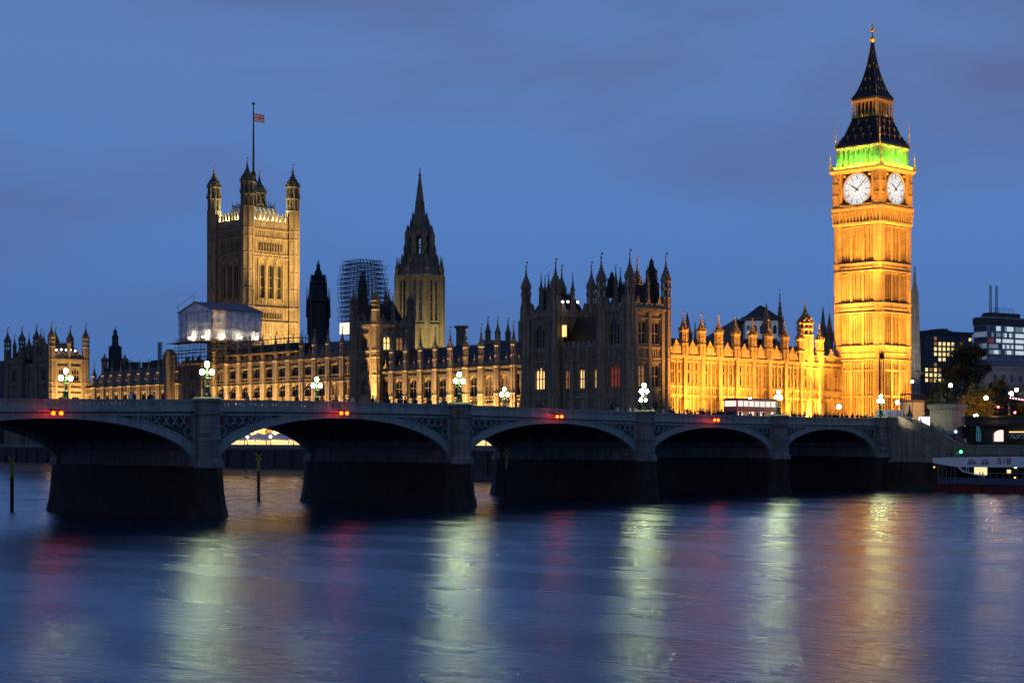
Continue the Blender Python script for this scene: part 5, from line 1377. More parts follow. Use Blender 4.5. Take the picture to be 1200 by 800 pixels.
def f_vent2(r, z, k):
    mb = MB(); s = 7.2*k
    mb.lathe(0, 0, [(s, GE), (s, z(408)), (s*1.1, z(407)), (s*0.55, z(404)), (s*0.5, z(396)), (s*0.6, z(395.5)), (s*0.3, z(391)), (s*0.3, z(388)), (s*0.06, z(385)), (0.05, z(381))], 8)
    for i in range(8):
        a = 2*math.pi*i/8+math.pi/8; c, q = math.cos(a), math.sin(a); mb.tube((s*c, s*q, z(432)), (s*c, s*q, z(405)), 0.3, 4, 0.05)
    mb.build('shaft', 'slate', r)
    for dx in (-13, 12): 
        m2 = MB(); m2.lathe(dx*k*0.9, -dx*k*0.3, [(1.0, GE), (1.0, z(424)), (1.3, z(423)), (1.2, z(421)), (0.4, z(418)), (0.05, z(414))], 8); m2.build('side_pinnacle', 'stone_dark', r)
small('ventilation_turret', 135, 560, 'small slate clad turret with a tiny spire rising behind the far low range', 'turret', f_vent2)
def f_stub(r, z, k):
    mb = MB(); mb.lathe(0, 0, [(7*k, GE), (7*k, z(418)), (7.5*k, z(417)), (6.5*k, z(413)), (4*k, z(409.5)), (3*k, z(409))], 8)
    for i in range(8):
        a = 2*math.pi*i/8+math.pi/8; mb.tube((7*k*math.cos(a), 7*k*math.sin(a), z(432)), (7*k*math.cos(a), 7*k*math.sin(a), z(416)), 0.35, 4)
    mb.build('shaft', 'stone_dark', r)
small('stair_turret', 199, 500, 'stubby domed stone turret just left of the white shelter', 'turret', f_stub)
def f_chim(r, z, k):
    mb = MB(); mb.lathe(0, 0, [(6.2*k, GE), (6.2*k, z(387)), (6.6*k, z(386.5)), (6.6*k, z(384)), (6.3*k, z(383.5))], 8)
    for i in range(8): a = 2*math.pi*i/8+math.pi/8; mb.box(6.4*k*math.cos(a)-.4, 6.4*k*math.cos(a)+.4, 6.4*k*math.sin(a)-.4, 6.4*k*math.sin(a)+.4, z(384), z(381.8))
    mb.build('shaft', 'stone', r)
small('chimney', 540.5, 470, 'squat octagonal stone chimney behind the low range roof', 'chimney', f_chim)
def f_thin(r, z, k):
    mb = MB(); mb.lathe(0, 0, [(4.0*k, GE), (4.0*k, z(379)), (4.6*k, z(378)), (1.7*k, z(374)), (1.5*k, z(362)), (0.2*k, z(357))], 8); mb.build('shaft', 'stone_glow', r)
small('stair_turret', 611, 410, 'thin yellow lit turret half hidden at the left edge of the dark pavilion', 'turret', f_thin)
for px, lab in ((564, 'leftmost'), (581, 'left of the chimney stack'), (592, 'tallest')):
    pass
# pinnacles rising behind the low range near the dark pavilion
def row_fin(r, z, k):
    mb = MB(); mb.box(-4, 4, -1.2, 1.2, GE, z(399)); mb.build('wall', 'stone_dark', r)
    m_ = pinn_mesh(0.7, z(390)-z(399), z(371)-z(390), mats=('stone_dark', 'gold'))
    for dx in (-3.5, -0.2, 3.3): inst(m_, r, dx, 0, z(399))
small('rooftop_block', 584, 430, 'dark rooftop block with three pinnacles above the low range', 'building', row_fin)
# great medieval hall: pale roof, and the tented lantern
def corner(px, Z): return wp(px, Z)
def f_hall(r, z, k):
    mb = MB(); L0_, L1_ = -48*k, 68*k
    mb.add([(L0_, -7, z(403)), (L1_, -7, z(403)), (L1_, 3, z(376)), (L0_, 3, z(376)), (L1_, 13, z(403)), (L0_, 13, z(403))], [(0,1,2,3),(3,2,4,5),(0,3,5),(1,4,2)]); mb.build('roof', 'lead', r)
    mb = MB(); mb.box(L0_, L1_, -6.8, 12.8, GE, z(403)); mb.build('wall', 'stone_dark', r)
    m_ = pinn_mesh(0.9, 4, 9, mats=('stone_dark', 'stone_dark')); 
    inst(m_, r, L1_+4, -4, z(380)-2); 
small('hall', 884, 440, 'long pale lead roofed hall behind the floodlit range', 'building', f_hall, rz=-R(15)+0.7)
def f_tent(r, z, k):
    hwd = 19*k
    mb = MB(); mb.box(-hwd, hwd, -hwd, hwd, z(398), z(377)); 
    mb.build('wall', 'white_paint', r)
    mb = MB()
    for i in range(5):
        for an in (0, -90):
            mb.face_frame(0, 0, an); u = -hwd+2*hwd*(i+0.5)/5; mb.ext([(u-0.45, z(392)), (u+0.45, z(392)), (u+0.45, z(384)), (u, z(381.5)), (u-0.45, z(384))], hwd, hwd+0.08)
    mb.build('window', 'glass', r)
    mb = MB(); mb.box(-hwd*1.2, hwd*1.2, -hwd*1.2, hwd*1.2, z(377), z(373)); mb.build('eaves', 'black_iron', r)
    mb = MB(); mb.sq(0, 0, [(hwd*1.15, z(373)), (hwd*0.95, z(371)), (0.3, z(358))]); mb.build('roof', 'slate', r)
small('tented_lantern', 891, 425, 'pyramid roofed temporary lantern standing above the pale hall roof', 'building', f_tent, base=hz(402, 425), rz=R(38))
def f_sp(tip, w_, m='stone_dark', sh=0.35):
    def f(r, z, k):
        mb = MB(); mb.lathe(0, 0, [(w_*k, GE), (w_*k, z(tip+26)), (w_*1.25*k, z(tip+25)), (w_*0.85*k, z(tip+23)), (w_*0.5*k, z(tip+12)), (0.05, z(tip))], 8)
        for i in range(8): a = 2*math.pi*i/8; mb.tube((w_*k*math.cos(a), w_*k*math.sin(a), z(tip+34)), (w_*k*math.cos(a), w_*k*math.sin(a), z(tip+21)), 0.2, 4, 0.03)
        mb.build('shaft', m, r)
    return f
small('spirelet', 898, 400, 'brown stone spirelet in front of the tented lantern', 'turret', f_sp(355, 5, 'stone'))
small('spirelet', 964.5, 470, 'left of two dark needle spires beside the clock tower', 'turret', f_sp(359, 3.5))
small('spirelet', 972, 450, 'right dark gabled spirelet touching the edge of the clock tower', 'turret', f_sp(366, 4.5))
small('spirelet', 805.5, 400, 'brown pepperpot turret behind the first pinnacles of the floodlit range', 'turret', f_sp(366, 5.5, 'stone'))
small('spirelet', 814.5, 430, 'tiny dark pinnacle right of the pepperpot turret', 'turret', f_sp(376, 2.2))
small('spirelet', 826, 430, 'tiny dark pinnacle standing alone over the slate roof', 'turret', f_sp(374, 2.0))
small('abbey_tower', 1072, 480, 'pale slender stone tower half hidden behind the clock tower', 'tower',
      lambda r, z, k: (lambda mb: (mb.lathe(0, 0, [(7.0*k, GE), (7.0*k, z(438)), (6.0*k, z(430)), (5.6*k, z(380)), (4.6*k, z(372)), (3.0*k, z(335)), (2.4*k, z(334)), (0.2, z(312))], 6), [mb.box(-7.4*k, 7.4*k, -7.4*k, 7.4*k, z(q)-0.25, z(q)+0.25) for q in (462, 437)], [mb.tube((6.3*k*math.cos(i), 6.3*k*math.sin(i), z(440)), (3.0*k*math.cos(i), 3.0*k*math.sin(i), z(340)), 0.3, 4) for i in range(6)], mb.build('shaft', 'stone_pale', r)))(MB()))
# rooftops, masts and cranes behind the far low range
def f_mast(r, z, k):
    mb = MB(); w_ = 1.6*k; z0_, z1_ = z(440), z(401)
    for sx in (-1, 1):
        for sy in (-1, 1): mb.tube((sx*w_, sy*w_, z0_), (sx*w_, sy*w_, z1_), 0.12, 4)
    n = 10
    for i in range(n):
        a, c = z0_+(z1_-z0_)*i/n, z0_+(z1_-z0_)*(i+1)/n
        for sy in (-1, 1): mb.tube((-w_, sy*w_, a), (w_, sy*w_, c), 0.09, 4); mb.tube((-w_, sy*w_, c), (w_, sy*w_, c), 0.09, 4)
        mb.tube((-w_, -w_, a), (-w_, w_, c), 0.09, 4); mb.tube((-w_, -w_, c), (-w_, w_, c), 0.09, 4)
    mb.build('lattice', 'scaffold', r)
small('lattice_mast', 187.5, 540, 'lattice hoist mast behind the far low range', 'mast', f_mast, base=20)
def f_roof(r, z, k):
    mb = MB(); mb.box(-40*k, 26*k, -8, 8, GE, z(432)); mb.box(-20*k, -12*k, -3, 3, z(432), z(425)); mb.box(2*k, 12*k, -3, 3, z(432), z(424)); mb.box(18*k, 25*k, -5, 5, z(432), z(421)); mb.build('wall', 'concrete_dark', r)
    mb = MB()
    for i in range(14):
        x = (-38+i*4.6)*k; mb.tube((x, -8, z(432)), (x, -8, z(424)-random.random()*1.5), 0.09, 4)
    for zz in (z(429), z(426)): mb.tube((-40*k, -8, zz), (26*k, -8, zz), 0.08, 4)
    mb.tube((0, -8, z(428)), (14*k, -8, z(419)), 0.12, 4); mb.build('railing', 'scaffold', r)
small('rooftop_block', 170, 560, 'flat dark roof with railings and plant behind the far low range', 'building', f_roof)
def f_fb(w_, top, rows=3, lit=0):
    def f(r, z, k):
        mb = MB(); mb.box(-w_*k, w_*k, -10, 10, GE, z(top)); mb.box(-w_*k*0.5, w_*k*0.1, -4, 4, z(top), z(top)+2.5); mb.build('wall', 'concrete_dark', r)
        wm_ = MB(); wm_.face_frame(0, 0, 0); wm_.box(-0.9, 0.9, 10, 10.06, 0, 1.6); me_ = proto(wm_, 'window', 'glass_blue')
        for i in range(7):
            for j in range(rows): inst(me_, r, -w_*k*0.85+w_*k*1.7*i/6, 0, z(top)-3-j*3.4)
    return f
small('far_building', 2, 640, 'distant grey block at the left edge beyond the corner pavilion', 'building', f_fb(9, 431))
small('far_building', 222, 620, 'low flat roofed block showing small under the white shelter', 'building', f_fb(16, 437))
# ---------------------------------------------------------------- abutment, stairs and embankment
def yat(px, X): return hit(px, (X, 0), (0, 1))           # world Y on the line X=const
def he(py, X, Y): return hz(py, zl(X, Y)[0])
XF = 0.0
ys_top = yat(1056, XF); ys_bot = yat(1136, XF); zst = he(490, XF, ys_top); zsb = he(523, XF, ys_bot)
ab = root('stair_wall', (XF, -10, 0), 0, 'granite river wall with sloping stair parapet going down from the bridge end', 'wall', off=(XF, -10, 0))
mb = MB()
prof = [(1.2, zst), (ys_top, zst), (ys_top-4.5, zst-1.9), (ys_top-6.0, zst-1.95), (ys_bot+2.5, zsb+0.6), (ys_bot+1.0, zsb), (-70, zsb)]
def slab(mb, x0, x1, prof, zb_, up=0.0):
    for (ya, za), (yb, zb2) in zip(prof, prof[1:]):
        vs = [(x0, ya, zb_), (x1, ya, zb_), (x1, yb, zb_), (x0, yb, zb_), (x0, ya, za+up), (x1, ya, za+up), (x1, yb, zb2+up), (x0, yb, zb2+up)]
        mb.add(vs, [(0,1,2,3),(7,6,5,4),(0,4,5,1),(1,5,6,2),(2,6,7,3),(3,7,4,0)])
slab(mb, XF-0.0, XF+0.5, prof, 4.9)
mb.build('wall', 'granite', ab)
def rail(mb, x0, x1, prof, lo, hi):
    for (ya, za), (yb, zb2) in zip(prof, prof[1:]):
        vs = [(x0, ya, za+lo), (x1, ya, za+lo), (x1, yb, zb2+lo), (x0, yb, zb2+lo), (x0, ya, za+hi), (x1, ya, za+hi), (x1, yb, zb2+hi), (x0, yb, zb2+hi)]
        mb.add(vs, [(0,1,2,3),(7,6,5,4),(0,4,5,1),(1,5,6,2),(2,6,7,3),(3,7,4,0)])
mb = MB(); rail(mb, XF-0.22, XF+0.65, prof, 0.0, 0.25); rail(mb, XF-0.25, XF, prof, -1.35, -1.1); mb.build('coping', 'granite', ab)
mb = MB(); mb.box(XF-0.35, XF+0.45, -70, 1.0, 4.6, 4.9); mb.build('ledge', 'granite', ab)
mb = MB(); V = []
prof2 = [(-1.5, -2.2), (0.3, -1.6), (1.8, -1.1), (3.4, -0.7), (4.6, -0.5)]
for z, x in prof2: V += [(XF+x, -70, z), (XF+x, 2.0, z)]
mb.add(V, [(2*i, 2*i+1, 2*i+3, 2*i+2) for i in range(4)]); mb.box(XF-0.5, XF+0.5, -70, 2.0, -1, 4.6)
for y in (-4, -9.5, -22, -35): mb.box(XF-1.2, XF-0.4, y-0.6, y+0.6, -1, 4.3)
mb.build('wall_foot', 'weed', ab)
st = root('staircase', (2, -10, 6), 0, 'stone staircase descending from the bridge end to the riverside walk', 'staircase', off=(2, -10, 6))
mb = MB(); n = 30; y0_, y1_ = ys_top, ys_bot
for i in range(n):
    f = i/n; ya = y0_+(y1_-y0_)*f; yb = y0_+(y1_-y0_)*(i+1)/n; zz = zst-1.1+(6.0-(zst-1.1))*((i+1)/n)
    mb.box(XF+0.5, XF+5.0, min(ya, yb), max(ya, yb), 5.5, zz)
mb.build('steps', 'paving', st)
mb = MB(); rail(mb, XF+5.0, XF+5.2, [(a, b_-0.2) for a, b_ in prof], -1.2, 0.1); mb.build('inner_parapet', 'granite', st)
# upper embankment wall
XU = 8.0; yu0 = -13.5; zU = he(489, XU, yat(1160, XU))
em = root('embankment_wall', (XU, -30, 6), 0, 'long dark upper embankment wall with blue door and bright arched opening', 'wall', off=(XU, -30, 6))
mb = MB(); mb.face_frame(XU, 0, -90)
yd0, yd1 = yat(1139.5, XU), yat(1149.5, XU); ya0, ya1 = yat(1163, XU), yat(1182, XU); yt1 = yat(1204, XU)
zd0, zd1 = he(517, XU, yd0), he(498, XU, yd0); zaa, zab = he(517, XU, ya0), he(503, XU, ya0)
mb.wall(-6, 12, 5.9, 10.3, [], dep=0.7); mb.wall(12, 85, 5.9, zU, [(-yd0, -yd1, zd0, zd1), (-ya0, -ya1, zaa, zab)], dep=0.7)
mb.spandrel(-yd0, -yd1, zd1-1.0, zd1+0.02, -0.5, 0.05); mb.spandrel(-ya0, -ya1, zab-0.9, zab+0.02, -0.5, 0.05, za=zab-0.05)
mb.box(12, 85, -0.8, 0.25, zU, zU+0.25); mb.box(13, 85, -0.1, 0.2, zU-1.1, zU-0.85)
for i in range(12): mb.box(13+i*6, 14+i*6, 0, 0.2, 5.9, zU-1.1)
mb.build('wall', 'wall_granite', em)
mb = MB(); mb.face_frame(XU, 0, -90); mb.box(-yd0, -yd1, -0.5, -0.45, zd0, zd1); mb.build('door_glass', 'door_glow', em)
mb = MB(); mb.face_frame(XU, 0, -90)
for i in range(5): u = -yd0+(yd0-yd1)*i/4; mb.box(u-0.04, u+0.04, -0.45, -0.3, zd0, zd1)
mb.box(-yd0, -yd1, -0.45, -0.3, zd0+1.6, zd0+1.7); mb.build('door_frame', 'black_iron', em)
mb = MB(); mb.face_frame(XU, 0, -90); mb.box(-ya0, -ya1, -0.65, -0.6, zaa, zab); mb.build('lit_opening', 'bus_glow', em)
# patterned sign board
sb = root('sign_board', (XU-0.4, yat(1193, XU-.4), 6), 0, 'black board with white swirls on the embankment wall right of the bright arch', 'sign', off=(XU-.4, yat(1193, XU-.4), 6))
q0, q1 = yat(1183, XU-.4), yat(1203, XU-.4); zq0, zq1 = he(515, XU, q0), he(507, XU, q0)
mb = MB(); mb.box(XU-0.5, XU-0.3, q1, q0, zq0, zq1); mb.build('board', 'black_iron', sb)
mb = MB(); random.seed(3)
for i in range(9):
    y = q0+(q1-q0)*(i+0.7)/9.5
    for j in range(6):
        a = j*0.9; mb.tube((XU-0.54, y+0.32*math.cos(a), (zq0+zq1)/2+0.4*math.sin(a+i)), (XU-0.54, y+0.32*math.cos(a+0.9), (zq0+zq1)/2+0.4*math.sin(a+0.9+i)), 0.035, 4)
mb.build('swirls', 'white_paint', sb)
mb = MB(); mb.box(XU-0.55, XU-0.3, q1, q0, zq1+0.05, zq1+0.25); mb.build('light_strip', 'tent_glow', sb)

mb = MB(); mb.box(XF+0.5, XU, -80, 2, 5.5, 5.9); o = mb.build('riverside_walk', 'paving'); o['kind'] = 'structure'
# statue plinth and bronze chariot group
XP = 6.5; yp = yat(1110, XP); ZP = zl(XP, yp)[0]; kp = ZP/FPX; zp0, zp1 = 5.8, hz(473.5, ZP)
sp = root('statue_plinth', (XP, yp, zp0), 0, 'tall pale stone plinth beside the stairs carrying a dark statue group', 'plinth', off=(XP, yp, zp0))
ww = 19*kp*0.78
mb = MB(); mb.sq(XP, yp, [(ww+0.3, zp0), (ww+0.3, zp0+0.8), (ww, zp0+1), (ww*0.99, zp1-1.0), (ww+0.25, zp1-0.7), (ww+0.4, zp1-0.15), (ww+0.1, zp1)])
for z in (zp0+3.4,): mb.sq(XP, yp, [(ww+0.02, z-.15), (ww+0.12, z), (ww+0.12, z+.1), (ww+.02, z+.25)])
mb.build('body', 'stone_pale', sp)
mb = MB(); mb.box(XP-1, XP-0.6, yp-ww-0.03, yp-ww-0.01, zp0+0.8, zp0+2.6); mb.build('doorway', 'black_iron', sp)
def skin_mesh(name, verts, edges, radii, mats='bronze', lv=1):
    me = bpy.data.meshes.new(name+'_skel'); me.from_pydata(verts, edges, []); ob = bpy.data.objects.new(name, me); COL.objects.link(ob)
    sk = ob.modifiers.new('skin', 'SKIN')
    for i, r_ in enumerate(radii): me.skin_vertices[0].data[i].radius = (r_, r_)
    me.skin_vertices[0].data[0].use_root = True
    ss = ob.modifiers.new('sub', 'SUBSURF'); ss.levels = lv; ss.render_levels = lv
    dg = bpy.context.evaluated_depsgraph_get(); ev = ob.evaluated_get(dg); m2 = bpy.data.meshes.new_from_object(ev); m2.name = name
    bpy.data.objects.remove(ob); m2.materials.clear()
    for q in ([mats] if isinstance(mats, str) else mats): m2.materials.append(MAT[q])
    m2.polygons.foreach_set('use_smooth', [True]*len(m2.polygons)); return m2
# rearing horse facing -y (towards the bridge road)
hv_ = [(0,0,0.0), (0,-0.55,0.35), (0,-0.95,0.85), (0,-1.2,1.35), (0,-1.5,1.75), (0,-1.85,1.6), (0,-2.15,1.35),
       (0.25,0.1,-0.35), (0.28,-0.15,-0.85), (0.28,0.25,-1.3), (0.28,0.1,-1.75), (-0.25,0.1,-0.35), (-0.28,-0.3,-0.85), (-0.28,0.1,-1.3), (-0.28,-0.1,-1.75),
       (0.22,-1.3,0.65), (0.25,-1.75,0.8), (0.25,-1.85,0.35), (-0.22,-1.3,0.55), (-0.25,-1.8,0.55), (-0.25,-1.8,0.1), (0,0.45,0.05), (0,0.85,-0.3), (0,0.95,-0.75)]
he_ = [(0,1),(1,2),(2,3),(3,4),(4,5),(5,6),(0,7),(7,8),(8,9),(9,10),(0,11),(11,12),(12,13),(13,14),(2,15),(15,16),(16,17),(2,18),(18,19),(19,20),(0,21),(21,22),(22,23)]
hr_ = [.42,.4,.36,.24,.2,.15,.1,.26,.15,.09,.08,.26,.15,.09,.08,.16,.1,.07,.16,.1,.07,.1,.12,.06]
horse = skin_mesh('horse', hv_, he_, hr_)
figv = [(0,0,1.0),(0,0,1.35),(0,-0.02,1.62),(0,-0.02,1.75),(0,-0.03,1.9),(0.22,0,1.55),(0.42,-0.1,1.85),(0.5,-0.15,2.25),(-0.22,0,1.55),(-0.45,0.1,1.8),(-0.6,0.15,2.15),(0.1,0,0.9),(0.14,-0.05,0.5),(0.15,0,0.05),(-0.1,0,0.9),(-0.14,0.05,0.5),(-0.15,0.1,0.05)]
fige = [(0,1),(1,2),(2,3),(3,4),(2,5),(5,6),(6,7),(2,8),(8,9),(9,10),(0,11),(11,12),(12,13),(0,14),(14,15),(15,16)]
figr = [.2,.17,.16,.07,.13,.08,.06,.045,.08,.06,.045,.17,.16,.13,.17,.16,.13]
fig = skin_mesh('figure', figv, fige, figr)
sg = root('statue', (XP, yp, zp1), R(0), 'dark bronze statue of a charioteer with rearing horses on the pale plinth', 'statue')
inst(horse, sg, -0.75, -1.1, 1.75, R(18)); inst(horse, sg, 0.85, -1.1, 1.75, R(-12))
inst(fig, sg, 0, 1.3, 0.9, 0); inst(fig, sg, -0.6, 1.9, 0.6, 1.2, sc=(0.8, 0.8, 0.75)); inst(fig, sg, 0.6, 1.9, 0.6, -1.0, sc=(0.8, 0.8, 0.75))
mb = MB(); mb.box(-0.9, 0.9, 0.7, 2.3, 0.55, 0.7); mb.add([(-0.9, 0.7, 0.7), (0.9, 0.7, 0.7), (0.9, 0.7, 1.7), (0, 0.45, 1.9), (-0.9, 0.7, 1.7), (0.9, 2.2, 0.9), (-0.9, 2.2, 0.9)], [(0,1,2,3,4),(1,5,2),(0,4,6)])
for sx in (-1, 1):
    for i in range(16):
        a, c = 2*math.pi*i/16, 2*math.pi*(i+1)/16; mb.tube((sx*1.1, 1.6+0.75*math.cos(a), 0.75+0.75*math.sin(a)), (sx*1.1, 1.6+0.75*math.cos(c), 0.75+0.75*math.sin(c)), 0.07, 5)
        if i % 2 == 0: mb.tube((sx*1.1, 1.6, 0.75), (sx*1.1, 1.6+0.7*math.cos(a), 0.75+0.7*math.sin(a)), 0.04, 4)
mb.tube((0, 0.7, 0.9), (0, -1.5, 1.5), 0.07, 5); mb.build('chariot', 'bronze', sg)
mb = MB(); mb.box(-ww*0.8, ww*0.8, -ww*0.9, ww*0.9, 0, 0.2); mb.build('base', 'bronze', sg)
mb = MB(); mb.tube((0.5, 1.15, 3.15), (0.75, 0.6, 4.5), 0.035, 4); mb.build('spear', 'bronze', sg)

# ---------------------------------------------------------------- river boat
XB = -7.5; yb_ = yat(1093, XB); ZB = zl(XB, yb_)[0]
bt = root('river_boat', (XB+2.5, yb_-18, 0), 0, 'moored passenger boat with dark red hull, navy sides and white roof', 'boat', off=(XB+2.5, yb_-18, 0))
hb_ = lambda py, y=None: he(py, XB, yb_ if y is None else y)
zh = hb_(566.5); zr_ = hb_(546); zrt = hb_(535)
Yb = lambda px: yat(px, XB)
mb = MB(); y0_, y1_ = yb_+1.0, yb_-42
pl_ = [(XB, y0_-2.2), (XB+0.9, y0_-0.4), (XB+2.5, y0_), (XB+4.1, y0_-0.4), (XB+5, y0_-2.2), (XB+5, y1_), (XB, y1_)]
def loftpoly(mb, pl0, z0_, pl1, z1_, mi=0):
    n = len(pl0); mb.add([(*p, z0_) for p in pl0]+[(*p, z1_) for p in pl1], [(i, (i+1) % n, n+(i+1) % n, n+i) for i in range(n)]+[tuple(range(n-1, -1, -1)), tuple(range(n, 2*n))], mi)
sh_in = [(x*0.9+(XB+2.5)*0.1, y-0.6) for x, y in pl_]
loftpoly(mb, sh_in, -0.5, pl_, zh); mb.box(XB-0.1, XB+5.1, y1_, y0_-2.2, zh-0.18, zh, 1)
for i in range(7): y = y0_-4-i*5.5; mb.box(XB-0.12, XB, y-0.12, y+0.12, 0, zh, 1)
mb.build('hull', ['hull_red', 'black_iron'], bt)
mb = MB(); zdk_ = zh+0.02; yw = Yb(1096)
rail_z = hb_(556)
loftpoly(mb, [(XB+0.15, yw-0.3), (XB+4.8, yw-0.3), (XB+4.8, y1_), (XB+0.15, y1_)], zdk_, [(XB+0.15, yw-0.3), (XB+4.8, yw-0.3), (XB+4.8, y1_), (XB+0.15, y1_)], rail_z-0.4)
mb.build('superstructure', 'hull_navy', bt)
mb = MB(); mb.box(XB+0.6, XB+4.4, y1_, yw-1.5, rail_z-0.4, zr_); mb.build('cabin', 'glass', bt)
mb = MB()
# roof: deep white fascia stepping up at the bow
P_ = [(yw+0.5, hb_(537)), (yw+0.3, hb_(542.5)), (Yb(1124), hb_(546.8)), (Yb(1133), hb_(546.5)), (y1_, hb_(545.5)-0.0), (y1_, hb_(534.6)), (Yb(1175), hb_(534.6)), (yw+0.2, hb_(536))]
mb.face_frame(XB-0.1, 0, -90); mb.ext([(-y, z) for y, z in P_], -5.2, 0.0)
mb.build('roof', 'white_paint', bt)
mb = MB(); mb.face_frame(XB-0.1, 0, -90)
def seg2(a, c, r_=0.07): mb.tube((-a[0], 0.03, a[1]), (-c[0], 0.03, c[1]), r_, 5)
seg2((Yb(1124), hb_(547)), (Yb(1130), hb_(552)), 0.16); seg2((Yb(1130), hb_(552)), (Yb(1155), hb_(557)), 0.09)
seg2((Yb(1133), hb_(546)), (Yb(1133), hb_(553)), 0.08); seg2((Yb(1135.5), hb_(546)), (Yb(1135.5), hb_(553)), 0.05)
mb.build('stay', 'white_paint', bt)
mb = MB(); mb.face_frame(XB+0.55, 0, -90); mb.box(-Yb(1140), -Yb(1155), 0, 0.06, hb_(555.5), hb_(546.5)); mb.build('lit_cabin', 'cabin_glow', bt)
mb = MB()
for px in (1099, 1104, 1109, 1114, 1119): y = Yb(px); mb.tube((XB+0.1, y, zh), (XB+0.1, y, zr_), 0.05, 5)
for z in (hb_(559), hb_(562)): mb.tube((XB+0.1, yw-0.5, z), (XB+0.1, Yb(1135), z), 0.04, 5)
for i in range(12): y = Yb(1160)-i*1.1; mb.tube((XB+0.1, y, rail_z-0.4), (XB+0.1, y, rail_z+0.4), 0.04, 4)
mb.tube((XB+0.1, Yb(1157), rail_z+0.4), (XB+0.1, y1_, rail_z+0.4), 0.05, 4)
mb.build('railing', 'steel', bt)
mb = MB(); mb.face_frame(XB-0.1, 0, -90)      # dark script and red letters on the roof fascia
random.seed(11)
for a_, b_ in ((1134, 1145), (1150, 1160)):
    for i in range(7):
        u0 = -Yb(a_+(b_-a_)*i/7); zz = hb_(543.5); mb.box(u0, u0+0.12, 0.0, 0.03, zz, zz+0.35+0.25*((i*5) % 3), 0); mb.box(u0, u0+0.22, 0.0, 0.03, zz+0.3*(i % 2), zz+0.3*(i % 2)+0.09, 0)
    u0 = -Yb(a_+2); mb.ext([(u0, hb_(538.6)), (u0+1.0, hb_(538.2)), (u0+0.7, hb_(537.4)), (u0+0.2, hb_(537.6))], 0, 0.03, 0)
def blk(c, u, z, h, w_, mi):
    t = 0.16
    if c == 'S':
        for zz in (z, z+h/2-t/2, z+h-t): mb.box(u, u+w_, 0, 0.03, zz, zz+t, mi)
        mb.box(u, u+t, 0, 0.032, z+h/2, z+h, mi); mb.box(u+w_-t, u+w_, 0, 0.032, z, z+h/2, mi)
    if c == 'I': mb.box(u+w_/2-t/2, u+w_/2+t/2, 0, 0.03, z, z+h, mi)
    if c == 'B':
        for zz in (z, z+h/2-t/2, z+h-t): mb.box(u, u+w_, 0, 0.03, zz, zz+t, mi)
        mb.box(u, u+t, 0, 0.032, z, z+h, mi); mb.box(u+w_-t, u+w_, 0, 0.032, z, z+h, mi)
u0 = -Yb(1169.5)
for i, c in enumerate('SIB'): blk(c, u0+i*0.78, hb_(542.3), 0.85, 0.6, 1)
mb.build('lettering', ['hull_navy', 'hull_red'], bt)
glow('lamp_orange', (1.0, 0.35, 0.05), 6.0)
def ball_part(par, name, m, p, r_): g = MB(); g.ball(p, r_, 8, 6); return g.build(name, m, par, smooth=True)
ball_part(bt, 'green_lamp', 'lamp_green', (XB+1.5, yat(1126, XB+1.5), he(529, XB+1.5, yb_)), 0.26)
ball_part(bt, 'cabin_lamp', 'lamp_white', (XB+0.4, Yb(1188.5), hb_(545.8)), 0.2)
ball_part(bt, 'bow_lamp', 'tent_glow', (XB, yw+0.2, hb_(547)), 0.16)
ball_part(bt, 'cabin_lamp', 'lamp_orange', (XB+0.4, Yb(1188), hb_(558)), 0.13)
mb = MB(); mb.face_frame(XB+0.5, 0, -90); mb.box(-Yb(1178.5), -Yb(1183), 0, 0.06, hb_(553.5), hb_(549)); mb.build('lit_window', 'win_yellow', bt)

# ---------------------------------------------------------------- people
pv = [(0,0,0.95),(0,0,1.15),(0,0.0,1.36),(0,0,1.48),(0,-0.02,1.56),(0,-0.03,1.68),
      (0.2,0,1.37),(0.27,0.02,1.1),(0.29,-0.06,0.86),(-0.2,0,1.37),(-0.27,0.0,1.1),(-0.28,-0.08,0.86),
      (0.1,0,0.86),(0.11,-0.08,0.48),(0.11,0.04,0.08),(0.12,-0.12,0.04),(-0.1,0,0.86),(-0.11,0.08,0.48),(-0.11,0.2,0.10),(-0.12,0.06,0.04)]
pe = [(0,1),(1,2),(2,3),(3,4),(4,5),(2,6),(6,7),(7,8),(2,9),(9,10),(10,11),(0,12),(12,13),(13,14),(14,15),(0,16),(16,17),(17,18),(18,19)]
prr = [.15,.15,.17,.06,.095,.085,.09,.06,.045,.09,.06,.045,.11,.08,.05,.04,.11,.08,.05,.04]
PEOPLE = {}
def person_mesh(cloth, pose):
    if (cloth, pose) in PEOPLE: return PEOPLE[(cloth, pose)]
    v = [list(p) for p in pv]
    if pose == 1: v[7] = [0.3, -0.05, 1.12]; v[8] = [0.2, -0.35, 1.25]; v[17][1] = -0.02; v[18] = [-0.11, 0, 0.1]; v[19] = [-0.12, -0.14, 0.04]; v[13][1] = 0
    if pose == 2: v[7] = [0.33, -0.1, 1.35]; v[8] = [0.15, -0.25, 1.6]; v[10] = [-0.33, -0.1, 1.35]; v[11] = [-0.12, -0.25, 1.6]; v[18] = [-0.11, 0.02, 0.1]; v[19] = [-0.12, -0.12, 0.04]
    me = skin_mesh('person', [tuple(a) for a in v], pe, prr, [cloth, 'skin', 'cloth_black'])
    for p in me.polygons:
        z = p.center.z; p.material_index = 1 if z > 1.5 else (2 if z < 0.85 and abs(p.center.x) < 0.2 else 0)
        if abs(p.center.x) > 0.22 and z < 0.93: p.material_index = 1
    PEOPLE[(cloth, pose)] = me; return me
hm = MB(); hm.ball((0, 0.02, 1.70), 0.115, 10, 7, sz=0.95, sy=1.1); HAIR = proto(hm, 'hair', 'hair', smooth=True)
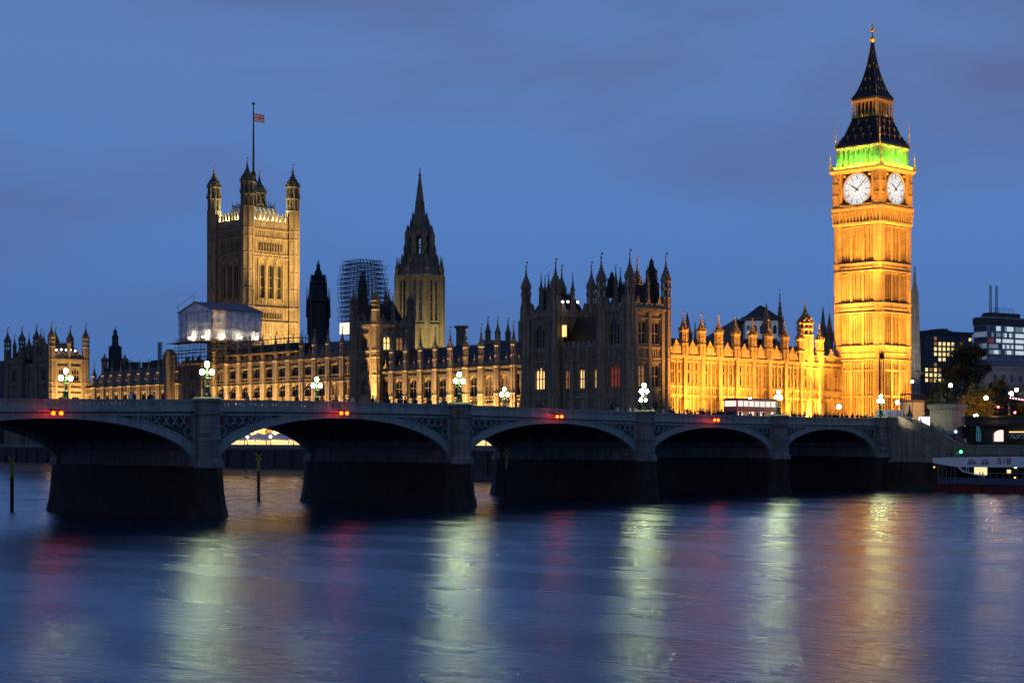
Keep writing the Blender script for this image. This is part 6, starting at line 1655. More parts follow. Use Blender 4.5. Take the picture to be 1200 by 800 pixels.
CL = {'black': 'cloth_black', 'navy': 'cloth_navy', 'red': 'cloth_red', 'grey': 'cloth_grey', 'pale': 'cloth_pale'}
def person(x, y, z, rz, col_, label, group, pose=0, sc=1.0):
    o = bpy.data.objects.new('person', person_mesh(CL[col_], pose)); COL.objects.link(o); o.location = (x, y, z); o.rotation_euler = (0, 0, rz); o.scale = (sc, sc, sc)
    tag(o, label, 'person', group)
    h = bpy.data.objects.new('hair', HAIR); COL.objects.link(h); h.parent = o
    return o
random.seed(21)
def sx(px, Y): return hit(px, (0, Y), (1, 0))
def on_bridge(px, Y, col_, label, group, pose=0, sc=1.0):
    X = sx(px, Y); return person(X, Y, zt(-X)-1.04, random.choice((R(90), R(-90), R(random.uniform(0, 360)))), col_, label, group, pose, sc)
for px, c, lab in ((153, 'pale', 'person in a pale top walking on the bridge at the far left'), (156.5, 'black', 'person in black just right of the pale walker at far left'), (176, 'black', 'person in black walking left of the nearest lamp'), (180, 'pale', 'person in light clothes beside the one in black, left of the nearest lamp'),
               (242, 'grey', 'person in grey beside the foot of the nearest lamp'), (290, 'navy', 'lone person in blue right of the nearest lamp'), (348, 'black', 'lone person in black midway between nearest lamp and signal lights'), (413, 'pale', 'person in white right of the signal lamps over the middle span'), (437, 'black', 'lone person in black in front of the turreted tower buttress'),
               (451, 'black', 'person in black, left of a pair in front of the low range'), (455, 'black', 'person in black, right of a pair in front of the low range'), (468, 'navy', 'person in dark blue, leftmost of three by the low range'), (471, 'grey', 'person in grey, middle of three by the low range'), (475, 'black', 'person in black, rightmost of three by the low range'),
               (487, 'black', 'lone person in black left of the tall pier lamp'), (504, 'black', 'person in black, second left of the tall pier lamp'), (514, 'pale', 'person in pale clothes just left of the tall pier lamp'), (522, 'navy', 'person in navy touching the tall pier lamp base')):
    on_bridge(px, 1.6, c, lab, 'people walking on the left half of the bridge', random.randrange(2), 1.05)
for px, c, lab, ps_ in ((724, 'pale', 'person in pale jacket standing alone before the dark pavilion', 2), (738, 'pale', 'person in light coat left of the double lamps', 0), (744, 'grey', 'person in grey just left of the double lamps', 1), (765, 'pale', 'person in cream coat just right of the double lamps', 1), (778, 'grey', 'person in grey in front of the pavilion right corner', 0)):
    on_bridge(px, 1.4, c, lab, 'people standing by the double lamps', ps_, 1.05)
cs = ['black', 'black', 'navy', 'black', 'grey', 'black']; px = 785.0; i = 0
while px < 1026:
    if not (859 < px < 912) or i % 2 == 0:
        seg_ = 'left of the red bus' if px < 862 else 'in front of the red bus' if px < 912 else 'right of the bus before the golden wall' if px < 975 else 'below the clock tower'
        c = cs[i % 6]
        on_bridge(px, 1.2+1.6*((i*7) % 5)/5, c, 'pedestrian in %s on the bridge %s' % ({'black': 'black', 'navy': 'dark blue', 'grey': 'grey'}[c], seg_), 'crowd in %s %s' % (c, seg_), i % 3, random.uniform(0.95, 1.12))
    px += random.choice((2.4, 3.2, 3.8, 4.6, 6.2)); i += 1
i = 0
for f in [k/17 for k in range(18)]:
    y = ys_top+(ys_bot-ys_top)*f*0.85+1.0; c = ['black', 'black', 'navy', 'black', 'red', 'pale'][i % 6]; x = 1.3+(i*37 % 10)*0.33
    nst = max(0, math.floor((ys_top-y)/((ys_top-ys_bot)/30))+1); z = zst-1.1+(6.0-(zst-1.1))*(nst/30) if y < ys_top else 10.85
    person(x, y, z, R(random.uniform(0, 360)), c, 'person in %s %s of the stairs' % ({'black': 'black', 'navy': 'blue', 'red': 'a red jacket', 'pale': 'a pale coat'}[c], 'near the top' if f < 0.4 else 'halfway down the flight' if f < 0.7 else 'near the foot'),
           'people on the stairs in %s %s' % (c, 'top' if f < 0.4 else 'middle' if f < 0.7 else 'foot'), i % 3)
    i += 1
for px, c, lab in ((1147, 'red', 'person in red seated in the lit boat cabin window, left of two'), (1150.5, 'red', 'person in red in the lit boat cabin window, right of two')):
    y = Yb(px); person(XB+0.35, y, rail_z-0.4-0.9, R(-90), c, lab, None, 1)
for px, c, lab in ((1115, 'navy', 'crew member in blue standing on the boat roof, left of two'), (1122, 'grey', 'crew member in grey standing on the boat roof beside the green lamp')):
    person(XB+2, yat(px, XB+2), zrt-0.75, R(-60), c, lab, None, 0)

# ---------------------------------------------------------------- vehicles
def wheel(par, x, y, z, r_, w_):
    mb = MB(); n = 14
    mb.face_frame(x, y, 0); mb.ext([(r_*math.cos(2*math.pi*i/n), z+r_*math.sin(2*math.pi*i/n)) for i in range(n)], -w_/2, w_/2); o = mb.build('wheel', 'black_iron', par)
    m2 = MB(); m2.face_frame(x, y, 0); m2.ext([(0.55*r_*math.cos(2*math.pi*i/n), z+0.55*r_*math.sin(2*math.pi*i/n)) for i in range(n)], -w_/2-0.02, w_/2+0.02); m2.build('rim', 'steel', o)
YBUS = 8.5; x0 = sx(863.5, YBUS); x1 = sx(911, YBUS); LB = x1-x0; zr0 = zt(-(x0+x1)/2)-1.25
bus = root('double_decker_bus', ((x0+x1)/2, YBUS+1.25, zr0), 0, 'red double decker bus with brightly lit upper deck crossing the bridge', 'bus')
h2 = LB/2; Hb = hz(466.8, zl((x0+x1)/2, YBUS)[0])-zr0; print('bus', LB, Hb)
zl1, zl2, zu1, zu2 = 1.35, 2.15, Hb-1.35, Hb-0.45
mb = MB(); mb.face_frame(-h2, -1.25, 0)
nW = 7; holes = []; gl = []
for (a, c) in ((zl1, zl2), (zu1, zu2)):
    for i in range(nW):
        u0 = 0.35+(LB-0.7)*i/nW; u1 = 0.35+(LB-0.7)*(i+1)/nW-0.12
        holes.append((u0, u1, a, c)); gl.append((u0, u1, a, c))
mb.wall(0, LB, 0.35, Hb-0.2, holes, dep=0.08)
mb.fr = None; mb.box(-h2, h2, 1.24, 1.25, 0.35, Hb-0.2); mb.box(-h2, -h2+0.05, -1.25, 1.25, 0.35, zu1); mb.box(h2-0.05, h2, -1.25, 1.25, 0.35, zu1); mb.box(-h2, h2, -1.25, 1.25, 0.3, 0.35)
mb.box(-h2, -h2+0.05, -1.25, 1.25, zu2, Hb-0.2); mb.box(h2-0.05, h2, -1.25, 1.25, zu2, Hb-0.2)
mb.add([(-h2, -1.25, Hb-0.2), (h2, -1.25, Hb-0.2), (h2, 1.25, Hb-0.2), (-h2, 1.25, Hb-0.2), (-h2+0.3, -0.95, Hb), (h2-0.3, -0.95, Hb), (h2-0.3, 0.95, Hb), (-h2+0.3, 0.95, Hb)], [(0,1,5,4),(1,2,6,5),(2,3,7,6),(3,0,4,7),(4,5,6,7)])
mb.box(-h2, h2, -1.28, -1.25, 2.3, 2.42)
mb.build('body', 'red_paint', bus)
for i, (a, c, e, f) in enumerate(gl):
    g = MB(); g.face_frame(-h2, -1.25, 0); g.box(a, c, -0.1, -0.07, e, f); g.build('window', 'bus_glow' if (e > 2 or i % 2 == 0) else 'win_dim', bus)
g = MB(); g.box(-h2-0.03, -h2, -1.1, 1.1, zu1, zu2); g.build('windscreen', 'bus_glow', bus); g = MB(); g.box(-h2-0.03, -h2, -1.1, 1.1, 1.0, zl2+0.1); g.build('windscreen', 'glass', bus)
g = MB(); g.box(h2, h2+0.03, -1.1, 1.1, zu1, zu2); g.build('rear_window', 'win_yellow', bus)
for x in (-h2+2.2, h2-2.4):
    for y in (-1.1, 1.1): wheel(bus, x, y, 0.5, 0.5, 0.3)
def car(px, Y, label, col_m, group, facing=1, L=4.3, rz=0.0, z=None, X=None):
    X = sx(px, Y) if X is None else X; z = zt(-X)-1.25 if z is None else z
    r = root('car', (X, Y, z), rz, label, 'car', group)
    mb = MB(); mb.face_frame(0, 0, 0); f = facing; P_ = [(-2.1, 0.35), (-2.15, 0.75), (-1.3, 0.95), (-0.6, 1.42), (0.8, 1.45), (1.5, 1.0), (2.1, 0.92), (2.15, 0.4)]
    mb.ext([(p[0]*f, p[1]) for p in P_], -0.85, 0.85); mb.build('body', col_m, r)
    mb = MB(); mb.face_frame(0, 0, 0); P_ = [(-1.15, 0.97), (-0.55, 1.36), (0.75, 1.38), (1.3, 1.0)]; mb.ext([(p[0]*f, p[1]) for p in P_], -0.87, 0.87); mb.build('window', 'glass', r)
    for x in (-1.35, 1.35):
        for y in (-0.75, 0.75): wheel(r, x, y, 0.33, 0.33, 0.2)
    for y in (-0.6, 0.6):
        g = MB(); g.ball((2.14*f, y, 0.8), 0.13, 8, 5); g.build('tail_light', 'lamp_red', r, smooth=True)
        g = MB(); g.ball((-2.14*f, y, 0.68), 0.13, 8, 5); g.build('headlight', 'lamp_white', r, smooth=True)
    return r
mat('car_black', (0.02, 0.02, 0.024), rough=0.25, spec=0.7, bump=0)
car(932, 6.0, 'dark car with glowing red tail lights right of the bus', 'car_black', None, -1)
car(1022, 6.5, 'dark taxi shape on the bridge just left of the abutment lamp', 'car_black', None, 1)
# white van with red marks
YV = 5.0; Xv = sx(1045, YV); 
vn = root('parked_van', (Xv, YV, 10.75), 0, 'white van with red side marks parked below the clock tower', 'van')
kv = zl(Xv, YV)[0]; L = sx(1058, YV)-sx(1033, YV); hv2 = hz(480.3, kv)-10.75
mb = MB(); mb.face_frame(0, 0, 0); P_ = [(-L/2, 0.35), (-L/2, hv2-0.1), (-L/2+0.15, hv2), (L/2-1.5, hv2), (L/2-0.7, hv2*0.6), (L/2, hv2*0.5), (L/2, 0.35)]; mb.ext(P_, -1, 1); mb.build('body', 'white_paint', vn)
mb = MB(); mb.face_frame(0, -1.0, 0)
for u in (-L*0.38, L*0.12): mb.box(u, u+0.8, 0, 0.02, hv2-1.3, hv2-0.9); mb.box(u, u+0.8, 0, 0.02, hv2-0.75, hv2-0.4)
mb.box(-L*0.3, L*0.2, 0, 0.015, hv2-0.85, hv2-0.8); mb.build('side_marks', 'red_paint', vn)
mb = MB(); mb.face_frame(0, 0, 0); mb.ext([(L/2-1.45, hv2-0.1), (L/2-0.72, hv2*0.62), (L/2-1.45, hv2*0.62)], -1.01, 1.01); mb.build('window', 'glass', vn)
for x in (-L*0.3, L*0.3):
    for y in (-0.9, 0.9): wheel(vn, x, y, 0.35, 0.35, 0.2)

# lit kiosk, bell shaped kiosk, curved hoarding
def at(px, Z): p = wp(px, Z); return p.x, p.y
x, y = at(1069, 335); kz = 335/FPX
ho = root('curved_hoarding', (x, y, 10.6), 0, 'curved cream hoarding glowing orange at the foot of the clock tower', 'hoarding')
mb = MB(); rr = 14*kz; zt_h = hz(470.5, 333)-10.6; mb.lathe(0, 0, [(rr, 0), (rr, zt_h)], 28); mb.build('panel', 'hoarding', ho)
mb = MB(); mb.lathe(0, 0, [(rr+0.15, zt_h-0.1), (rr+0.15, zt_h+0.35)], 28); mb.build('cap', 'plank', ho)
mb = MB()
for i in range(16): a = 2*math.pi*i/16; mb.tube((rr*math.cos(a), rr*math.sin(a), zt_h+0.3), (rr*math.cos(a), rr*math.sin(a), zt_h+1.6), 0.06, 4)
mb.lathe(0, 0, [(rr+0.03, zt_h+1.5), (rr+0.03, zt_h+1.6)], 28); mb.build('railing', 'black_iron', ho)
x, y = at(1066, 300); k_ = 300/FPX
kb = root('kiosk', (x, y, 10.6), 0, 'small bell roofed kiosk in front of the curved hoarding', 'kiosk')
mb = MB(); mb.lathe(0, 0, [(3.6*k_, 0), (3.6*k_, 1.8)], 8); mb.build('wall', 'hoarding', kb)
mb = MB(); mb.lathe(0, 0, [(4.6*k_, 1.8), (3.2*k_, 2.3), (1.6*k_, 2.7), (1.0*k_, 3.3), (0.1, 3.9)], 8); mb.build('roof', 'slate', kb)
x, y = at(1084, 298)
kk = root('kiosk', (x, y, 10.0), R(40), 'dazzling white lit souvenir kiosk behind the people on the stairs', 'kiosk')
mb = MB(); mb.box(-1.0, 1.0, -0.9, 0.9, 0, 2.3); mb.build('counter', 'kiosk_glow', kk)
mb = MB(); mb.box(-1.25, 1.25, -1.2, 1.1, 2.3, 2.5); mb.build('roof', 'white_paint', kk)

# terrace marquees (seen through the arches)
def marquee(pxa, pxb, label):
    x0_ = RWX+2.0; ya = py_at(pxb, x0_); yb2 = py_at(pxa, x0_)
    r = proot('marquee', x0_+2.5, (ya+yb2)/2, 6.1, label, 'marquee', 'lit marquees on the terrace')
    mb = MB(); n = max(2, round((yb2-ya)/5)); L = yb2-ya
    for i in range(n+1): y = ya+L*i/n; mb.box(x0_-0.08, x0_+0.08, y-0.08, y+0.08, 6.1, 8.6); mb.box(x0_+5, x0_+5.15, y-0.08, y+0.08, 6.1, 8.6)
    mb.build('frame', 'white_paint', r); mb = MB()
    for i in range(n):
        a, c = ya+L*i/n, ya+L*(i+1)/n; m_ = (a+c)/2
        mb.add([(x0_-0.3, a, 8.6), (x0_-0.3, c, 8.6), (x0_+5.4, c, 8.6), (x0_+5.4, a, 8.6), (x0_+2.5, m_, 10.2)], [(0,1,4),(1,2,4),(2,3,4),(3,0,4)])
        mb.box(x0_-0.32, x0_-0.28, a, c, 8.25, 8.6)
    mb.build('canopy', 'white_paint', r)
    for i in range(n):
        a, c = ya+L*i/n+0.3, ya+L*(i+1)/n-0.3; g = MB(); g.box(x0_+0.0, x0_+0.05, a, c, 6.9, 8.2); g.build('lit_window', 'tent_glow' if i % 3 != 1 else 'win_yellow', r)
marquee(262, 352, 'long lit marquee on the terrace seen through the nearest open arch')
marquee(549, 590, 'lit marquee on the terrace seen through the next arch')
def tlamp(px, py, x, label):
    y = py_at(px, x); z = hz(py, pdepth(x, y)); r = proot('terrace_lamp', x, y, 6.1, label, 'street lamp', 'globe lamps along the terrace wall')
    mb = MB(); mb.lathe(x, y, [(0.2, 6.1), (0.2, 7.2), (0.07, 7.4), (0.06, z-0.3)], 8); mb.build('post', 'black_iron', r)
    g = MB(); g.ball((x, y, z), 0.34, 10, 7); g.build('globe', 'terrace_globe', r, smooth=True)
glow('terrace_globe', (1.0, 0.78, 0.42), 14.0)
for px, py, d in ((290, 512, 'left one'), (317, 511.5, 'middle one'), (344, 512, 'right one')): tlamp(px, py, RWX-0.2, 'globe lamp on the river wall under the open arch, '+d)

# ---------------------------------------------------------------- office blocks at the right
def office_a():
    Z = 520; P = wp(1083.5, Z); d = Vector((math.cos(-R(20)), math.sin(-R(20)))); L = hit(1139.5, P, d); r = root('office_block', (P.x, P.y, GE), -R(20), 'dark concrete office block with scattered yellow windows behind the trees', 'building', off=(0, 0, GE))
    z = lambda py: hz(py, Z+5); mb = MB(); mb.box(0, L, 0, 18, GE, z(391)); mb.box(-0.3, L+0.3, -0.3, 18.3, z(391), z(388.5)); mb.box(L*0.35, L*0.75, 4, 12, z(388.5), z(386)); mb.box(L*.55, L*.68, 4, 10, z(386), z(384)); mb.build('wall', 'concrete_dark', r)
    nx_, rows = 11, 10; lit = {(0,'....'),}
    pat = ['..y........', '...........', '..yyyy..y.y', '..yyyyyy...', '..yyyy.....', '...yy......', '...........', 'yyyd.......', 'yyyd.......', 'yyy........', 'yyy........']
    pat = ['..o.......y', '..dyyyy.o..', '..yyyyyy...', '..yyyyy....', '...yy......', '..d........', 'ydyd.......', 'yyyy.......', 'ydyyd......']
    for j, row in enumerate(pat):
        for i, c in enumerate(row):
            u = L*(i+0.45)/11; zz = z(397+j*6.1)
            g = MB(); g.face_frame(0, 0, 0); g.box(u-0.5, u+0.5, 0, 0.06, zz-0.55, zz+0.5); g.build('window', {'y': 'win_office', 'd': 'win_dim', 'o': 'win_dim', '.': 'glass'}[c], r)
office_a()
def office_b():
    Z = 470; P = wp(1157, Z); a = R(-14); dN = Vector((math.cos(a), math.sin(a))); dS = Vector((-math.sin(a), math.cos(a)))
    LN = hit(1236, P, dN); LE = hit(1141, P, dS); r = root('office_block', (P.x, P.y, GE), a, 'modern office tower with white lit floor bands and roof masts at the right edge', 'building', off=(0, 0, GE))
    z = lambda py: hz(py, Z+3); mb = MB(); mb.box(0, LN, 0, LE, GE, z(374)); mb.box(0, LN, 0, LE, z(374)+0.01, z(371.5)); mb.build('wall', 'concrete', r)
    mb = MB(); mb.box(-0.2, LN+0.2, -0.2, LE+0.2, z(381), z(373)); mb.build('parapet_band', 'concrete_dark', r)
    mb = MB(); mb.box(3, 15, 1, LE-0.6, z(371.5), z(366)); mb.box(1, 2.5, 1, 3, z(371.5), z(369)); mb.build('plant_room', 'concrete_dark', r)
    mb = MB()
    for px in (1167.5, 1174.5):
        u = hit(px, P, dN); 
        for s_ in (-0.35, 0.35): mb.tube((u+s_, 2, z(366)), (u+s_*0.6, 2, z(334)), 0.09, 4); mb.tube((u, 2+s_, z(366)), (u, 2+s_*0.6, z(334)), 0.09, 4)
        for k in range(14): mb.tube((u-0.35, 2, z(366)+k*0.55), (u+0.35, 2, z(366)+k*0.55+0.5), 0.05, 4)
        mb.build('mast', 'black_iron', r); mb = MB()
    for i in range(9): mb.tube((3.3+i*1.2, 1.5, z(366)), (3.3+i*1.2, 1.5, z(366)+1.3), 0.06, 4)
    mb.tube((3.3, 1.5, z(366)+1.3), (13, 1.5, z(366)+1.3), 0.05, 4); mb.build('railing', 'black_iron', r)
    rows = [385.5, 392.5, 399, 406, 412.5, 419, 425.5]
    litp = ['ccc', 'bcw', 'cww', 'bcc', 'ccw', 'bcb', 'wcb']; random.seed(5)
    for j, py in enumerate(rows):
        for i in range(3):
            pa, pb = (1158.5, 1174, 1189, 1205)[i]+0.6, (1158.5, 1173, 1188, 1204)[i+1] if i < 2 else 1236
            u0, u1 = hit(pa, P, dN), hit(pb, P, dN); zz = z(py); n = 5
            for q in range(n):
                a0, a1 = u0+(u1-u0)*q/n, u0+(u1-u0)*(q+1)/n-0.12; g = MB(); g.face_frame(0, 0, 0); g.box(a0, a1, 0, 0.05, zz-0.55, zz+0.75)
                c = litp[j][i]; m_ = 'win_cool' if (c == 'w' or (c == 'c' and random.random() < 0.55)) else 'win_cool_dim' if random.random() < 0.6 else 'glass_blue'
                if j == 2 and i == 0 and q in (0, 1): m_ = 'win_red'
                if len([o for o in r.children if o.name.startswith('window')]) < 80: g.build('window', m_, r)
        n = 4
        if True:
            g = MB(); g.face_frame(0, LE, -90); g.box(LE*0.04, LE*0.96, 0, 0.05, zz-0.55, zz+0.75); g.build('window_band', 'win_cool_dim' if j % 2 else 'glass_blue', r)
    mb = MB(); mb.face_frame(0, 0, 0)
    for py in (389, 396, 402.5, 409.3, 416, 422.5): mb.box(0, LN, 0, 0.25, z(py)-0.25, z(py)+0.25)
    for px in (1173, 1188, 1204): u = hit(px, P, dN); mb.box(u-0.25, u+0.25, 0, 0.35, z(430), z(381))
    mb.build('fins', 'concrete', r)
office_b()
Z = 430; P = wp(1161, Z); a = R(-14); r = root('stone_building', (P.x, P.y, GE), a, 'pale classical stone building with a grid of dark windows at the right edge', 'building', off=(0, 0, GE)); z = lambda py: hz(py, Z)
L = hit(1230, P, Vector((math.cos(a), math.sin(a)))); mb = MB(); mb.face_frame(0, 0, 0); hs = []
for i in range(7):
    for (pa, pb) in ((460, 454), (474, 466), (486, 478), (447, 439)): u = L*(i+0.5)/7; hs.append((u-0.8, u+0.8, z(pa), z(pb)))
mb.wall(0, L, GE, z(430), hs, dep=0.4); mb.box(0, L, 0, 0.5, z(451), z(449.5)); mb.box(0, L, 0, 0.7, z(431), z(429)); mb.box(0, L, -14, -13.8, GE, z(430)); mb.box(0, 0.3, -14, 0, GE, z(430)); mb.build('wall', 'concrete_pale', r)
mb = MB(); mb.face_frame(0, 0, 0); mb.add([(0, 0, z(430)), (L, 0, z(430)), (L, -6, z(424)), (0, -6, z(424)), (L, -14, z(430)), (0, -14, z(430))], [(0,1,2,3),(3,2,4,5)]); mb.build('roof', 'slate', r)
for h in hs: g = MB(); g.face_frame(0, 0, 0); g.box(h[0], h[1], -0.38, -0.34, h[2], h[3]); g.build('window', 'glass_blue', r)

# ---------------------------------------------------------------- trees
def tree(px, Z, pybot, pytop, wpx, label, leaves, mats, seed=1, bare=False, base=GE):
    rnd = random.Random(seed); x, y = at(px, Z); k = Z/FPX; H = hz(pytop, Z)-base; Rr = wpx*k/2
    r = root('tree', (x, y, base), 0, label, 'tree', 'trees on the embankment')
    mb = MB(); tips = []
    def grow(p, d, L, rad, lev):
        q = p+d*L; mb.tube(p, q, rad, 6, rad*0.7)
        if lev == 0: tips.append(q); return
        for i in range(3 if lev > 1 else 4):
            ax = Vector((rnd.uniform(-1, 1), rnd.uniform(-1, 1), rnd.uniform(-0.1, 0.7))); nd = (d*0.75+ax*0.85).normalized(); nd.z = abs(nd.z)*0.8+0.1
            grow(q, nd.normalized(), L*rnd.uniform(0.6, 0.8), rad*0.6, lev-1)
    grow(Vector((0, 0, 0)), Vector((0, 0, 1)), H*0.26, max(0.18, H*0.022), 4 if bare else 3)
    mb.build('trunk', 'bark', r)
    if bare: return r
    cl = MB(); zc = H*0.6; clumps = []
    for i in range(60):
        while True:
            v = Vector((rnd.uniform(-1, 1), rnd.uniform(-1, 1), rnd.uniform(-1, 1)))
            if 0.25 < v.length < 1: break
        clumps.append((Vector((v.x*Rr, v.y*Rr, zc+v.z*H*0.40)), rnd.uniform(0.12, 0.26)*Rr*1.3, rnd.randrange(2)))
    for i in range(leaves):
        c, s_, m_ = rnd.choice(clumps); v = Vector((rnd.gauss(0, .5), rnd.gauss(0, .5), rnd.gauss(0, .42)))*s_*1.2; p = c+v
        a = Vector((rnd.uniform(-1, 1), rnd.uniform(-1, 1), rnd.uniform(-1, 1))).normalized(); b_ = a.orthogonal().normalized(); sz = rnd.uniform(0.14, 0.34)
        cl.add([tuple(p-a*sz), tuple(p+b_*sz*0.6), tuple(p+a*sz), tuple(p-b_*sz*0.6)], [(0,1,2,3)], m_)
    cl.build('crown', mats, r)
    return r
tree(1133, 400, 480, 402, 50, 'large dark plane tree hiding the foot of the office block', 22000, ['leaf_dark', 'leaf_mid'], 4)
tree(1146, 330, 490, 452, 36, 'low orange lit autumn tree above the embankment wall', 9000, ['leaf_autumn', 'leaf_mid'], 8)
tree(1108, 345, 480, 446, 34, 'dark bushy tree directly behind the statue', 9000, ['leaf_dark', 'leaf_mid'], 12)
tree(1168, 380, 490, 446, 34, 'thin leafed dark tree in front of the classical stone building', 5000, ['leaf_dark', 'leaf_autumn'], 15)
tree(1176, 350, 490, 440, 30, 'bare branched tree at the right edge in front of the stone building', 0, ['leaf_dark'], 19, bare=True)
tree(1193, 360, 490, 462, 30, 'small dark tree at the right edge behind the traffic lights', 6000, ['leaf_dark', 'leaf_autumn'], 23)
tree(1092, 380, 480, 463, 22, 'low shrub like tree between the hoarding and the plinth', 4000, ['leaf_mid', 'leaf_autumn'], 29)
Z = 690; tree(5, 640, 470, 452, 10, 'far small tree at the left edge beyond the corner pavilion', 2500, ['leaf_dark', 'leaf_mid'], 31)

for i, lab in enumerate(('first of the dark garden trees past the left corner pavilion', 'second dark garden tree past the left corner pavilion', 'third dark garden tree past the left corner pavilion', 'fourth dark garden tree past the left corner pavilion', 'farthest dark garden tree past the left corner pavilion')):
    q = pw(6+(i % 2)*3, yS1+9+i*12); Zq = zl(q.x, q.y)[0]; pq_ = CX+FPX*zl(q.x, q.y)[1]/Zq; kq = FPX/Zq
    tree(pq_, Zq, 490, HY-(6.1+13-CAMZ)*kq, 15*kq, lab, 2600, ['leaf_dark', 'leaf_mid'], 40+i, base=6.1)

tree(1222, 330, 490, 440, 44, 'broad dark plane tree just beyond the right edge', 9000, ['leaf_dark', 'leaf_mid'], 61)
tree(1262, 320, 490, 446, 42, 'second broad dark tree beyond the right edge', 8000, ['leaf_dark', 'leaf_autumn'], 62)
tree(1300, 310, 490, 440, 44, 'third broad dark tree beyond the right edge', 8000, ['leaf_dark', 'leaf_mid'], 63)

# street lamps, traffic lights at the right
glow('street_globe', (1.0, 0.82, 0.66), 55.0)
def slamp(px, py, Z, r_, label, m_='street_globe', base=GE, post='black_iron'):
    x, y = at(px, Z); z = hz(py, Z)-base; r = root('street_lamp', (x, y, base), 0, label, 'street lamp', 'single globe lamps on the embankment')
    mb = MB(); mb.lathe(0, 0, [(0.18, 0), (0.18, 0.8), (0.07, 1.0), (0.06, max(1.1, z-r_))], 8); mb.build('post', post, r)
    g = MB(); g.ball((0, 0, z), r_, 10, 7); g.build('globe', m_, r, smooth=True); return r
slamp(1114, 451.5, 330, 0.34, 'lamp directly above the statue group in front of the dark tree')
slamp(1155.5, 466, 300, 0.34, 'bright lamp over the orange lit tree')
slamp(1185, 461, 300, 0.36, 'lower of two bright lamps near the right edge')
slamp(1191.5, 456.5, 330, 0.34, 'upper of two bright lamps at the right edge')
slamp(1144, 487.2, 310, 0.36, 'low bright lamp just above the embankment wall', base=9.5)
slamp(1120, 505.6, 286, 0.22, 'small bluish lamp at the foot of the stairs', 'lamp_blue', base=6.0)
slamp(1051.5, 471.5, 300, 0.38, 'pale blue globe lamp against the foot of the clock tower', 'lamp_blue')
slamp(1069, 447, 330, 0.3, 'small white lamp on the slender tower edge', 'lamp_white')
slamp(983, 476.5, zl(14.5, 23)[0], 0.42, 'single white globe lamp before the left foot of the clock tower', 'street_globe')
def beam(px, py, Z, m_, r_, label, i):
    x, y = at(px, Z); z = hz(py, Z); r = root('vehicle_light', (x, y, GE), 0, label, 'car')
for i, (px, Z, lab, f, rz) in enumerate(((1158, 330, 'car with headlights on, left of the queue behind the embankment wall', 1, R(-40)), (1170, 345, 'car with headlights on, under the red traffic light', 1, R(-40)), (1193, 335, 'car with headlights on at the right edge of the road', 1, R(-40)))):
    x, y = at(px, Z); car(0, y, lab, 'car_black', 'cars queuing on the embankment road', f, rz=rz+math.atan2(ST, CT), z=11.4, X=x)
def tl(px, py, Z, col_m, label):
    x, y = at(px, Z); z = hz(py, Z)-GE; r = root('traffic_light', (x, y, GE), math.atan2(ST, CT)-R(90), label, 'traffic light', 'traffic lights on the embankment road')
    mb = MB(); mb.lathe(0, 0, [(0.07, 0), (0.07, z-0.5)], 8); mb.build('post', 'black_iron', r); mb = MB(); mb.box(-0.2, 0.2, -0.12, 0.15, z-0.85, z+0.35); mb.build('signal_head', 'black_iron', r)
    for k, mm in enumerate(('lamp_red', 'glass', 'lamp_green')): 
        g = MB(); g.ball((0, -0.14, z+0.12-0.36*k), 0.17 if mm == col_m else 0.11, 8, 6); g.build('lens', mm if mm == col_m else 'glass', r, smooth=True)
tl(1169.5, 477.5, 290, 'lamp_red', 'red traffic light in front of the orange lit tree')
tl(1189, 484, 290, 'lamp_red', 'low red traffic light at the right edge beside the dark post')
x, y = at(1194, 310); r = root('light_string', (x, y, GE), 0, 'string of pink fairy lights hung between posts at the right edge', 'string lights')
hd_ = Vector((ST, -CT)); mb = MB()
for s_ in (-1.7, 3.0): mb.tube((hd_.x*s_, hd_.y*s_, 0), (hd_.x*s_, hd_.y*s_, hz(465, 310)-GE), 0.07, 5)
mb.build('post', 'black_iron', r)
for i in range(9):
    s_ = -1.5+i*0.5; g = MB(); g.ball((hd_.x*s_, hd_.y*s_, hz(466+ i*0.5, 310)-GE), 0.12, 6, 4); g.build('bulb', 'pink_glow', r)
x, y = at(1184.5, 287); r = root('dark_post', (x, y, 6), 0, 'thick dark iron column standing on the embankment wall at the right edge', 'post'); mb = MB(); mb.lathe(0, 0, [(0.7, 0), (0.7, hz(489, 287)-6), (0.45, hz(487, 287)-6), (0.4, hz(476, 287)-6), (0.55, hz(475, 287)-6), (0.2, hz(470, 287)-6)], 8); mb.build('shaft', 'black_iron', r)
# flagpoles by the clock tower, slim double mast in front of its corner
x, y = at(1031, 318); r = root('pole', (x, y, GE), 0, 'slender twin pole in front of the clock tower corner above the abutment lamp', 'pole')
mb = MB(); zz = hz(412, 318)-GE; mb.tube((0, 0, 0), (0, 0, zz), 0.1, 6); mb.tube((0.55, -0.5, 0), (0.55, -0.5, zz), 0.1, 6); mb.lathe(0.3, -0.25, [(0.1, zz-1.4), (0.35, zz-1.2), (0.35, zz-0.7), (0.2, zz-0.2), (0.05, zz+0.4)], 8); mb.build('shaft', 'black_iron', r)

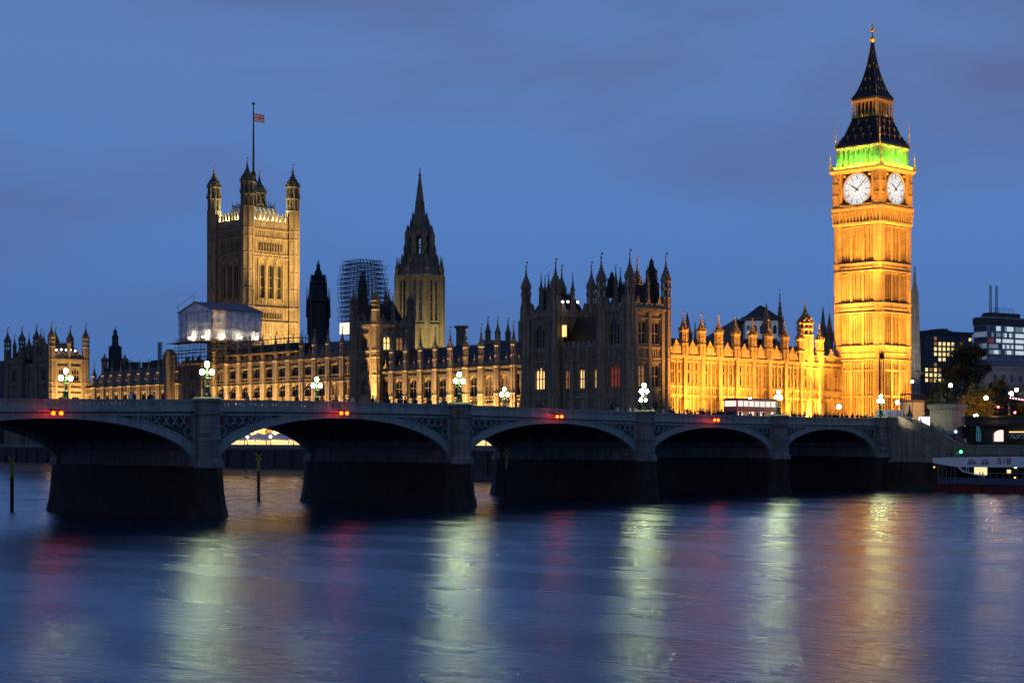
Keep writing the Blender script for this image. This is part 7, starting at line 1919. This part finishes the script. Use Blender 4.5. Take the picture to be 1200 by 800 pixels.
# ---------------------------------------------------------------- floodlights (the place's own, plus added fill)
AMB = (1.0, 0.62, 0.21); GOLD = (1.0, 0.435, 0.055); YEL = (1.0, 0.58, 0.09)
def wl3(x, y, z): p = pw(x, y); return (p.x, p.y, z)
def buttress_lights(ys, zp, pw_, x0=WX):
    for y in ys:
        light('SPOT', wl3(x0-3.7, y, GZ+0.6), pw_, AMB, wl3(x0-1.0, y, GZ+11), 0.10, 24, 0.5)
buttress_lights(ysN, zpar_n, BUT_N); buttress_lights(ysC, zparC, BUT_C); buttress_lights(ysS, zA(453, 150), BUT_S)
light('SPOT', wl3(xT-5.0, yT0-1.5, GZ+0.5), TOW_B, AMB, wl3(xT-0.5, yT0, zT(420)), 0.15, 20, 0.6)
for y in ysN[::2]: light('SPOT', wl3(WX-7.5, y+2, GZ+0.6), WASH, AMB, wl3(WX, y+2, 18), 0.3, 90, 0.9)
for y in ysC[::2]: light('SPOT', wl3(WX-7.5, y+2, GZ+0.6), WASH*0.8, AMB, wl3(WX, y+2, 18), 0.3, 90, 0.9)
# ground-floor terrace glow
for px in (275, 300, 330, 352, 560, 580): y = py_at(px, WX); light('POINT', wl3(WX-2.5, y, 8.2), TERR, AMB, size=0.3)
# left pavilion face
for f in (0.3, 0.72): light('SPOT', wl3(WS*f, yS0-9, GZ+0.5), PAVS, AMB, wl3(WS*f, yS0, zS(440)), 0.3, 75, 0.8)
# golden range
for px_, s_ in ((790, .8), (808, 1.4), (830, .5), (852, 1.4), (878, .35), (912, 1.3), (930, .5), (957, .6)):
    u = hit(px_, pA, dAB); p = pA+dAB*u; n_ = Vector((dAB.y, -dAB.x)); q = p+n_*3.2
    light('SPOT', (q.x, q.y, 10.9), RNG*s_, GOLD, (p.x, p.y, 20), 0.25, 100, 0.8)
for px_ in (800, 860, 930):
    u = hit(px_, pA, dAB); p = pA+dAB*u; n_ = Vector((dAB.y, -dAB.x)); q = p+n_*16
    light('SPOT', (q.x, q.y, 11.2), RNG*17, GOLD, (p.x, p.y, 25), 0.4, 85, 0.9)
# clock tower: from the east over the range roof, and from the north at street level
def ctl(u, v, z, P_, col, tu, tv, tz, spot=30, blend=0.7, size=0.4):
    a = EC+eW*u+eU*v; b_ = EC+eW*tu+eU*tv; light('SPOT', (a.x, a.y, z), P_, col, (b_.x, b_.y, tz), size, spot, blend)
ctl(-26, -4, 11.5, CT_E, GOLD, -6, 0, 50, 62, 0.8)
ctl(-22, 3, 11.5, CT_E*0.35, GOLD, -6, 2, 30, 60, 0.9)
ctl(-14, 0, 27, CT_E*0.22, YEL, -6, 0, 44, 45, 0.9)
ctl(-3, -24, 11.5, CT_N, GOLD, 0, -6, 48, 60, 0.8)
ctl(1, -7.6-4, 11.2, CT_N*0.35, YEL, 0, -6, 32, 55, 0.9)
ctl(-16, -3, 11.3, CT_E*0.10, GOLD, -6, 0, 20, 90, 0.9); ctl(2, -17, 11.3, CT_N*0.16, GOLD, 0, -6, 20, 90, 0.9)
ctl(-30, -16, 11.5, CT_E*2.0, GOLD, -5, -2, 66, 26, 0.7)
ctl(-10, -38, 11.5, CT_N*2.0, GOLD, 0, -5, 66, 24, 0.7)
ctl(-34, -20, 11.5, CT_E*0.18, GOLD, -2, -1, 86, 14, 0.6)
G1 = (0.26, 1.0, 0.04)
for ang in (0, 90, 180, -90):
    a = R(ang); n_ = eW*math.sin(a)-eU*math.cos(a); 
    p = EC+n_*(hb+1.05); o = light('AREA', (p.x, p.y, z_b0+0.15), GRN, G1, (EC.x+n_.x*(hb-0.3), EC.y+n_.y*(hb-0.3), z_b1-1.2), 11.5, sy=0.25, name='belfry_light')
    # long side along the wall
    d_ = Vector((EC.x+n_.x*(hb-0.3)-p.x, EC.y+n_.y*(hb-0.3)-p.y, z_b1-1.2-z_b0)).normalized(); t_ = Vector((n_.y, -n_.x, 0)); zz = -d_; yy = zz.cross(t_).normalized()
    o.rotation_euler = Matrix((t_, yy, zz)).transposed().to_euler()
    q = EC+n_*2.8; light('POINT', (q.x, q.y, z_r1+0.9), 45, GOLD, size=0.2, name='lantern_light')
    q = EC+n_*(hb-1.0); light('POINT', (q.x, q.y, z_b0+1.2), GRN*0.15, (0.05, 1.0, 0.12), size=0.3, name='belfry_light')
# great tower
def vtl(u, v, z, P_, col, tu, tv, tz, spot, blend=0.8):
    uW = Vector((math.cos(VD), -math.sin(VD))); uS = Vector((math.sin(VD), math.cos(VD)))
    a = VC+uW*u+uS*v; b_ = VC+uW*tu+uS*tv; light('SPOT', (a.x, a.y, z), P_, col, (b_.x, b_.y, tz), 0.5, spot, blend)
VCOL = (1.0, 0.66, 0.22)
vtl(3, -38, 22, VT_N, VCOL, 3, -10, 58, 60); vtl(6, -80, 30, VT_N*5, VCOL, 2, -10, 76, 26); vtl(5, -22, 30, VT_N*0.45, VCOL, 4, -10, 55, 70)
vtl(-45, -12, 30, VT_E, (1, .72, .38), -10, -2, 70, 50)
for sx_ in (-1, 1):
    for sy_ in (-1, 1):
        pass
for q in ((-7.2, 0), (7.2, 0), (0, -7.4), (0, 7.2), (-5, -7.4), (5, -7.4), (-7.4, -5), (-7.4, 5)):
    uW = Vector((math.cos(VD), -math.sin(VD))); uS = Vector((math.sin(VD), math.cos(VD))); a = VC+uW*q[0]*1.13+uS*q[1]*1.13
    light('POINT', (a.x, a.y, z_p+0.6), VROOF, (1.0, 0.95, 0.5), size=0.3, name='roof_floodlight')
# spire foot
for du, dv in ((-14, -16), (10, -20), (-18, 6)):
    light('SPOT', (OC.x+du, OC.y+dv, 24), SPIRE, (1.0, 0.86, 0.32), (OC.x, OC.y, 46), 0.4, 60, 0.9)
for px, py, P_ in ((450, 0, 0),): pass
# hoarding and plinth, corner of the dark pavilion
x, y = at(1066, 322); light('POINT', (x, y, 13.2), 500, AMB, size=0.3)
light('SPOT', (XP-9, yp+6, 12.5), 900, (1, 0.85, 0.55), (XP, yp, 10), 0.3, 60, 0.8)
light('POINT', (XP+1, yp-8, 13), 260, (1, 0.55, 0.3), size=0.3)
x, y = at(1146, 308); light('SPOT', (x, y, 11.0), 26000, (1, 0.5, 0.12), (*at(1146, 330), 22), 0.4, 110, 0.9)
x, y = at(1076, 455); light('SPOT', (x, y, 16), 22000, (1, 0.92, 0.8), (*at(1073, 480), 40), 0.4, 50, 0.8)
x, y = at(1185, 395); light('SPOT', (x, y, 14), 9000, (1, 0.85, 0.65), (*at(1190, 430), 24), 0.4, 90, 0.9)  # added spot in place of street lamp light on the stone building
p = pw(W1+6, -3); light('SPOT', (p.x, p.y, 11), 900, GOLD, (*pw(W1-1, 0), 24), 0.3, 60, 0.9)
for p in wl_pts: q = pw(p[0]-0.5 if p[0] < xb0 else p[0], p[1]-0.3); light('POINT', (q.x, q.y, p[2]+0.1), WORK, (1, .86, .62), size=0.25, name='work_light')
x, y = at(891, 405); light('POINT', (x, y, hz(383, 405)), 1500, (0.9, 0.95, 1), size=0.5)
light('POINT', (*pw(XBc if False else xb0+3, yb0-3), zb(401)), 120, AMB, size=0.3)
